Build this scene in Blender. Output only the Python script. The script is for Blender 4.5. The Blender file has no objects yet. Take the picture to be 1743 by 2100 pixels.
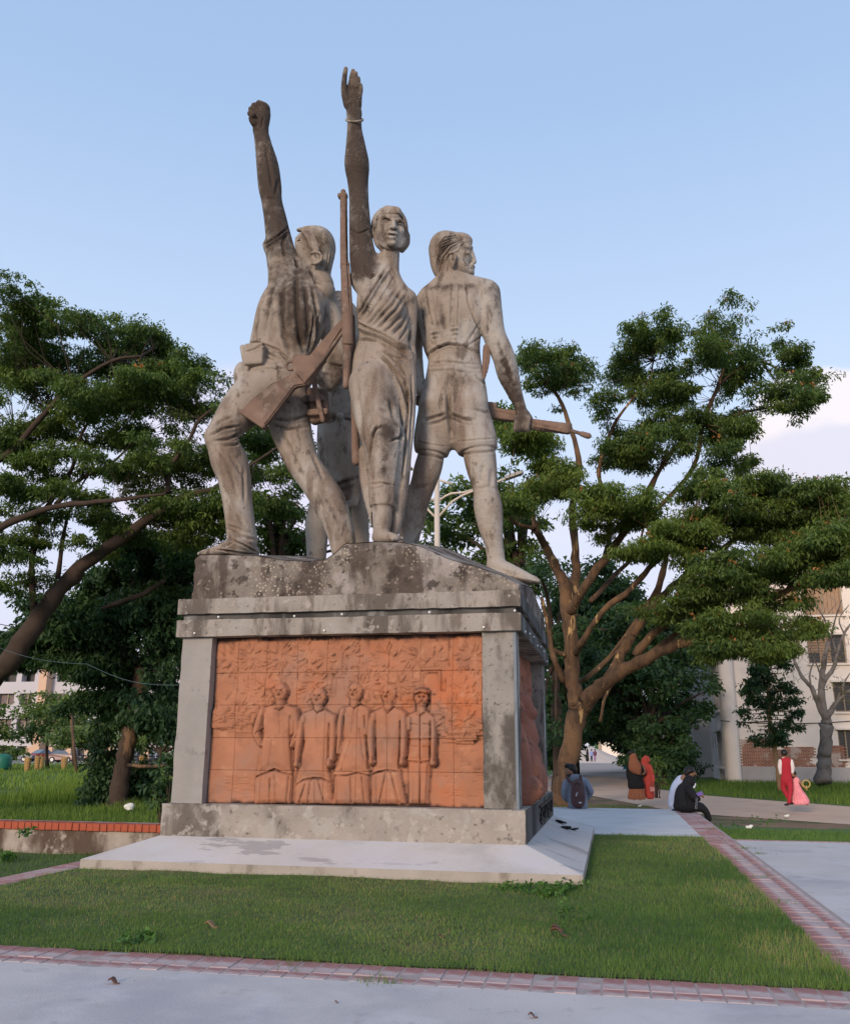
import bpy, bmesh, math, random
import numpy as np
from mathutils import Vector, Matrix
SC = bpy.context.scene
COL = SC.collection
rng = np.random.default_rng(7)
random.seed(7)
# ------------------------------------------------------------------ camera
CAM_H = 1.25
F, PIT, YAW, ROLL = 1837.8, 0.2581, 0.1998, 0.0056     # pixels of a 1743x2100 picture, radians
cam_d = bpy.data.cameras.new('camera'); cam = bpy.data.objects.new('camera', cam_d); COL.objects.link(cam)
SC.camera = cam
cam_d.sensor_fit = 'VERTICAL'; cam_d.sensor_height = 36.0; cam_d.lens = 36.0 * F / 2100.0
cam_d.clip_start = 0.1; cam_d.clip_end = 3000
R_cam = Matrix.Rotation(YAW, 4, 'Z') @ Matrix.Rotation(math.pi/2 + PIT, 4, 'X') @ Matrix.Rotation(ROLL, 4, 'Z')
cam.matrix_world = Matrix.Translation((0, 0, CAM_H)) @ R_cam
# ------------------------------------------------------------------ world, sun, exposure
SUN_EL, SUN_AZ = math.radians(16), math.radians(194)   # azimuth clockwise from +Y: low, behind the viewer
world = bpy.data.worlds.new('World'); SC.world = world; world.use_nodes = True
wn, wl = world.node_tree.nodes, world.node_tree.links
wn.clear()
sky = wn.new('ShaderNodeTexSky'); sky.sky_type = 'NISHITA'; sky.sun_disc = False
sky.sun_elevation = SUN_EL; sky.sun_rotation = SUN_AZ
sky.air_density = 1.0; sky.dust_density = 0.6; sky.ozone_density = 1.6
bg = wn.new('ShaderNodeBackground'); bg.inputs['Strength'].default_value = 0.15
wout = wn.new('ShaderNodeOutputWorld')
tc = wn.new('ShaderNodeTexCoord'); sep = wn.new('ShaderNodeSeparateXYZ'); wl.new(tc.outputs['Generated'], sep.inputs[0])
# pale lavender veil near the horizon all the way round
veil = wn.new('ShaderNodeMapRange'); veil.inputs['From Min'].default_value = 0.0; veil.inputs['From Max'].default_value = 0.62
veil.inputs['To Min'].default_value = 0.95; veil.inputs['To Max'].default_value = 0.85; veil.interpolation_type = 'SMOOTHSTEP'
wl.new(sep.outputs['Z'], veil.inputs['Value'])
ramp = wn.new('ShaderNodeValToRGB'); wl.new(sep.outputs['Z'], ramp.inputs[0])
els = ramp.color_ramp.elements
VS = 7.5
els[0].position = 0.0; els[0].color = (0.66, 0.64, 0.76, 1)
els[1].position = 1.0; els[1].color = (0.26, 0.41, 0.66, 1)
for p, c in ((0.18, (0.62, 0.645, 0.80, 1)), (0.36, (0.53, 0.65, 0.85, 1)), (0.62, (0.355, 0.50, 0.745, 1))):
    e = els.new(p); e.color = c
vsc = wn.new('ShaderNodeVectorMath'); vsc.operation = 'SCALE'; vsc.inputs['Scale'].default_value = VS
wl.new(ramp.outputs['Color'], vsc.inputs[0])
mx = wn.new('ShaderNodeMix'); mx.data_type = 'RGBA'; wl.new(veil.outputs[0], mx.inputs['Factor'])
wl.new(sky.outputs[0], mx.inputs['A']); wl.new(vsc.outputs[0], mx.inputs['B'])
# low evening cloud, real pattern on the sky dome
mp = wn.new('ShaderNodeMapping'); mp.inputs['Scale'].default_value = (1.0, 1.0, 2.6); wl.new(tc.outputs['Generated'], mp.inputs[0])
nz = wn.new('ShaderNodeTexNoise'); nz.inputs['Scale'].default_value = 2.7; nz.inputs['Detail'].default_value = 7; nz.inputs['Roughness'].default_value = 0.52
wl.new(mp.outputs[0], nz.inputs['Vector'])
cm = wn.new('ShaderNodeMapRange'); cm.interpolation_type = 'SMOOTHSTEP'; cm.inputs['From Min'].default_value = 0.47; cm.inputs['From Max'].default_value = 0.62
wl.new(nz.outputs['Fac'], cm.inputs['Value'])
lo = wn.new('ShaderNodeMapRange'); lo.interpolation_type = 'SMOOTHSTEP'; lo.inputs['From Min'].default_value = 0.27; lo.inputs['From Max'].default_value = 0.36
lo.inputs['To Min'].default_value = 0.35; lo.inputs['To Max'].default_value = 0.0; wl.new(sep.outputs['Z'], lo.inputs['Value'])
mm = wn.new('ShaderNodeMath'); mm.operation = 'MULTIPLY'; wl.new(cm.outputs[0], mm.inputs[0]); wl.new(lo.outputs[0], mm.inputs[1])
cc = wn.new('ShaderNodeMix'); cc.data_type = 'RGBA'; wl.new(mm.outputs[0], cc.inputs['Factor']); wl.new(mx.outputs['Result'], cc.inputs['A'])
cc.inputs['B'].default_value = (0.80*VS, 0.72*VS, 0.80*VS, 1)
CLOUD = (cc, mx)
wl.new(cc.outputs['Result'], bg.inputs['Color']); wl.new(bg.outputs[0], wout.inputs['Surface'])
sun_d = bpy.data.lights.new('sun', 'SUN'); sun_d.energy = 2.7; sun_d.angle = math.radians(14); sun_d.color = (1.0, 0.80, 0.62)
sun = bpy.data.objects.new('sun', sun_d); COL.objects.link(sun)
sdir = Vector((math.sin(SUN_AZ)*math.cos(SUN_EL), math.cos(SUN_AZ)*math.cos(SUN_EL), math.sin(SUN_EL)))
sun.rotation_euler = sdir.to_track_quat('Z', 'Y').to_euler(); sun.location = (0, -5, 30)
SC.view_settings.view_transform = 'Standard'; SC.view_settings.look = 'None'
SC.view_settings.gamma = 1.0; SC.view_settings.use_curve_mapping = False
SC.view_settings.exposure = 0.16
# ------------------------------------------------------------------ photo measuring: pixel -> real place
RC = np.array(R_cam.to_3x3())
def ray(px, py):
    v = np.array([(px-871.5)/F, (1050-py)/F, -1.0]); return RC @ v
def W(px, py, Y):
    """place on the vertical plane y=Y seen at a pixel"""
    r = ray(px, py); t = Y / r[1]; return np.array([r[0]*t, Y, CAM_H + r[2]*t])
def G(px, py, z=0.0):
    """place on the level z seen at a pixel"""
    r = ray(px, py); t = (z-CAM_H)/r[2]; return np.array([r[0]*t, r[1]*t, z])
def mpp(p):
    """metres per pixel at a place"""
    v = RC.T @ (np.asarray(p, float) - np.array([0, 0, CAM_H])); return -v[2]/F
def PX(V):
    v = (np.asarray(V, float) - np.array([0, 0, CAM_H])) @ RC
    return 871.5 + F*v[:, 0]/-v[:, 2], 1050 - F*v[:, 1]/-v[:, 2], -v[:, 2]
# a bank of pink white evening cloud low on the right
def cloud_bank(px, py, spread, scale, seed, amt, colr):
    d = ray(px, py); d /= np.linalg.norm(d)
    dp = wn.new('ShaderNodeVectorMath'); dp.operation = 'DOT_PRODUCT'; nm = wn.new('ShaderNodeVectorMath'); nm.operation = 'NORMALIZE'; wl.new(tc.outputs['Generated'], nm.inputs[0]); wl.new(nm.outputs[0], dp.inputs[0]); dp.inputs[1].default_value = tuple(d)
    r = wn.new('ShaderNodeMapRange'); r.interpolation_type = 'SMOOTHSTEP'; r.inputs['From Min'].default_value = math.cos(math.radians(spread)); r.inputs['From Max'].default_value = math.cos(math.radians(spread*.25)); wl.new(dp.outputs['Value'], r.inputs['Value'])
    m_ = wn.new('ShaderNodeMapping'); m_.inputs['Scale'].default_value = (1, 1, 1.8); m_.inputs['Location'].default_value = (seed, seed*.7, 0); wl.new(tc.outputs['Generated'], m_.inputs[0])
    n_ = wn.new('ShaderNodeTexNoise'); n_.inputs['Scale'].default_value = scale; n_.inputs['Detail'].default_value = 6; n_.inputs['Roughness'].default_value = .5; wl.new(m_.outputs[0], n_.inputs['Vector'])
    ad = wn.new('ShaderNodeMath'); ad.operation = 'ADD'; wl.new(r.outputs[0], ad.inputs[0]); wl.new(n_.outputs['Fac'], ad.inputs[1])
    r2 = wn.new('ShaderNodeMapRange'); r2.interpolation_type = 'SMOOTHSTEP'; r2.inputs['From Min'].default_value = .92; r2.inputs['From Max'].default_value = 1.17; r2.inputs['To Max'].default_value = amt; wl.new(ad.outputs[0], r2.inputs['Value'])
    prev = bg.inputs['Color'].links[0].from_socket; x = wn.new('ShaderNodeMix'); x.data_type = 'RGBA'; wl.new(r2.outputs[0], x.inputs['Factor']); wl.new(prev, x.inputs['A']); x.inputs['B'].default_value = (*[c*VS for c in colr], 1); wl.new(x.outputs['Result'], bg.inputs['Color'])
cloud_bank(1700, 930, 7, 9, 2.6, .85, (.84, .77, .79)); cloud_bank(1610, 1010, 5, 12, 9.3, .75, (.82, .74, .78)); cloud_bank(1660, 1090, 9, 10, 5.0, .6, (.56, .59, .74)); cloud_bank(560, 1080, 14, 6, 8.0, .55, (.74, .66, .78))
# ------------------------------------------------------------------ object helpers
def tag(o, label=None, cat=None, group=None, kind=None):
    if label: o['label'] = label
    if cat: o['category'] = cat
    if group: o['group'] = group
    if kind: o['kind'] = kind
    return o
def thing(name, loc, label, cat, group=None):
    o = bpy.data.objects.new(name, None); o.location = tuple(loc); o.empty_display_size = 0.2
    COL.objects.link(o); return tag(o, label, cat, group)
def link(name, me, mat=None, parent=None, loc=None, rot=None):
    o = bpy.data.objects.new(name, me); COL.objects.link(o)
    if mat is not None and len(me.materials) == 0: me.materials.append(mat)
    if parent is not None:
        o.parent = parent
        o.matrix_parent_inverse = Matrix.LocRotScale(Vector(parent.location), parent.rotation_euler, None).inverted()
    if loc is not None: o.location = tuple(loc)
    if rot is not None: o.rotation_euler = rot
    return o
def npmesh(name, V, Fq, smooth=False, attr=None, cattr=None):
    """mesh from numpy arrays; faces (n,3) or (n,4) or list of such arrays"""
    me = bpy.data.meshes.new(name)
    V = np.asarray(V, np.float32)
    if isinstance(Fq, np.ndarray): Fq = [Fq]
    me.vertices.add(len(V)); me.vertices.foreach_set('co', V.ravel())
    loops = np.concatenate([f.ravel() for f in Fq]).astype(np.int32)
    cnt = np.concatenate([np.full(len(f), f.shape[1], np.int32) for f in Fq])
    st = np.concatenate([[0], np.cumsum(cnt)[:-1]]).astype(np.int32)
    me.loops.add(len(loops)); me.loops.foreach_set('vertex_index', loops)
    me.polygons.add(len(cnt)); me.polygons.foreach_set('loop_start', st); me.polygons.foreach_set('loop_total', cnt)
    if smooth: me.polygons.foreach_set('use_smooth', np.ones(len(cnt), bool))
    if attr:
        for k, a in attr.items():
            at = me.attributes.new(k, 'FLOAT', 'POINT'); at.data.foreach_set('value', np.asarray(a, np.float32))
    me.update(calc_edges=True); me.validate()
    return me
class MB:
    """collects simple solids; build() links them as one mesh object"""
    def __init__(s): s.v = []; s.f = []
    def raw(s, vs, fs):
        n = len(s.v); s.v += [tuple(map(float, v)) for v in vs]; s.f += [tuple(i+n for i in f) for f in fs]; return s
    def box(s, x0, x1, y0, y1, z0, z1):
        return s.raw([(x0,y0,z0),(x1,y0,z0),(x1,y1,z0),(x0,y1,z0),(x0,y0,z1),(x1,y0,z1),(x1,y1,z1),(x0,y1,z1)],
                     [(0,3,2,1),(4,5,6,7),(0,1,5,4),(1,2,6,5),(2,3,7,6),(3,0,4,7)])
    def obox(s, c, size, R=None, ch=0.0):
        """box centre c, full size, rotation matrix 3x3 (np), optional chamfer of vertical/all edges (simple)"""
        h = np.array(size)/2.0; R = np.eye(3) if R is None else np.asarray(R)
        if ch <= 0:
            vs = [R @ (h*np.array(q)) + c for q in ((-1,-1,-1),(1,-1,-1),(1,1,-1),(-1,1,-1),(-1,-1,1),(1,-1,1),(1,1,1),(-1,1,1))]
            return s.raw(vs, [(0,3,2,1),(4,5,6,7),(0,1,5,4),(1,2,6,5),(2,3,7,6),(3,0,4,7)])
        bm = bmesh.new(); bmesh.ops.create_cube(bm, size=1.0)
        for v in bm.verts: v.co = Vector([v.co[i]*size[i] for i in range(3)])
        bmesh.ops.bevel(bm, geom=bm.edges[:], offset=ch, segments=1, affect='EDGES')
        bm.verts.index_update()
        s.raw([R @ np.array(v.co) + c for v in bm.verts], [tuple(v.index for v in f.verts) for f in bm.faces]); bm.free(); return s
    def tube(s, pts, rad, n=8, cap=True):
        pts = [np.asarray(p, float) for p in pts]; m = len(pts)
        rad = [rad]*m if np.isscalar(rad) else rad
        d = [pts[min(i+1, m-1)] - pts[max(i-1, 0)] for i in range(m)]
        d = [x/(np.linalg.norm(x)+1e-9) for x in d]
        u = np.cross(d[0], [0, 0, 1.0]);
        if np.linalg.norm(u) < 1e-3: u = np.cross(d[0], [1.0, 0, 0])
        u /= np.linalg.norm(u); vs = []
        for i in range(m):
            u = u - d[i]*np.dot(u, d[i]); u /= np.linalg.norm(u)+1e-9; w = np.cross(d[i], u)
            for k in range(n):
                a = 2*math.pi*k/n; vs.append(pts[i] + rad[i]*(u*math.cos(a)+w*math.sin(a)))
        fs = [(i*n+k, i*n+(k+1) % n, (i+1)*n+(k+1) % n, (i+1)*n+k) for i in range(m-1) for k in range(n)]
        if cap: fs += [tuple(range(n-1, -1, -1)), tuple((m-1)*n+k for k in range(n))]
        return s.raw(vs, fs)
    def lathe(s, c, prof, n=16, R=None):
        """profile list of (r,z) about z through c"""
        R = np.eye(3) if R is None else np.asarray(R); vs = []
        for r, z in prof:
            for k in range(n):
                a = 2*math.pi*k/n; vs.append(R @ np.array([r*math.cos(a), r*math.sin(a), z]) + c)
        m = len(prof)
        fs = [(i*n+k, i*n+(k+1) % n, (i+1)*n+(k+1) % n, (i+1)*n+k) for i in range(m-1) for k in range(n)]
        fs += [tuple(range(n-1, -1, -1)), tuple((m-1)*n+k for k in range(n))]
        return s.raw(vs, fs)
    def prism(s, poly, d):
        """planar polygon extruded by vector d"""
        n = len(poly); d = np.asarray(d, float); P = [np.asarray(p, float) for p in poly]
        return s.raw(P + [p+d for p in P], [tuple(range(n-1, -1, -1)), tuple(range(n, 2*n))] + [(i, (i+1) % n, n+(i+1) % n, n+i) for i in range(n)])
    def sphere(s, c, r, n=10, m=6, sc=(1, 1, 1)):
        prof = [(max(1e-4, math.sin(math.pi*i/m)), -math.cos(math.pi*i/m)) for i in range(m+1)]
        return s.lathe(np.asarray(c, float), [(a*r, b*r) for a, b in prof], n, R=np.diag(sc))
    def mesh(s, name, smooth=False, fixn=True):
        me = bpy.data.meshes.new(name); me.from_pydata(s.v, [], s.f)
        if fixn:
            bm = bmesh.new(); bm.from_mesh(me); bmesh.ops.recalc_face_normals(bm, faces=bm.faces[:]); bm.to_mesh(me); bm.free()
        if smooth:
            me.polygons.foreach_set('use_smooth', [True]*len(me.polygons))
        me.update(); return me
    def build(s, name, mat, parent=None, smooth=False, loc=None):
        return link(name, s.mesh(name, smooth), mat, parent, loc)
# smooth value noise on numpy arrays
_perm = np.random.default_rng(3).random(4096).astype(np.float32)
def vnoise(x, y, z=0.0, seed=0):
    x = np.asarray(x, np.float64); y = np.asarray(y, np.float64); z = np.asarray(z, np.float64)+seed*17.31
    xi, yi, zi = np.floor(x).astype(np.int64), np.floor(y).astype(np.int64), np.floor(z).astype(np.int64)
    fx, fy, fz = x-xi, y-yi, z-zi
    fx, fy, fz = fx*fx*(3-2*fx), fy*fy*(3-2*fy), fz*fz*(3-2*fz)
    def h(a, b, c): return _perm[(a*73856093 ^ b*19349663 ^ c*83492791) & 4095]
    r = 0
    for dx in (0, 1):
        for dy in (0, 1):
            for dz in (0, 1):
                r = r + h(xi+dx, yi+dy, zi+dz)*(fx if dx else 1-fx)*(fy if dy else 1-fy)*(fz if dz else 1-fz)
    return r*2-1
def fbm(x, y, z=0.0, o=4, seed=0):
    r = 0; a = 1.0; t = 0
    for i in range(o):
        r = r + a*vnoise(x*2**i, y*2**i, np.asarray(z)*2**i, seed+i); t += a; a *= 0.5
    return r/t
# ------------------------------------------------------------------ materials
def mat(name, base, rough=0.85, var=0.12, scale=3.0, bump=0.0, bscale=40.0, spec=0.3, layers=(), attr=None, attr_col=None, metal=0.0, coord='Object', tint=None, voro=None):
    """procedural material. layers: list of (colour, scale, lo, hi, strength, (sx,sy,sz)) noise stains"""
    m = bpy.data.materials.new(name); m.use_nodes = True; nt = m.node_tree; N, L = nt.nodes, nt.links
    b = N['Principled BSDF']; b.inputs['Roughness'].default_value = rough; b.inputs['Metallic'].default_value = metal
    b.inputs['Specular IOR Level'].default_value = spec
    t = N.new('ShaderNodeTexCoord'); co = t.outputs[coord]
    def noise(sc, det=5, vs=None, ro=0.55, off=None):
        n = N.new('ShaderNodeTexNoise'); n.inputs['Scale'].default_value = sc; n.inputs['Detail'].default_value = det; n.inputs['Roughness'].default_value = ro
        if vs or off:
            mp = N.new('ShaderNodeMapping'); mp.inputs['Scale'].default_value = vs or (1, 1, 1); mp.inputs['Location'].default_value = off or (0, 0, 0)
            L.new(co, mp.inputs[0]); L.new(mp.outputs[0], n.inputs['Vector'])
        else: L.new(co, n.inputs['Vector'])
        return n.outputs['Fac']
    n1 = noise(scale)
    mr = N.new('ShaderNodeMapRange'); mr.inputs['From Min'].default_value = 0.25; mr.inputs['From Max'].default_value = 0.75
    mr.inputs['To Min'].default_value = 1-var; mr.inputs['To Max'].default_value = 1+var; L.new(n1, mr.inputs['Value'])
    sc = N.new('ShaderNodeVectorMath'); sc.operation = 'SCALE'; sc.inputs[0].default_value = base[:3]; L.new(mr.outputs[0], sc.inputs['Scale'])
    col = sc.outputs[0]
    if tint:   # tint = (attribute name, colour low, colour high)
        at = N.new('ShaderNodeAttribute'); at.attribute_name = tint[0]
        rp = N.new('ShaderNodeMix'); rp.data_type = 'RGBA'; L.new(at.outputs['Fac'], rp.inputs['Factor'])
        rp.inputs['A'].default_value = (*tint[1], 1); rp.inputs['B'].default_value = (*tint[2], 1)
        sc2 = N.new('ShaderNodeVectorMath'); sc2.operation = 'SCALE'; L.new(rp.outputs['Result'], sc2.inputs[0]); L.new(mr.outputs[0], sc2.inputs['Scale']); col = sc2.outputs[0]
    for i, ly in enumerate(layers):
        c, s_, lo_, hi_, st = ly[:5]; vs = ly[5] if len(ly) > 5 else None
        f = noise(s_, 6, vs, 0.6, (3.1*i, 1.7*i, 2.3*i))
        r = N.new('ShaderNodeMapRange'); r.interpolation_type = 'SMOOTHSTEP'; r.inputs['From Min'].default_value = lo_; r.inputs['From Max'].default_value = hi_; r.inputs['To Max'].default_value = st
        L.new(f, r.inputs['Value'])
        x = N.new('ShaderNodeMix'); x.data_type = 'RGBA'; L.new(r.outputs[0], x.inputs['Factor']); L.new(col, x.inputs['A']); x.inputs['B'].default_value = (*c, 1); col = x.outputs['Result']
    if attr:
        at = N.new('ShaderNodeAttribute'); at.attribute_name = attr
        f = noise(9, 6); ad = N.new('ShaderNodeMath'); ad.operation = 'ADD'; L.new(at.outputs['Fac'], ad.inputs[0]); L.new(f, ad.inputs[1])
        r = N.new('ShaderNodeMapRange'); r.interpolation_type = 'SMOOTHSTEP'; r.inputs['From Min'].default_value = 0.60; r.inputs['From Max'].default_value = 1.22; r.inputs['To Max'].default_value = 0.94
        L.new(ad.outputs[0], r.inputs['Value'])
        x = N.new('ShaderNodeMix'); x.data_type = 'RGBA'; L.new(r.outputs[0], x.inputs['Factor']); L.new(col, x.inputs['A']); x.inputs['B'].default_value = (*attr_col, 1); col = x.outputs['Result']
    if voro:   # (colour, scale, radius, strength) small pale chips/shell bits
        vo = N.new('ShaderNodeTexVoronoi'); vo.inputs['Scale'].default_value = voro[1]; L.new(co, vo.inputs['Vector'])
        r = N.new('ShaderNodeMapRange'); r.inputs['From Min'].default_value = voro[2]; r.inputs['From Max'].default_value = voro[2]*0.6; r.inputs['To Max'].default_value = voro[3]; L.new(vo.outputs['Distance'], r.inputs['Value'])
        gate = noise(voro[1]*0.045, 3, None, 0.6, (9, 4, 1)); g2 = N.new('ShaderNodeMapRange'); g2.inputs['From Min'].default_value = voro[4]; g2.inputs['From Max'].default_value = voro[4]+0.12; L.new(gate, g2.inputs['Value'])
        mu = N.new('ShaderNodeMath'); mu.operation = 'MULTIPLY'; L.new(r.outputs[0], mu.inputs[0]); L.new(g2.outputs[0], mu.inputs[1])
        x = N.new('ShaderNodeMix'); x.data_type = 'RGBA'; L.new(mu.outputs[0], x.inputs['Factor']); L.new(col, x.inputs['A']); x.inputs['B'].default_value = (*voro[0], 1); col = x.outputs['Result']
    L.new(col, b.inputs['Base Color'])
    if bump > 0:
        f = noise(bscale, 8, None, 0.65); bp = N.new('ShaderNodeBump'); bp.inputs['Strength'].default_value = bump; bp.inputs['Distance'].default_value = 0.02
        L.new(f, bp.inputs['Height']); L.new(bp.outputs[0], b.inputs['Normal'])
    return m
# ------------------------------------------------------------------ the lie of the land
CX, YL, HD, WL = -2.9381, 9.8495, 2.1705, 1.9663        # monument centre x, pillar front y, half depth, half width
WP, WC, WS = 2.0352, 2.0281, 2.6194
P0, P1, C0, C1, C2, C3, SZ, PW = 0.3044, 0.6405, 2.5018, 2.7013, 2.7679, 2.9531, 0.0986, 0.3764
YC = YL + HD
GZ = -0.5                                               # level of the road and the gardens round the plaza
M_pave = mat('pale_concrete_paving', (0.52, 0.475, 0.455), 0.9, 0.10, 1.3, 0.25, 60, layers=(((0.37, 0.35, 0.37), 0.55, 0.46, 0.66, 0.75), ((0.57, 0.53, 0.53), 1.7, 0.5, 0.66, 0.6), ((0.30, 0.27, 0.26), 3.1, 0.60, 0.68, 0.35), ((0.22, 0.19, 0.17), 26, 0.64, 0.72, 0.4)))
M_slab = mat('washed_concrete', (0.56, 0.53, 0.515), 0.9, 0.08, 1.5, 0.25, 50, layers=(((0.38, 0.36, 0.36), 1.3, 0.50, 0.7, 0.5, (1, 3, 1)), ((0.6, 0.6, 0.62), 4, 0.55, 0.7, 0.5, (1, 4, 1))))
M_brick = mat('rose_paving_brick', (0.36, 0.17, 0.155), 0.9, 0.3, 4, 0.35, 50, layers=(((0.45, 0.36, 0.35), 1.6, 0.42, 0.62, 0.75), ((0.46, 0.41, 0.39), 7, 0.52, 0.64, 0.65), ((0.22, 0.09, 0.07), 5, 0.58, 0.7, 0.5)))
M_redbrick = mat('red_coping_brick', (0.36, 0.085, 0.045), 0.85, 0.22, 5, 0.3, 50, layers=(((0.22, 0.06, 0.04), 4, 0.55, 0.7, 0.6),))
M_mortar = mat('dusty_mortar', (0.36, 0.29, 0.27), 0.95, 0.15, 6, 0.3, 60)
M_road = mat('dusty_road', (0.30, 0.27, 0.25), 0.95, 0.12, 0.5, 0.3, 8, layers=(((0.40, 0.31, 0.25), 0.12, 0.42, 0.60, 0.8), ((0.22, 0.19, 0.18), 0.3, 0.55, 0.7, 0.5, (0.2, 1, 1)), ((0.38, 0.36, 0.35), 0.25, 0.5, 0.65, 0.5, (0.4, 1, 1))))
M_path = mat('tan_concrete_path', (0.56, 0.39, 0.285), 0.95, 0.10, 0.7, 0.2, 20, layers=(((0.34, 0.26, 0.21), 0.5, 0.5, 0.7, 0.5), ((0.48, 0.40, 0.35), 1.5, 0.55, 0.7, 0.4)))
M_soil = mat('lawn_soil', (0.075, 0.105, 0.032), 1.0, 0.3, 2.0, 0.6, 30, layers=(((0.15, 0.12, 0.06), 0.9, 0.52, 0.68, 0.75), ((0.03, 0.05, 0.015), 5, 0.5, 0.65, 0.6)))
M_field = mat('garden_ground', (0.065, 0.12, 0.03), 1.0, 0.3, 0.5, 0.8, 6, layers=(((0.10, 0.12, 0.03), 0.15, 0.5, 0.66, 0.7), ((0.13, 0.095, 0.06), 0.25, 0.60, 0.72, 0.6)))
M_dirt = mat('bare_brown_earth', (0.20, 0.125, 0.075), 1.0, 0.2, 1.0, 0.6, 15, layers=(((0.06, 0.08, 0.02), 0.8, 0.5, 0.62, 0.8), ((0.24, 0.17, 0.12), 2, 0.55, 0.7, 0.5)))
def sheet(name, poly, z, m, kind='structure', thick=0.0):
    b = MB(); n = len(poly)
    if thick > 0: b.prism([(x, y, z-thick) for x, y in poly], (0, 0, thick))
    else: b.raw([(x, y, z) for x, y in poly], [tuple(range(n))])
    o = b.build(name, m); o['kind'] = kind; return o
# the ground as one sheet to the horizon
sheet('ground', [(-900, -200), (900, -200), (900, 1500), (-900, 1500)], GZ, M_field)

XL0, XL1 = -5.95, -5.60        # left brick band
XB0, XB1 = 1.25, 1.68          # right brick band
YF1, YF0 = 5.28, 5.68          # front brick band
YM0, YM1 = 14.40, 14.57        # far edge of the right hand paving / start of the slab
YE = 21.1                      # far edge of the plaza
# the raised plaza: concrete edge wall round it, then the surfaces laid on it
b = MB(); b.prism([(x, y, GZ-0.3) for x, y in ((XL0, -30), (30, -30), (30, YM1), (XB1, YM1), (XB1, YE), (-1.4, YE), (-1.4, YM1), (XL0, YM1))], (0, 0, 0.3-GZ-0.012))
o = b.build('plaza_edge', M_slab); o['kind'] = 'structure'
# near paving and right paving
b = MB(); b.box(-14, 30, -30, YF1, -0.010, 0.0); b.box(XB1, 30, YF1, YM0-0.14, -0.010, 0.0); o = b.build('pavement', M_pave); o['kind'] = 'structure'
b = MB(); b.box(-1.35, XB0, YM1, YE, -0.010, 0.004); o = b.build('concrete_slab', M_slab); o['kind'] = 'structure'
b = MB(); b.box(-14, XL0, -30, YF1, -0.30, -0.011); o = b.build('plaza_corner', M_slab); o['kind'] = 'structure'
# lawn soil, gently uneven
def grid(x0, x1, y0, y1, st, fz):
    nx, ny = int((x1-x0)/st)+1, int((y1-y0)/st)+1
    X, Y = np.meshgrid(np.linspace(x0, x1, nx), np.linspace(y0, y1, ny)); Z = fz(X, Y)
    V = np.stack([X.ravel(), Y.ravel(), Z.ravel()], 1); i = np.arange(nx*ny).reshape(ny, nx)
    Fq = np.stack([i[:-1, :-1].ravel(), i[:-1, 1:].ravel(), i[1:, 1:].ravel(), i[1:, :-1].ravel()], 1)
    return V, Fq
def lawn_h(X, Y): return -0.004 + 0.022*fbm(X*1.6, Y*1.6, 0, 4, 5) + 0.012
V, Fq = grid(XL1, XB0, YF0, YM1, 0.10, lawn_h)
o = link('lawn_soil', npmesh('lawn_soil', V, Fq, True), M_soil); o['kind'] = 'structure'
def strip_h(X, Y): return -0.05 - 0.45*np.clip((Y-YM1)/9.0, 0, 1)**0.8 + 0.03*fbm(X*1.1, Y*1.1, 0, 4, 8)
V, Fq = grid(XB1, 14, YM0, 27.5, 0.25, strip_h)
V[:, 2] = np.where(V[:, 1] > 27, GZ-0.05, V[:, 2])
o = link('grass_verge', npmesh('verge', V, Fq, True), M_field); o['kind'] = 'structure'
# dirt strip beyond the plaza, road and path
sheet('dirt_strip', [(-3.0, YE), (1.7, YE), (9, 20.2), (9, 23.4), (5.63, 25.2), (1.9, 28.6), (0.6, 33), (-0.9, 38), (-3.4, 39)], GZ+0.006, M_dirt)
sheet('road', [(-4.2, 39), (-0.5, 38), (1.0, 38), (1.3, 60), (1.5, 185), (-4.5, 185)], GZ+0.010, M_road)
sheet('path', [(16, 17.5), (16, 24), (7.47, 32.5), (3.6, 38.5), (1.83, 44.6), (1.1, 56), (0.3, 60), (-4.0, 60), (-4.1, 38.5), (-2.4, 38.0), (-0.9, 37.3), (0.6, 32.3), (1.9, 27.9), (5.63, 24.7)], GZ+0.014, M_path)
sheet('car_park_road', [(-90, 84), (-12, 84), (-12, 104), (-90, 104)], GZ+0.010, M_road)
# ------------------------------------------------------------------ brick bands: every brick its own piece
def brick_mesh(nm, lx, ly, h, m, ch=0.003):
    b = MB(); b.obox(np.array([0, 0, -h/2]), (lx, ly, h), None, ch); me = b.mesh(nm); me.materials.append(m); return me
bm_l = brick_mesh('paver', 0.116, 0.248, 0.05, M_brick); bm_s = brick_mesh('paver_half', 0.116, 0.118, 0.05, M_brick)
b = MB(); b.box(-5.95, XB1, YF1, YF0, -0.012, -0.003); b.box(XB0, XB1, YF0, YE, -0.012, -0.003); b.box(XL0, XL1, YF0, YM1, -0.012, -0.003); b.box(XB1, 14, YM0-0.14, YM0, -0.012, -0.003)
band = b.build('brick_paving', M_mortar); band['kind'] = 'structure'
def put_brick(me, x, y, z, rz, parent, rx=0, nm='brick', jit=1.0):
    link(nm, me, None, parent, (x + random.uniform(-.002, .002)*jit, y+random.uniform(-.002, .002)*jit, z+random.uniform(-.003, .003)*jit), (rx+random.uniform(-.012, .012)*jit, random.uniform(-.015, .015)*jit, rz+random.uniform(-.02, .02)*jit))
x = -4.6
while x < XB0-0.05:
    put_brick(bm_l, x, YF0-0.125, 0.0, 0, band); put_brick(bm_s, x, YF1+0.07, 0.0, 0, band); x += 0.1265
y = YF1+0.06; k = 0
rest = MB()
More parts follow.
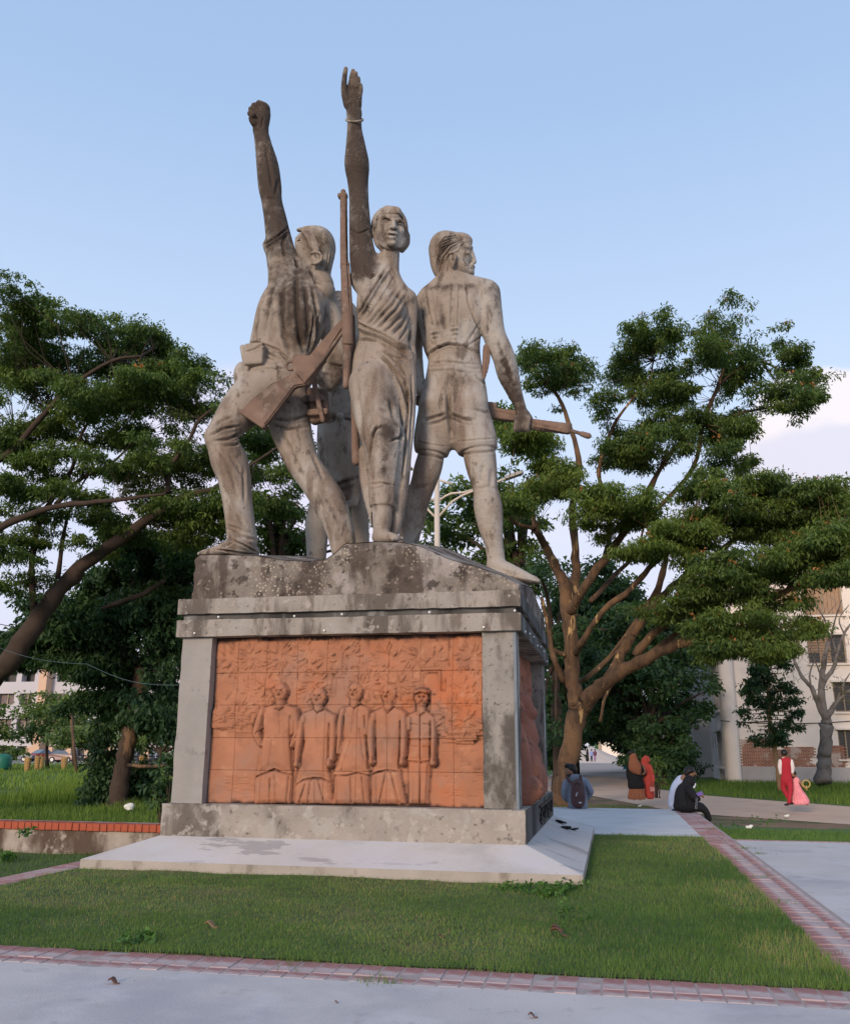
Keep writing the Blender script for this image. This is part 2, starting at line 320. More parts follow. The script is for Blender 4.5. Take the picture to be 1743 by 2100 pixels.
while y < YE-0.05:
    if y < 13.6:
        put_brick(bm_l, XB0+0.126, y, 0.0, math.pi/2, band); put_brick(bm_s, XB0+0.33, y, 0.0, math.pi/2, band)
    else:
        for cx_, l in ((XB0+0.126, 0.248), (XB0+0.33, 0.118)): rest.obox(np.array([cx_, y, -0.022]), (l, 0.116, 0.05), None)
    y += 0.1265
x = XB1+0.07
while x < 9: rest.obox(np.array([x, YM0-0.07, -0.022]), (0.116, 0.12, 0.05), None); x += 0.1265
y = YF0+0.06
while y < YM1: rest.obox(np.array([XL0+0.17, y, -0.022]), (0.30, 0.116, 0.05), None); y += 0.1265
x = -5.2
while x > -5.9: rest.obox(np.array([x+0.5, YF0-0.2, -0.022]), (0.116, 0.36, 0.05), None); x -= 0.1265
o = rest.build('paving_bricks', M_brick, band); o['kind'] = 'stuff'
# ------------------------------------------------------------------ low garden wall with red brick coping (left)
M_wall = mat('stained_garden_wall', (0.34, 0.29, 0.25), 0.95, 0.2, 4, 0.5, 30, layers=(((0.085, 0.055, 0.04), 1.3, 0.38, 0.56, 0.95, (1, 1, 0.5)), ((0.42, 0.37, 0.33), 5, 0.55, 0.66, 0.7), ((0.06, 0.07, 0.03), 3, 0.6, 0.72, 0.6)))
b = MB(); x0w, x1w = -19.0, XL0-0.02
V, Fq = grid(0, x1w-x0w, 0, 0.60, 0.06, lambda X, Y: 0*X)
Vw = np.stack([V[:, 0]+x0w, YM0+0.02+0.008*fbm(V[:, 0]*3, V[:, 1]*5, 0, 4, 2), GZ-0.18+V[:, 1]], 1)
wallth = link('garden_wall', npmesh('garden_wall', Vw, Fq, True), M_wall)
tag(wallth, 'low stained concrete garden wall topped with upright red bricks left of the monument', 'wall')
b = MB(); b.box(x0w, x1w, YM0+0.05, YM1+0.25, GZ-0.2, -0.085); b.build('wall_core', M_wall, wallth)
b = MB(); b.box(x0w, x1w, YM0+0.02, YM1+0.25, -0.083, -0.006); b.build('mortar_bed', M_mortar, wallth)
me = brick_mesh('coping_brick', 0.118, 0.27, 0.118, M_redbrick, 0.005)
x = x1w-0.07
while x > -14.5:
    put_brick(me, x, YM0+0.11, 0.012, 0, wallth, jit=1.2); x -= 0.127
me2 = brick_mesh('coping_row', 0.118, 0.14, 0.06, M_brick, 0.005)
b = MB(); x = x1w-0.07
while x > -14.5: b.obox(np.array([x, YM0+0.33, -0.022]), (0.118, 0.14, 0.06)); x -= 0.127
b.build('back_course', M_brick, wallth)
# ------------------------------------------------------------------ the monument's base
ST = (((0.10, 0.085, 0.07), 1.5, 0.50, 0.66, 0.85, (1, 1, 0.35)), ((0.37, 0.345, 0.31), 4.5, 0.52, 0.66, 0.6), ((0.07, 0.06, 0.05), 14, 0.58, 0.70, 0.7))
M_plinth = mat('weathered_concrete', (0.31, 0.27, 0.235), 0.95, 0.15, 3, 0.6, 35, layers=ST+(((0.42, 0.38, 0.34), 7, 0.56, 0.62, 0.6),), voro=((0.46, 0.41, 0.35), 42, 0.22, 0.7, 0.55))
M_cornice = mat('streaked_concrete', (0.30, 0.265, 0.23), 0.95, 0.15, 3, 0.6, 35, layers=(((0.085, 0.07, 0.058), 2.2, 0.46, 0.58, 0.85, (1, 1, 0.22)), ((0.12, 0.09, 0.07), 6, 0.52, 0.62, 0.7, (1, 1, 0.3)), ((0.40, 0.36, 0.32), 9, 0.60, 0.66, 0.6), ((0.35, 0.33, 0.30), 2.0, 0.54, 0.66, 0.6, (1, 1, 0.4)), ((0.06, 0.05, 0.045), 16, 0.58, 0.70, 0.6)))
M_pillar = mat('grey_cement_render', (0.285, 0.268, 0.25), 0.9, 0.10, 3, 0.35, 35, layers=(((0.20, 0.185, 0.17), 3.5, 0.58, 0.64, 0.7), ((0.35, 0.335, 0.32), 1.5, 0.52, 0.7, 0.5)))
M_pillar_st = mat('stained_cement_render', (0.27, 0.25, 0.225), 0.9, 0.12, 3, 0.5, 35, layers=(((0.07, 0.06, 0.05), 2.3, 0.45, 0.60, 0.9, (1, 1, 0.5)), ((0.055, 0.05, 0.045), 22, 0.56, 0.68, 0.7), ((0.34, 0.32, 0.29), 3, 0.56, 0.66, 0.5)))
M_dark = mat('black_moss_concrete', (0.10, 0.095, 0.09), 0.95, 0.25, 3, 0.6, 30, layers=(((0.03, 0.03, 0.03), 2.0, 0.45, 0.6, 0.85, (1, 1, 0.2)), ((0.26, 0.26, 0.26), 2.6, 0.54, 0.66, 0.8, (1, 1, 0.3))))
M_skirt = mat('smooth_cement_apron', (0.52, 0.48, 0.455), 0.85, 0.06, 2, 0.15, 40, layers=(((0.30, 0.28, 0.27), 2.2, 0.585, 0.61, 0.75, (0.35, 1.3, 1)), ((0.53, 0.51, 0.53), 0.8, 0.45, 0.6, 0.5), ((0.36, 0.33, 0.31), 1.1, 0.52, 0.68, 0.5), ((0.25, 0.22, 0.2), 24, 0.62, 0.7, 0.4)))
M_skirt_edge = mat('apron_edge_cement', (0.36, 0.32, 0.28), 0.95, 0.15, 3, 0.4, 30, layers=(((0.14, 0.11, 0.08), 2.5, 0.52, 0.68, 0.8, (1, 1, 0.5)),))
def rough_box(name, x0, x1, y0, y1, z0, z1, m, parent, st=0.06, amp=0.006, chip=0.016, seed=0):
    """box with subdivided faces, slightly uneven with chipped arrises"""
    bm = bmesh.new(); bmesh.ops.create_cube(bm, size=1.0)
    sz = (x1-x0, y1-y0, z1-z0); c = ((x0+x1)/2, (y0+y1)/2, (z0+z1)/2)
    for v in bm.verts: v.co = Vector([v.co[i]*sz[i]+c[i] for i in range(3)])
    for ax in range(3):
        n = max(1, int(sz[ax]/st))
        for k in range(1, n):
            p = [0, 0, 0]; p[ax] = (x0, y0, z0)[ax] + sz[ax]*k/n; nn = [0, 0, 0]; nn[ax] = 1
            bmesh.ops.bisect_plane(bm, geom=bm.verts[:]+bm.edges[:]+bm.faces[:], plane_co=p, plane_no=nn)
    me = bpy.data.meshes.new(name); bm.to_mesh(me); bm.free()
    V = np.zeros(len(me.vertices)*3, np.float32); me.vertices.foreach_get('co', V); V = V.reshape(-1, 3)
    lo, hi = np.array([x0, y0, z0]), np.array([x1, y1, z1]); on = (np.abs(V-lo) < 1e-4).astype(float)*-1 + (np.abs(V-hi) < 1e-4)
    edge = (np.abs(on).sum(1) >= 2)
    n = fbm(V[:, 0]*4, V[:, 1]*4, V[:, 2]*4, 4, seed); n2 = fbm(V[:, 0]*9, V[:, 1]*9, V[:, 2]*9, 3, seed+9)
    d = amp*n - edge*chip*np.clip(n2+0.25, 0, 1)
    V = V + on*d[:, None]; me.vertices.foreach_set('co', V.astype(np.float32).ravel())
    return link(name, me, m, parent)
mon = thing('monument_base', (CX, YL, 0.0), 'tall grey concrete pedestal with terracotta relief panels and double cornice under the statues', 'pedestal')
# sloping apron
def fr(w): return YL-(w-WL)
def bk(w): return YL+2*HD+(w-WL)
st = WP + 0.0
b = MB()
o4 = [(CX-WS, fr(WS)), (CX+WS, fr(WS)), (CX+WS, bk(WS)), (CX-WS, bk(WS))]; i4 = [(CX-WP+.02, fr(WP)+.02), (CX+WP-.02, fr(WP)+.02), (CX+WP-.02, bk(WP)-.02), (CX-WP+.02, bk(WP)-.02)]
b.raw([(x, y, SZ) for x, y in o4]+[(x, y, P0) for x, y in i4], [(i, (i+1) % 4, 4+(i+1) % 4, 4+i) for i in range(4)])
b.build('apron', M_skirt, mon)
b = MB(); b.raw([(x, y, -0.06) for x, y in o4]+[(x, y, SZ) for x, y in o4], [(i, (i+1) % 4, 4+(i+1) % 4, 4+i) for i in range(4)])
b.build('apron_edge', M_skirt_edge, mon)
rough_box('plinth', CX-WP, CX+WP, fr(WP), bk(WP), P0-0.05, P1, M_plinth, mon, 0.07, 0.003, 0.012, 1)
rough_box('cornice', CX-WC, CX+WC, fr(WC), bk(WC), C0, C1, M_cornice, mon, 0.08, 0.003, 0.009, 2)
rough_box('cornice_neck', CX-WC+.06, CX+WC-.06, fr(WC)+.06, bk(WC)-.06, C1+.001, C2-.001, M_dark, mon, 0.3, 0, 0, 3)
rough_box('cornice', CX-WC, CX+WC, fr(WC), bk(WC), C2, C3, M_cornice, mon, 0.08, 0.003, 0.009, 4)
for i, (sx, sy) in enumerate(((-1, 0), (1, 0), (-1, 1), (1, 1))):
    xa = CX-WL if sx < 0 else CX+WL-PW; ya = YL if sy == 0 else YL+2*HD-PW
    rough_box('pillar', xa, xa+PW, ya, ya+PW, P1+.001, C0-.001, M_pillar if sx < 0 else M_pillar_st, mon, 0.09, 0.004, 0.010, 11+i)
RD = 0.11       # how far the relief sits behind the pillar faces
b = MB(); b.box(CX-WL+.3, CX+WL-.3, YL+RD+0.09, YL+2*HD-RD-0.09, P1+.002, C0-.002); b.build('core', M_pillar, mon)
# dark wet side skins of the plinth and cornice (the right side is blackened)
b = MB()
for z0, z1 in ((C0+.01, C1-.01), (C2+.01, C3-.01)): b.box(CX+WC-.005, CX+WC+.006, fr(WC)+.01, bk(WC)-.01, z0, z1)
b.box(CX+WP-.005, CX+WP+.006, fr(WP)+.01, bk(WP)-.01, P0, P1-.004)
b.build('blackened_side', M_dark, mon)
# steel corner angles on the right side
M_steel = mat('galvanised_angle', (0.16, 0.19, 0.22), 0.7, 0.2, 5, 0.1, 30)
b = MB(); b.box(CX+WL-.03, CX+WL+.006, YL-.006, YL-.002, P1, C0-.01); b.box(CX+WL+.002, CX+WL+.006, YL-.006, YL+.045, P1, C0-.01); b.build('corner_angle', M_steel, mon)
b = MB(); b.box(CX+WL+.002, CX+WL+.006, YL+2*HD-.05, YL+2*HD, P1, C0-.01); b.build('corner_angle', M_steel, mon)
M_paper = mat('torn_paper', (0.62, 0.60, 0.58), 0.9, 0.1, 20, 0.2, 40)
b = MB(); z_ = C0-0.62
b.raw([(CX+WL+.009, YL+.015, z_), (CX+WL+.009, YL+.075, z_-.02), (CX+WL+.012, YL+.07, z_-.17), (CX+WL+.010, YL+.03, z_-.21), (CX+WL+.014, YL+.01, z_-.12)], [(0, 1, 2, 3, 4)])
b.build('paper_scrap', M_paper, mon); b = MB()
b.raw([(CX+WL+.003, YL+2*HD-PW+.1, z_-.05), (CX+WL+.003, YL+2*HD-PW+.2, z_-.05), (CX+WL+.004, YL+2*HD-PW+.21, z_-.5), (CX+WL+.004, YL+2*HD-PW+.1, z_-.45)], [(0, 1, 2, 3)])
b.build('paper_scrap', M_paper, mon)
# small lamp holders (white dots) along the cornice
M_bulb = mat('white_plastic', (0.75, 0.74, 0.70), 0.5, 0.03)
bb = MB(); bb.sphere((0, 0, 0), 0.014, 8, 6); bme = bb.mesh('bulb', True); bme.materials.append(M_bulb)
for t in (0.13, 0.36, 0.5, 0.75, 0.985):
    link('lamp_bulb', bme, None, mon, (CX-WC+2*WC*t, fr(WC)-0.006, (C1+C2)/2+random.uniform(-.02, .03)))
for t in (0.06, 0.45, 0.9): link('lamp_bulb', bme, None, mon, (CX-WC+2*WC*t, fr(WC)-0.012, C0+0.04))
for k in range(7): link('lamp_bulb', bme, None, mon, (CX+WC+0.012, fr(WC)+0.4+k*0.6, C0+0.03+random.uniform(0, .1)))
# black raised lettering on the right side of the plinth (worn strokes of a Bengali title)
M_black = mat('black_letter_paint', (0.015, 0.015, 0.016), 0.6, 0.2, 8)
b = MB(); yb = bk(WP)
zt = P1-0.07; zb = P0+0.06; xs = CX+WP+0.008
def stroke(y0, z0, y1, z1, w=0.028):
    d = np.array([0, y1-y0, z1-z0]); n = np.linalg.norm(d); u = d/n; v = np.array([0, -u[2], u[1]])
    p = np.array([xs, y0, z0]); q = np.array([xs, y1, z1]); b.prism([p-v*w/2, q-v*w/2, q+v*w/2, p+v*w/2], (0.022, 0, 0))
for g in range(4):
    y0 = fr(WP)+1.75 + g*0.62; wd = 0.5
    stroke(y0-.03, zt, y0+wd+.03, zt, 0.03)
    stroke(y0+wd*.82, zt, y0+wd*.82, zb+.02)
    if g % 2 == 0: stroke(y0+.05, zt-.1, y0+wd*.8, zb+.03); stroke(y0+.05, zt-.1, y0+wd*.8, zt-.03); stroke(y0+.02, zb+.06, y0+.2, zb)
    else: stroke(y0+.04, zt-.03, y0+.10, zb+.09); stroke(y0+.10, zb+.09, y0+.28, zb+.03); stroke(y0+.28, zb+.03, y0+wd*.8, zt-.12); stroke(y0+.2, zt-.07, y0+.3, zt-.13)
b.build('raised_lettering', M_black, mon)
# fallen black letter bits on the apron
fz = lambda y: 0
for i, (px, py) in enumerate(((1118, 1690), (1137, 1697), (1128, 1694))):
    p = G(px, py, 0.23); r_ = MB(); r_.obox(np.zeros(3), (0.10-.02*i, 0.16-.03*i, 0.02)); r_.obox(np.array([.03, .05, 0.0]), (0.05, 0.2, 0.018))
    oo = r_.build('fallen_letter', M_black, None, loc=(CX+WP+0.16+0.1*i, p[1], 0)); oo.location.z = P0 + (SZ-P0)*((oo.location.x-CX-WP)/(WS-WP)) + 0.02; oo.rotation_euler = (0, 0.33, 0.5+i)
    tag(oo, ('larger black letter piece lying on the cement apron right of the plinth', 'black letter fragment lying outermost on the right apron', 'small black letter chip beside the larger fallen pieces on the apron')[i], 'letter piece', 'fallen letter pieces')
# ------------------------------------------------------------------ rock mound on top
prof = [(396, 1150), (400, 1144), (409, 1137), (470, 1137), (526, 1139), (581, 1148), (635, 1151), (668, 1147), (690, 1132), (706, 1115), (730, 1113), (772, 1110), (826, 1112), (863, 1120), (921, 1146), (960, 1157), (1000, 1170), (1035, 1182), (1062, 1197), (1068, 1203)]
RX0, RX1, RY0, RY1 = CX-WC+0.13, CX+WC-0.03, fr(WC)+0.07, bk(WC)-0.15
PP = np.array([W(px, py, RY0) for px, py in prof])
def rock_h(x, y):
    t = np.clip((y-RY0)/(RY1-RY0), 0, 1)
    base = np.interp(x, PP[:, 0], PP[:, 2])
    k = np.clip((x-(RX1-0.9))/0.9, 0, 1)
    h = base + (0.20-0.05*k)*np.clip(y-RY0, 0, 1.9) - 0.10*k*np.clip(t-.5, 0, 1) - 0.10*np.clip(t-0.6, 0, 1) + 0.03*fbm(x*2.2, y*2.2, 0, 4, 21)*np.clip(t*12, 0.15, 1)*np.where((y-RY0 > .2) & (y-RY0 < 2.2), .35, 1)
    return h
M_rock = mat('mossy_shell_concrete', (0.22, 0.188, 0.158), 0.97, 0.25, 3, 1.0, 22, layers=(((0.34, 0.30, 0.275), 1.3, 0.54, 0.58, 0.85), ((0.075, 0.055, 0.045), 1.7, 0.46, 0.58, 0.9, (1.2, 1.2, 0.35)), ((0.05, 0.04, 0.034), 7, 0.53, 0.62, 0.85), ((0.30, 0.25, 0.21), 15, 0.60, 0.66, 0.7)), voro=((0.50, 0.43, 0.34), 25, 0.36, 0.9, 0.50))
nx, ny, nz_ = 120, 110, 26
def rock_mesh():
    Vs = []; Fs = []; off = 0
    xs_ = np.linspace(RX0, RX1, nx); ys_ = np.linspace(RY0, RY1, ny)
    X, Y = np.meshgrid(xs_, ys_); Z = rock_h(X, Y); top = np.stack([X.ravel(), Y.ravel(), Z.ravel()], 1); i = np.arange(nx*ny).reshape(ny, nx)
    Vs.append(top); Fs.append(np.stack([i[:-1, :-1].ravel(), i[:-1, 1:].ravel(), i[1:, 1:].ravel(), i[1:, :-1].ravel()], 1)); off = nx*ny
    per = [(x, RY0) for x in xs_] + [(RX1, y) for y in ys_[1:]] + [(x, RY1) for x in xs_[::-1][1:]] + [(RX0, y) for y in ys_[::-1][1:-1]]
    P_ = np.array(per); H_ = rock_h(P_[:, 0], P_[:, 1]); n = len(P_)
    T = np.linspace(0, 1, nz_)[:, None]
    Zs = C3-0.01 + (H_-C3+0.01)[None, :]*T
    Xs = np.broadcast_to(P_[:, 0], Zs.shape).copy(); Ys = np.broadcast_to(P_[:, 1], Zs.shape).copy()
    c = np.array([(RX0+RX1)/2, (RY0+RY1)/2]); dx = np.where(np.abs(P_[:, 0]-RX0) < 1e-6, -1, np.where(np.abs(P_[:, 0]-RX1) < 1e-6, 1, 0)); dy = np.where(np.abs(P_[:, 1]-RY0) < 1e-6, -1, np.where(np.abs(P_[:, 1]-RY1) < 1e-6, 1, 0))
    nn = fbm(Xs*2.5+5, Ys*2.5, Zs*3, 5, 31)*0.06+fbm(Xs*11+5, Ys*11, Zs*11, 3, 33)*0.016; edge = np.clip(1-np.abs(T-1)/0.02, 0, 1); inw = -0.02*edge
    # the boulder under the woman's foot bulges forward
    bul = 0.05*np.exp(-((Xs-W(790, 1160, RY0)[0])/0.75)**2)*np.clip(T*1.3, 0, 1)
    d = (nn*np.clip((1-T)*6, 0, 1)*np.clip(T*5, 0.1, 1)) + inw + bul*(dy < 0)*np.clip((1-T)*8, 0, 1)
    Xs = Xs + dx*d; Ys = Ys + dy*d
    side = np.stack([Xs.ravel(), Ys.ravel(), Zs.ravel()], 1); j = np.arange(nz_*n).reshape(nz_, n)+off; jn = np.roll(j, -1, 1)
    Vs.append(side); Fs.append(np.stack([j[:-1].ravel(), jn[:-1].ravel(), jn[1:].ravel(), j[1:].ravel()], 1))
    return npmesh('rock', np.concatenate(Vs), np.concatenate(Fs), True)
link('rock_mound', rock_mesh(), M_rock, mon)
# ------------------------------------------------------------------ terracotta relief (front): five standing men under trees
M_terra = mat('terracotta_relief', (0.37, 0.162, 0.092), 0.9, 0.16, 2.5, 0.35, 45, spec=0.25, layers=(((0.45, 0.13, 0.045), 0.8, 0.53, 0.68, 0.6), ((0.31, 0.175, 0.125), 1.5, 0.48, 0.64, 0.75), ((0.22, 0.10, 0.065), 3.3, 0.54, 0.68, 0.5), ((0.50, 0.27, 0.16), 6, 0.56, 0.7, 0.4)), attr='stain_shade', attr_col=(0.035, 0.022, 0.02))
UX0, UX1 = CX-WL+PW+0.004, CX+WL-PW-0.004; UZ0, UZ1 = P1+0.003, C0-0.002
YR = YL+RD
# panel coordinates (u right, v up) are measured on the photograph, zoomed crop of 1743 px
def rel_uv(sx, sy):
    """crop pixel (600,1950 crop) -> panel x,z"""
    px = (600+sx/1.162)*0.55865; py = (1950+sy/1.162)*0.55865; p = W(px, py, YR); return p[0], p[2]
def rel_uv2(sx, sy):
    """crop pixel (900,2400 crop, factor 2.17875) -> panel x,z"""
    px = (900+sx/2.17875)*0.55865; py = (2400+sy/2.17875)*0.55865; p = W(px, py, YR); return p[0], p[2]
ST_ = 0.0085
gx = np.arange(UX0, UX1+ST_, ST_); gz = np.arange(UZ0, UZ1+ST_, ST_)
gx[-1] = UX1; gz[-1] = UZ1
RXg, RZg = np.meshgrid(gx, gz)
Hh = 0.006*fbm(RXg*3, RZg*3, 0, 3, 40) + 0.003*fbm(RXg*14, RZg*14, 0, 3, 41)
def seg_d(ax, az, bx, bz, X=None, Z=None):
    X = RXg if X is None else X; Z = RZg if Z is None else Z
    dx, dz = bx-ax, bz-az; L2 = dx*dx+dz*dz+1e-9
    t = np.clip(((X-ax)*dx+(Z-az)*dz)/L2, 0, 1); return np.hypot(X-ax-t*dx, Z-az-t*dz), t
def cap(pts, rad, h, uvf=rel_uv2, pw=0.5):
    """raise a rounded limb along pixel polyline"""
    global Hh
    P_ = [uvf(*p) for p in pts]; rad = [rad]*len(pts) if np.isscalar(rad) else rad
    s = abs(uvf(100, 0)[0]-uvf(0, 0)[0])/100
    best = np.zeros_like(Hh)
    for i in range(len(P_)-1):
        d, t = seg_d(*P_[i], *P_[i+1]); r = (rad[i]+(rad[i+1]-rad[i])*t)*s
        best = np.maximum(best, np.clip(1-(d/r)**2, 0, 1)**pw)
    return best*h
def poly_mask(pts, uvf=rel_uv2, soft=0.012):
    """soft inside mask of a pixel polygon with rounded shoulders"""
    P_ = np.array([uvf(*p) for p in pts]); n = len(P_); inside = np.zeros(RXg.shape, bool); dist = np.full(RXg.shape, 9.0)
    for i in range(n):
        ax, az = P_[i]; bx, bz = P_[(i+1) % n]
        c = ((az > RZg) != (bz > RZg)) & (RXg < (bx-ax)*(RZg-az)/(bz-az+1e-12)+ax); inside ^= c
        dist = np.minimum(dist, seg_d(ax, az, bx, bz)[0])
    return inside, dist
def line(pts, w, h, uvf=rel_uv2):
    """narrow ridge (h>0) or groove (h<0) along a pixel polyline, w in metres"""
    global Hh
    P_ = [uvf(*p) for p in pts]; d = np.full(Hh.shape, 9.0)
    for i in range(len(P_)-1): d = np.minimum(d, seg_d(*P_[i], *P_[i+1])[0])
    Hh = Hh + h*1.35*np.exp(-(d/w)**2)
def leaf(cx_, cz_, ang, L, wd, h):
    global Hh
    x0, x1 = np.searchsorted(gx, [cx_-L, cx_+L]); z0, z1 = np.searchsorted(gz, [cz_-L, cz_+L])
    if x1 <= x0 or z1 <= z0: return
    X = RXg[z0:z1, x0:x1]-cx_; Z = RZg[z0:z1, x0:x1]-cz_; u = X*math.cos(ang)+Z*math.sin(ang); v = -X*math.sin(ang)+Z*math.cos(ang)
    q = 1-(u/(L/2))**2; e = np.clip(1-np.abs(v)/(np.clip(q, 0.001, 1)*wd/2), 0, 1)*(q > 0)
    g = Hh[z0:z1, x0:x1]; base = g.mean(); Hh[z0:z1, x0:x1] = np.maximum(g, g*0.4+base*.6 + h*np.minimum(1, e*2.0)*(0.5+0.5*(u/L+.5)))
def rosette(sx, sy, R, n, h=0.034, uvf=rel_uv, L=0.085, droop=True):
    cx_, cz_ = uvf(sx, sy); s = abs(uvf(100, 0)[0]-uvf(0, 0)[0])/100; R = R*s
    for k in range(n):
        a = random.uniform(0, 2*math.pi); r = R*math.sqrt(random.random())
        x, z = cx_+r*math.cos(a), cz_+r*math.sin(a)*1.05
        leaf(x, z, a+random.uniform(-.45, .45), L*random.uniform(.8, 1.2), 0.03, h*random.uniform(.6, 1.1))
# trees of the background
for pts, r in (([(1230, 840), (1222, 740), (1205, 600), (1180, 520), (1120, 470)], [22, 20, 17, 13, 8]), ([(1215, 640), (1250, 540), (1290, 470)], [16, 12, 7]), ([(970, 690), (975, 620), (1050, 570), (1120, 520)], [16, 15, 13, 9]),
               ([(905, 640), (890, 560), (850, 480)], [26, 22, 18]), ([(590, 570), (650, 640), (690, 640)], [12, 14, 12]), ([(1255, 560), (1262, 740)], [9, 9]), ([(1175, 740), (1178, 600)], [6, 5])):
    Hh = np.maximum(Hh, cap(pts, r, 0.030, rel_uv))
for (sx, sy, R, n) in ((300, 545, 60, 60), (385, 540, 55, 60), (500, 535, 60, 60), (620, 520, 60, 60), (760, 530, 75, 90), (960, 550, 60, 60), (1080, 530, 55, 50), (1320, 530, 60, 90), (1300, 640, 50, 70), (1290, 690, 45, 60),
                       (385, 690, 60, 70), (330, 780, 55, 70), (440, 660, 40, 30), (640, 660, 60, 40), (860, 660, 55, 60), (1010, 660, 55, 60), (1245, 780, 70, 110), (1300, 800, 60, 60), (265, 790, 30, 20), (690, 545, 40, 30), (1150, 540, 40, 30)):
    rosette(sx, sy, R, n)
# men: coordinates in the 1743 px crop (900,2400)
def blob(pts, h, soft=0.05, over=True):
    global Hh
    ins, d = poly_mask(pts); pr = np.where(ins, h*(0.45+0.55*np.clip(d/soft, 0, 1)**0.6), -1)
    Hh = np.where(ins, np.maximum(pr, Hh*0.15+pr*0.85), Hh)
def groove_out(pts, w=0.008, h=-0.010): line(pts+[pts[0]], w, h)
def face(cx_, cy_, hw, hh, glasses=True, turn=0.0, bald=True, moust=False, capon=False):
    global Hh
    P_ = rel_uv2(cx_, cy_); s = abs(rel_uv2(100, 0)[0]-rel_uv2(0, 0)[0])/100; a, b_ = hw*s, hh*s
    X = (RXg-P_[0])/a; Z = (RZg-P_[1])/b_; q = 1-X*X-np.where(Z > 0, Z*Z, (Z*1.0)**2*(1+0.25*np.abs(X)))
    dome = np.where(q > 0, 0.05+0.055*np.sqrt(np.clip(q, 0, 1)), -1)
    ins = q > 0
    Hh = np.where(ins, np.maximum(Hh, dome), Hh)
    f = lambda u, v: (cx_+u*hw, cy_-v*hh)
    t = turn
    line([f(-1.02, -.1), f(-1.04, .3)], 0.010, 0.03); line([f(1.02, -.1), f(1.04, .3)], 0.010, 0.03)       # ears
    line([f(-.52+t, .2), f(-.12+t, .18)], 0.012, -0.026); line([f(.12+t, .18), f(.52+t, .2)], 0.012, -0.026)   # eye sockets
    line([f(t, .22), f(t*1.25, -.18)], 0.010, 0.030); line([f(-.1+t*1.25, -.2), f(.1+t*1.25, -.2)], 0.008, 0.012)
    line([f(-.22+t, -.45), f(.22+t, -.45)], 0.005, -0.018); line([f(-.18+t, -.56), f(.18+t, -.56)], 0.007, 0.010); line([f(-.15+t, -.80), f(.15+t, -.80)], 0.012, 0.010)
    line([f(-.55+t, .42), f(-.1+t, .38)], 0.006, 0.012); line([f(.1+t, .38), f(.55+t, .42)], 0.006, 0.012)
    if glasses:
        for sgn in (-1, 1):
            c0 = (.36*sgn+t, .12); line([f(c0[0]+.27*math.cos(k*.7), c0[1]+.17*math.sin(k*.7)) for k in range(10)], 0.0055, 0.016)
        line([f(-.95, .22), f(-.6+t, .17)], 0.004, 0.012); line([f(.95, .22), f(.6+t, .17)], 0.004, 0.012)
    if moust: line([f(-.42+t, -.42), f(-.1+t, -.30), f(.1+t, -.30), f(.42+t, -.42)], 0.010, 0.020)
    if capon:
        Hh = np.maximum(Hh, cap([f(-.95, .72), f(0, .95), f(.95, .78)], 16, 0.14)); line([f(-1.0, .5), f(0, .62), f(1.0, .5)], 0.005, -0.02)
def man(body, legs, arms, hem, hands, neck, hf, extra=()):
    global Hh
    blob(legs, 0.070, 0.05); 
    blob(body, 0.074, 0.08); groove_out(body)
    for a, r in arms:
        Hh = np.maximum(Hh, cap(a, r, 0.098, pw=0.5))
    Hh = np.maximum(Hh, cap(*neck[:2], 0.085))
    line(hem, 0.010, 0.022); line([(x, y+9) for x, y in hem], 0.010, -0.030)
    face(*hf[0], **hf[1])
    for hx, hy, dr in hands:
        Hh = np.maximum(Hh, cap([(hx, hy-26), (hx, hy+14)], [22, 24], 0.13))
        for k in range(4): line([(hx-16+k*11, hy), (hx-18+k*12+dr, hy+38)], 0.0045, 0.018)
    for ln, w_, h_ in extra: line(ln, w_, h_)
fold = lambda pts, h=-0.012, w_=0.007: (pts, w_*1.1, h*1.7)
man([(130, 440), (240, 405), (330, 405), (420, 440), (440, 560), (400, 640), (360, 660), (375, 800), (385, 960), (330, 950), (240, 915), (180, 940), (88, 985), (110, 800), (150, 640), (110, 560)],
    [(85, 940), (380, 930), (365, 1200), (80, 1200)],
    [([(150, 460), (115, 560), (95, 640), (135, 730)], [34, 34, 32, 22]), ([(400, 460), (420, 560), (425, 640), (385, 735)], [34, 34, 32, 22])],
    [(88, 980), (180, 940), (240, 915), (300, 940), (385, 962)], [], ([(285, 360), (285, 420)], 38), ((290, 310, 52, 68), dict(glasses=True, turn=-.05)),
    [fold([(155, 500), (150, 650), (115, 900)]), fold([(370, 500), (362, 660), (380, 930)]), fold([(245, 440), (285, 455), (320, 430)], -0.014, .006), fold([(285, 455), (290, 640)], -.006), fold([(210, 1000), (205, 1190)]), fold([(240, 960), (250, 1190)], 0.01), fold([(360, 980), (340, 1190)]), fold([(130, 700), (100, 640), (150, 600)], -.01), fold([(400, 690), (440, 640)], -.01), fold([(230, 690), (200, 900)], -.006)])
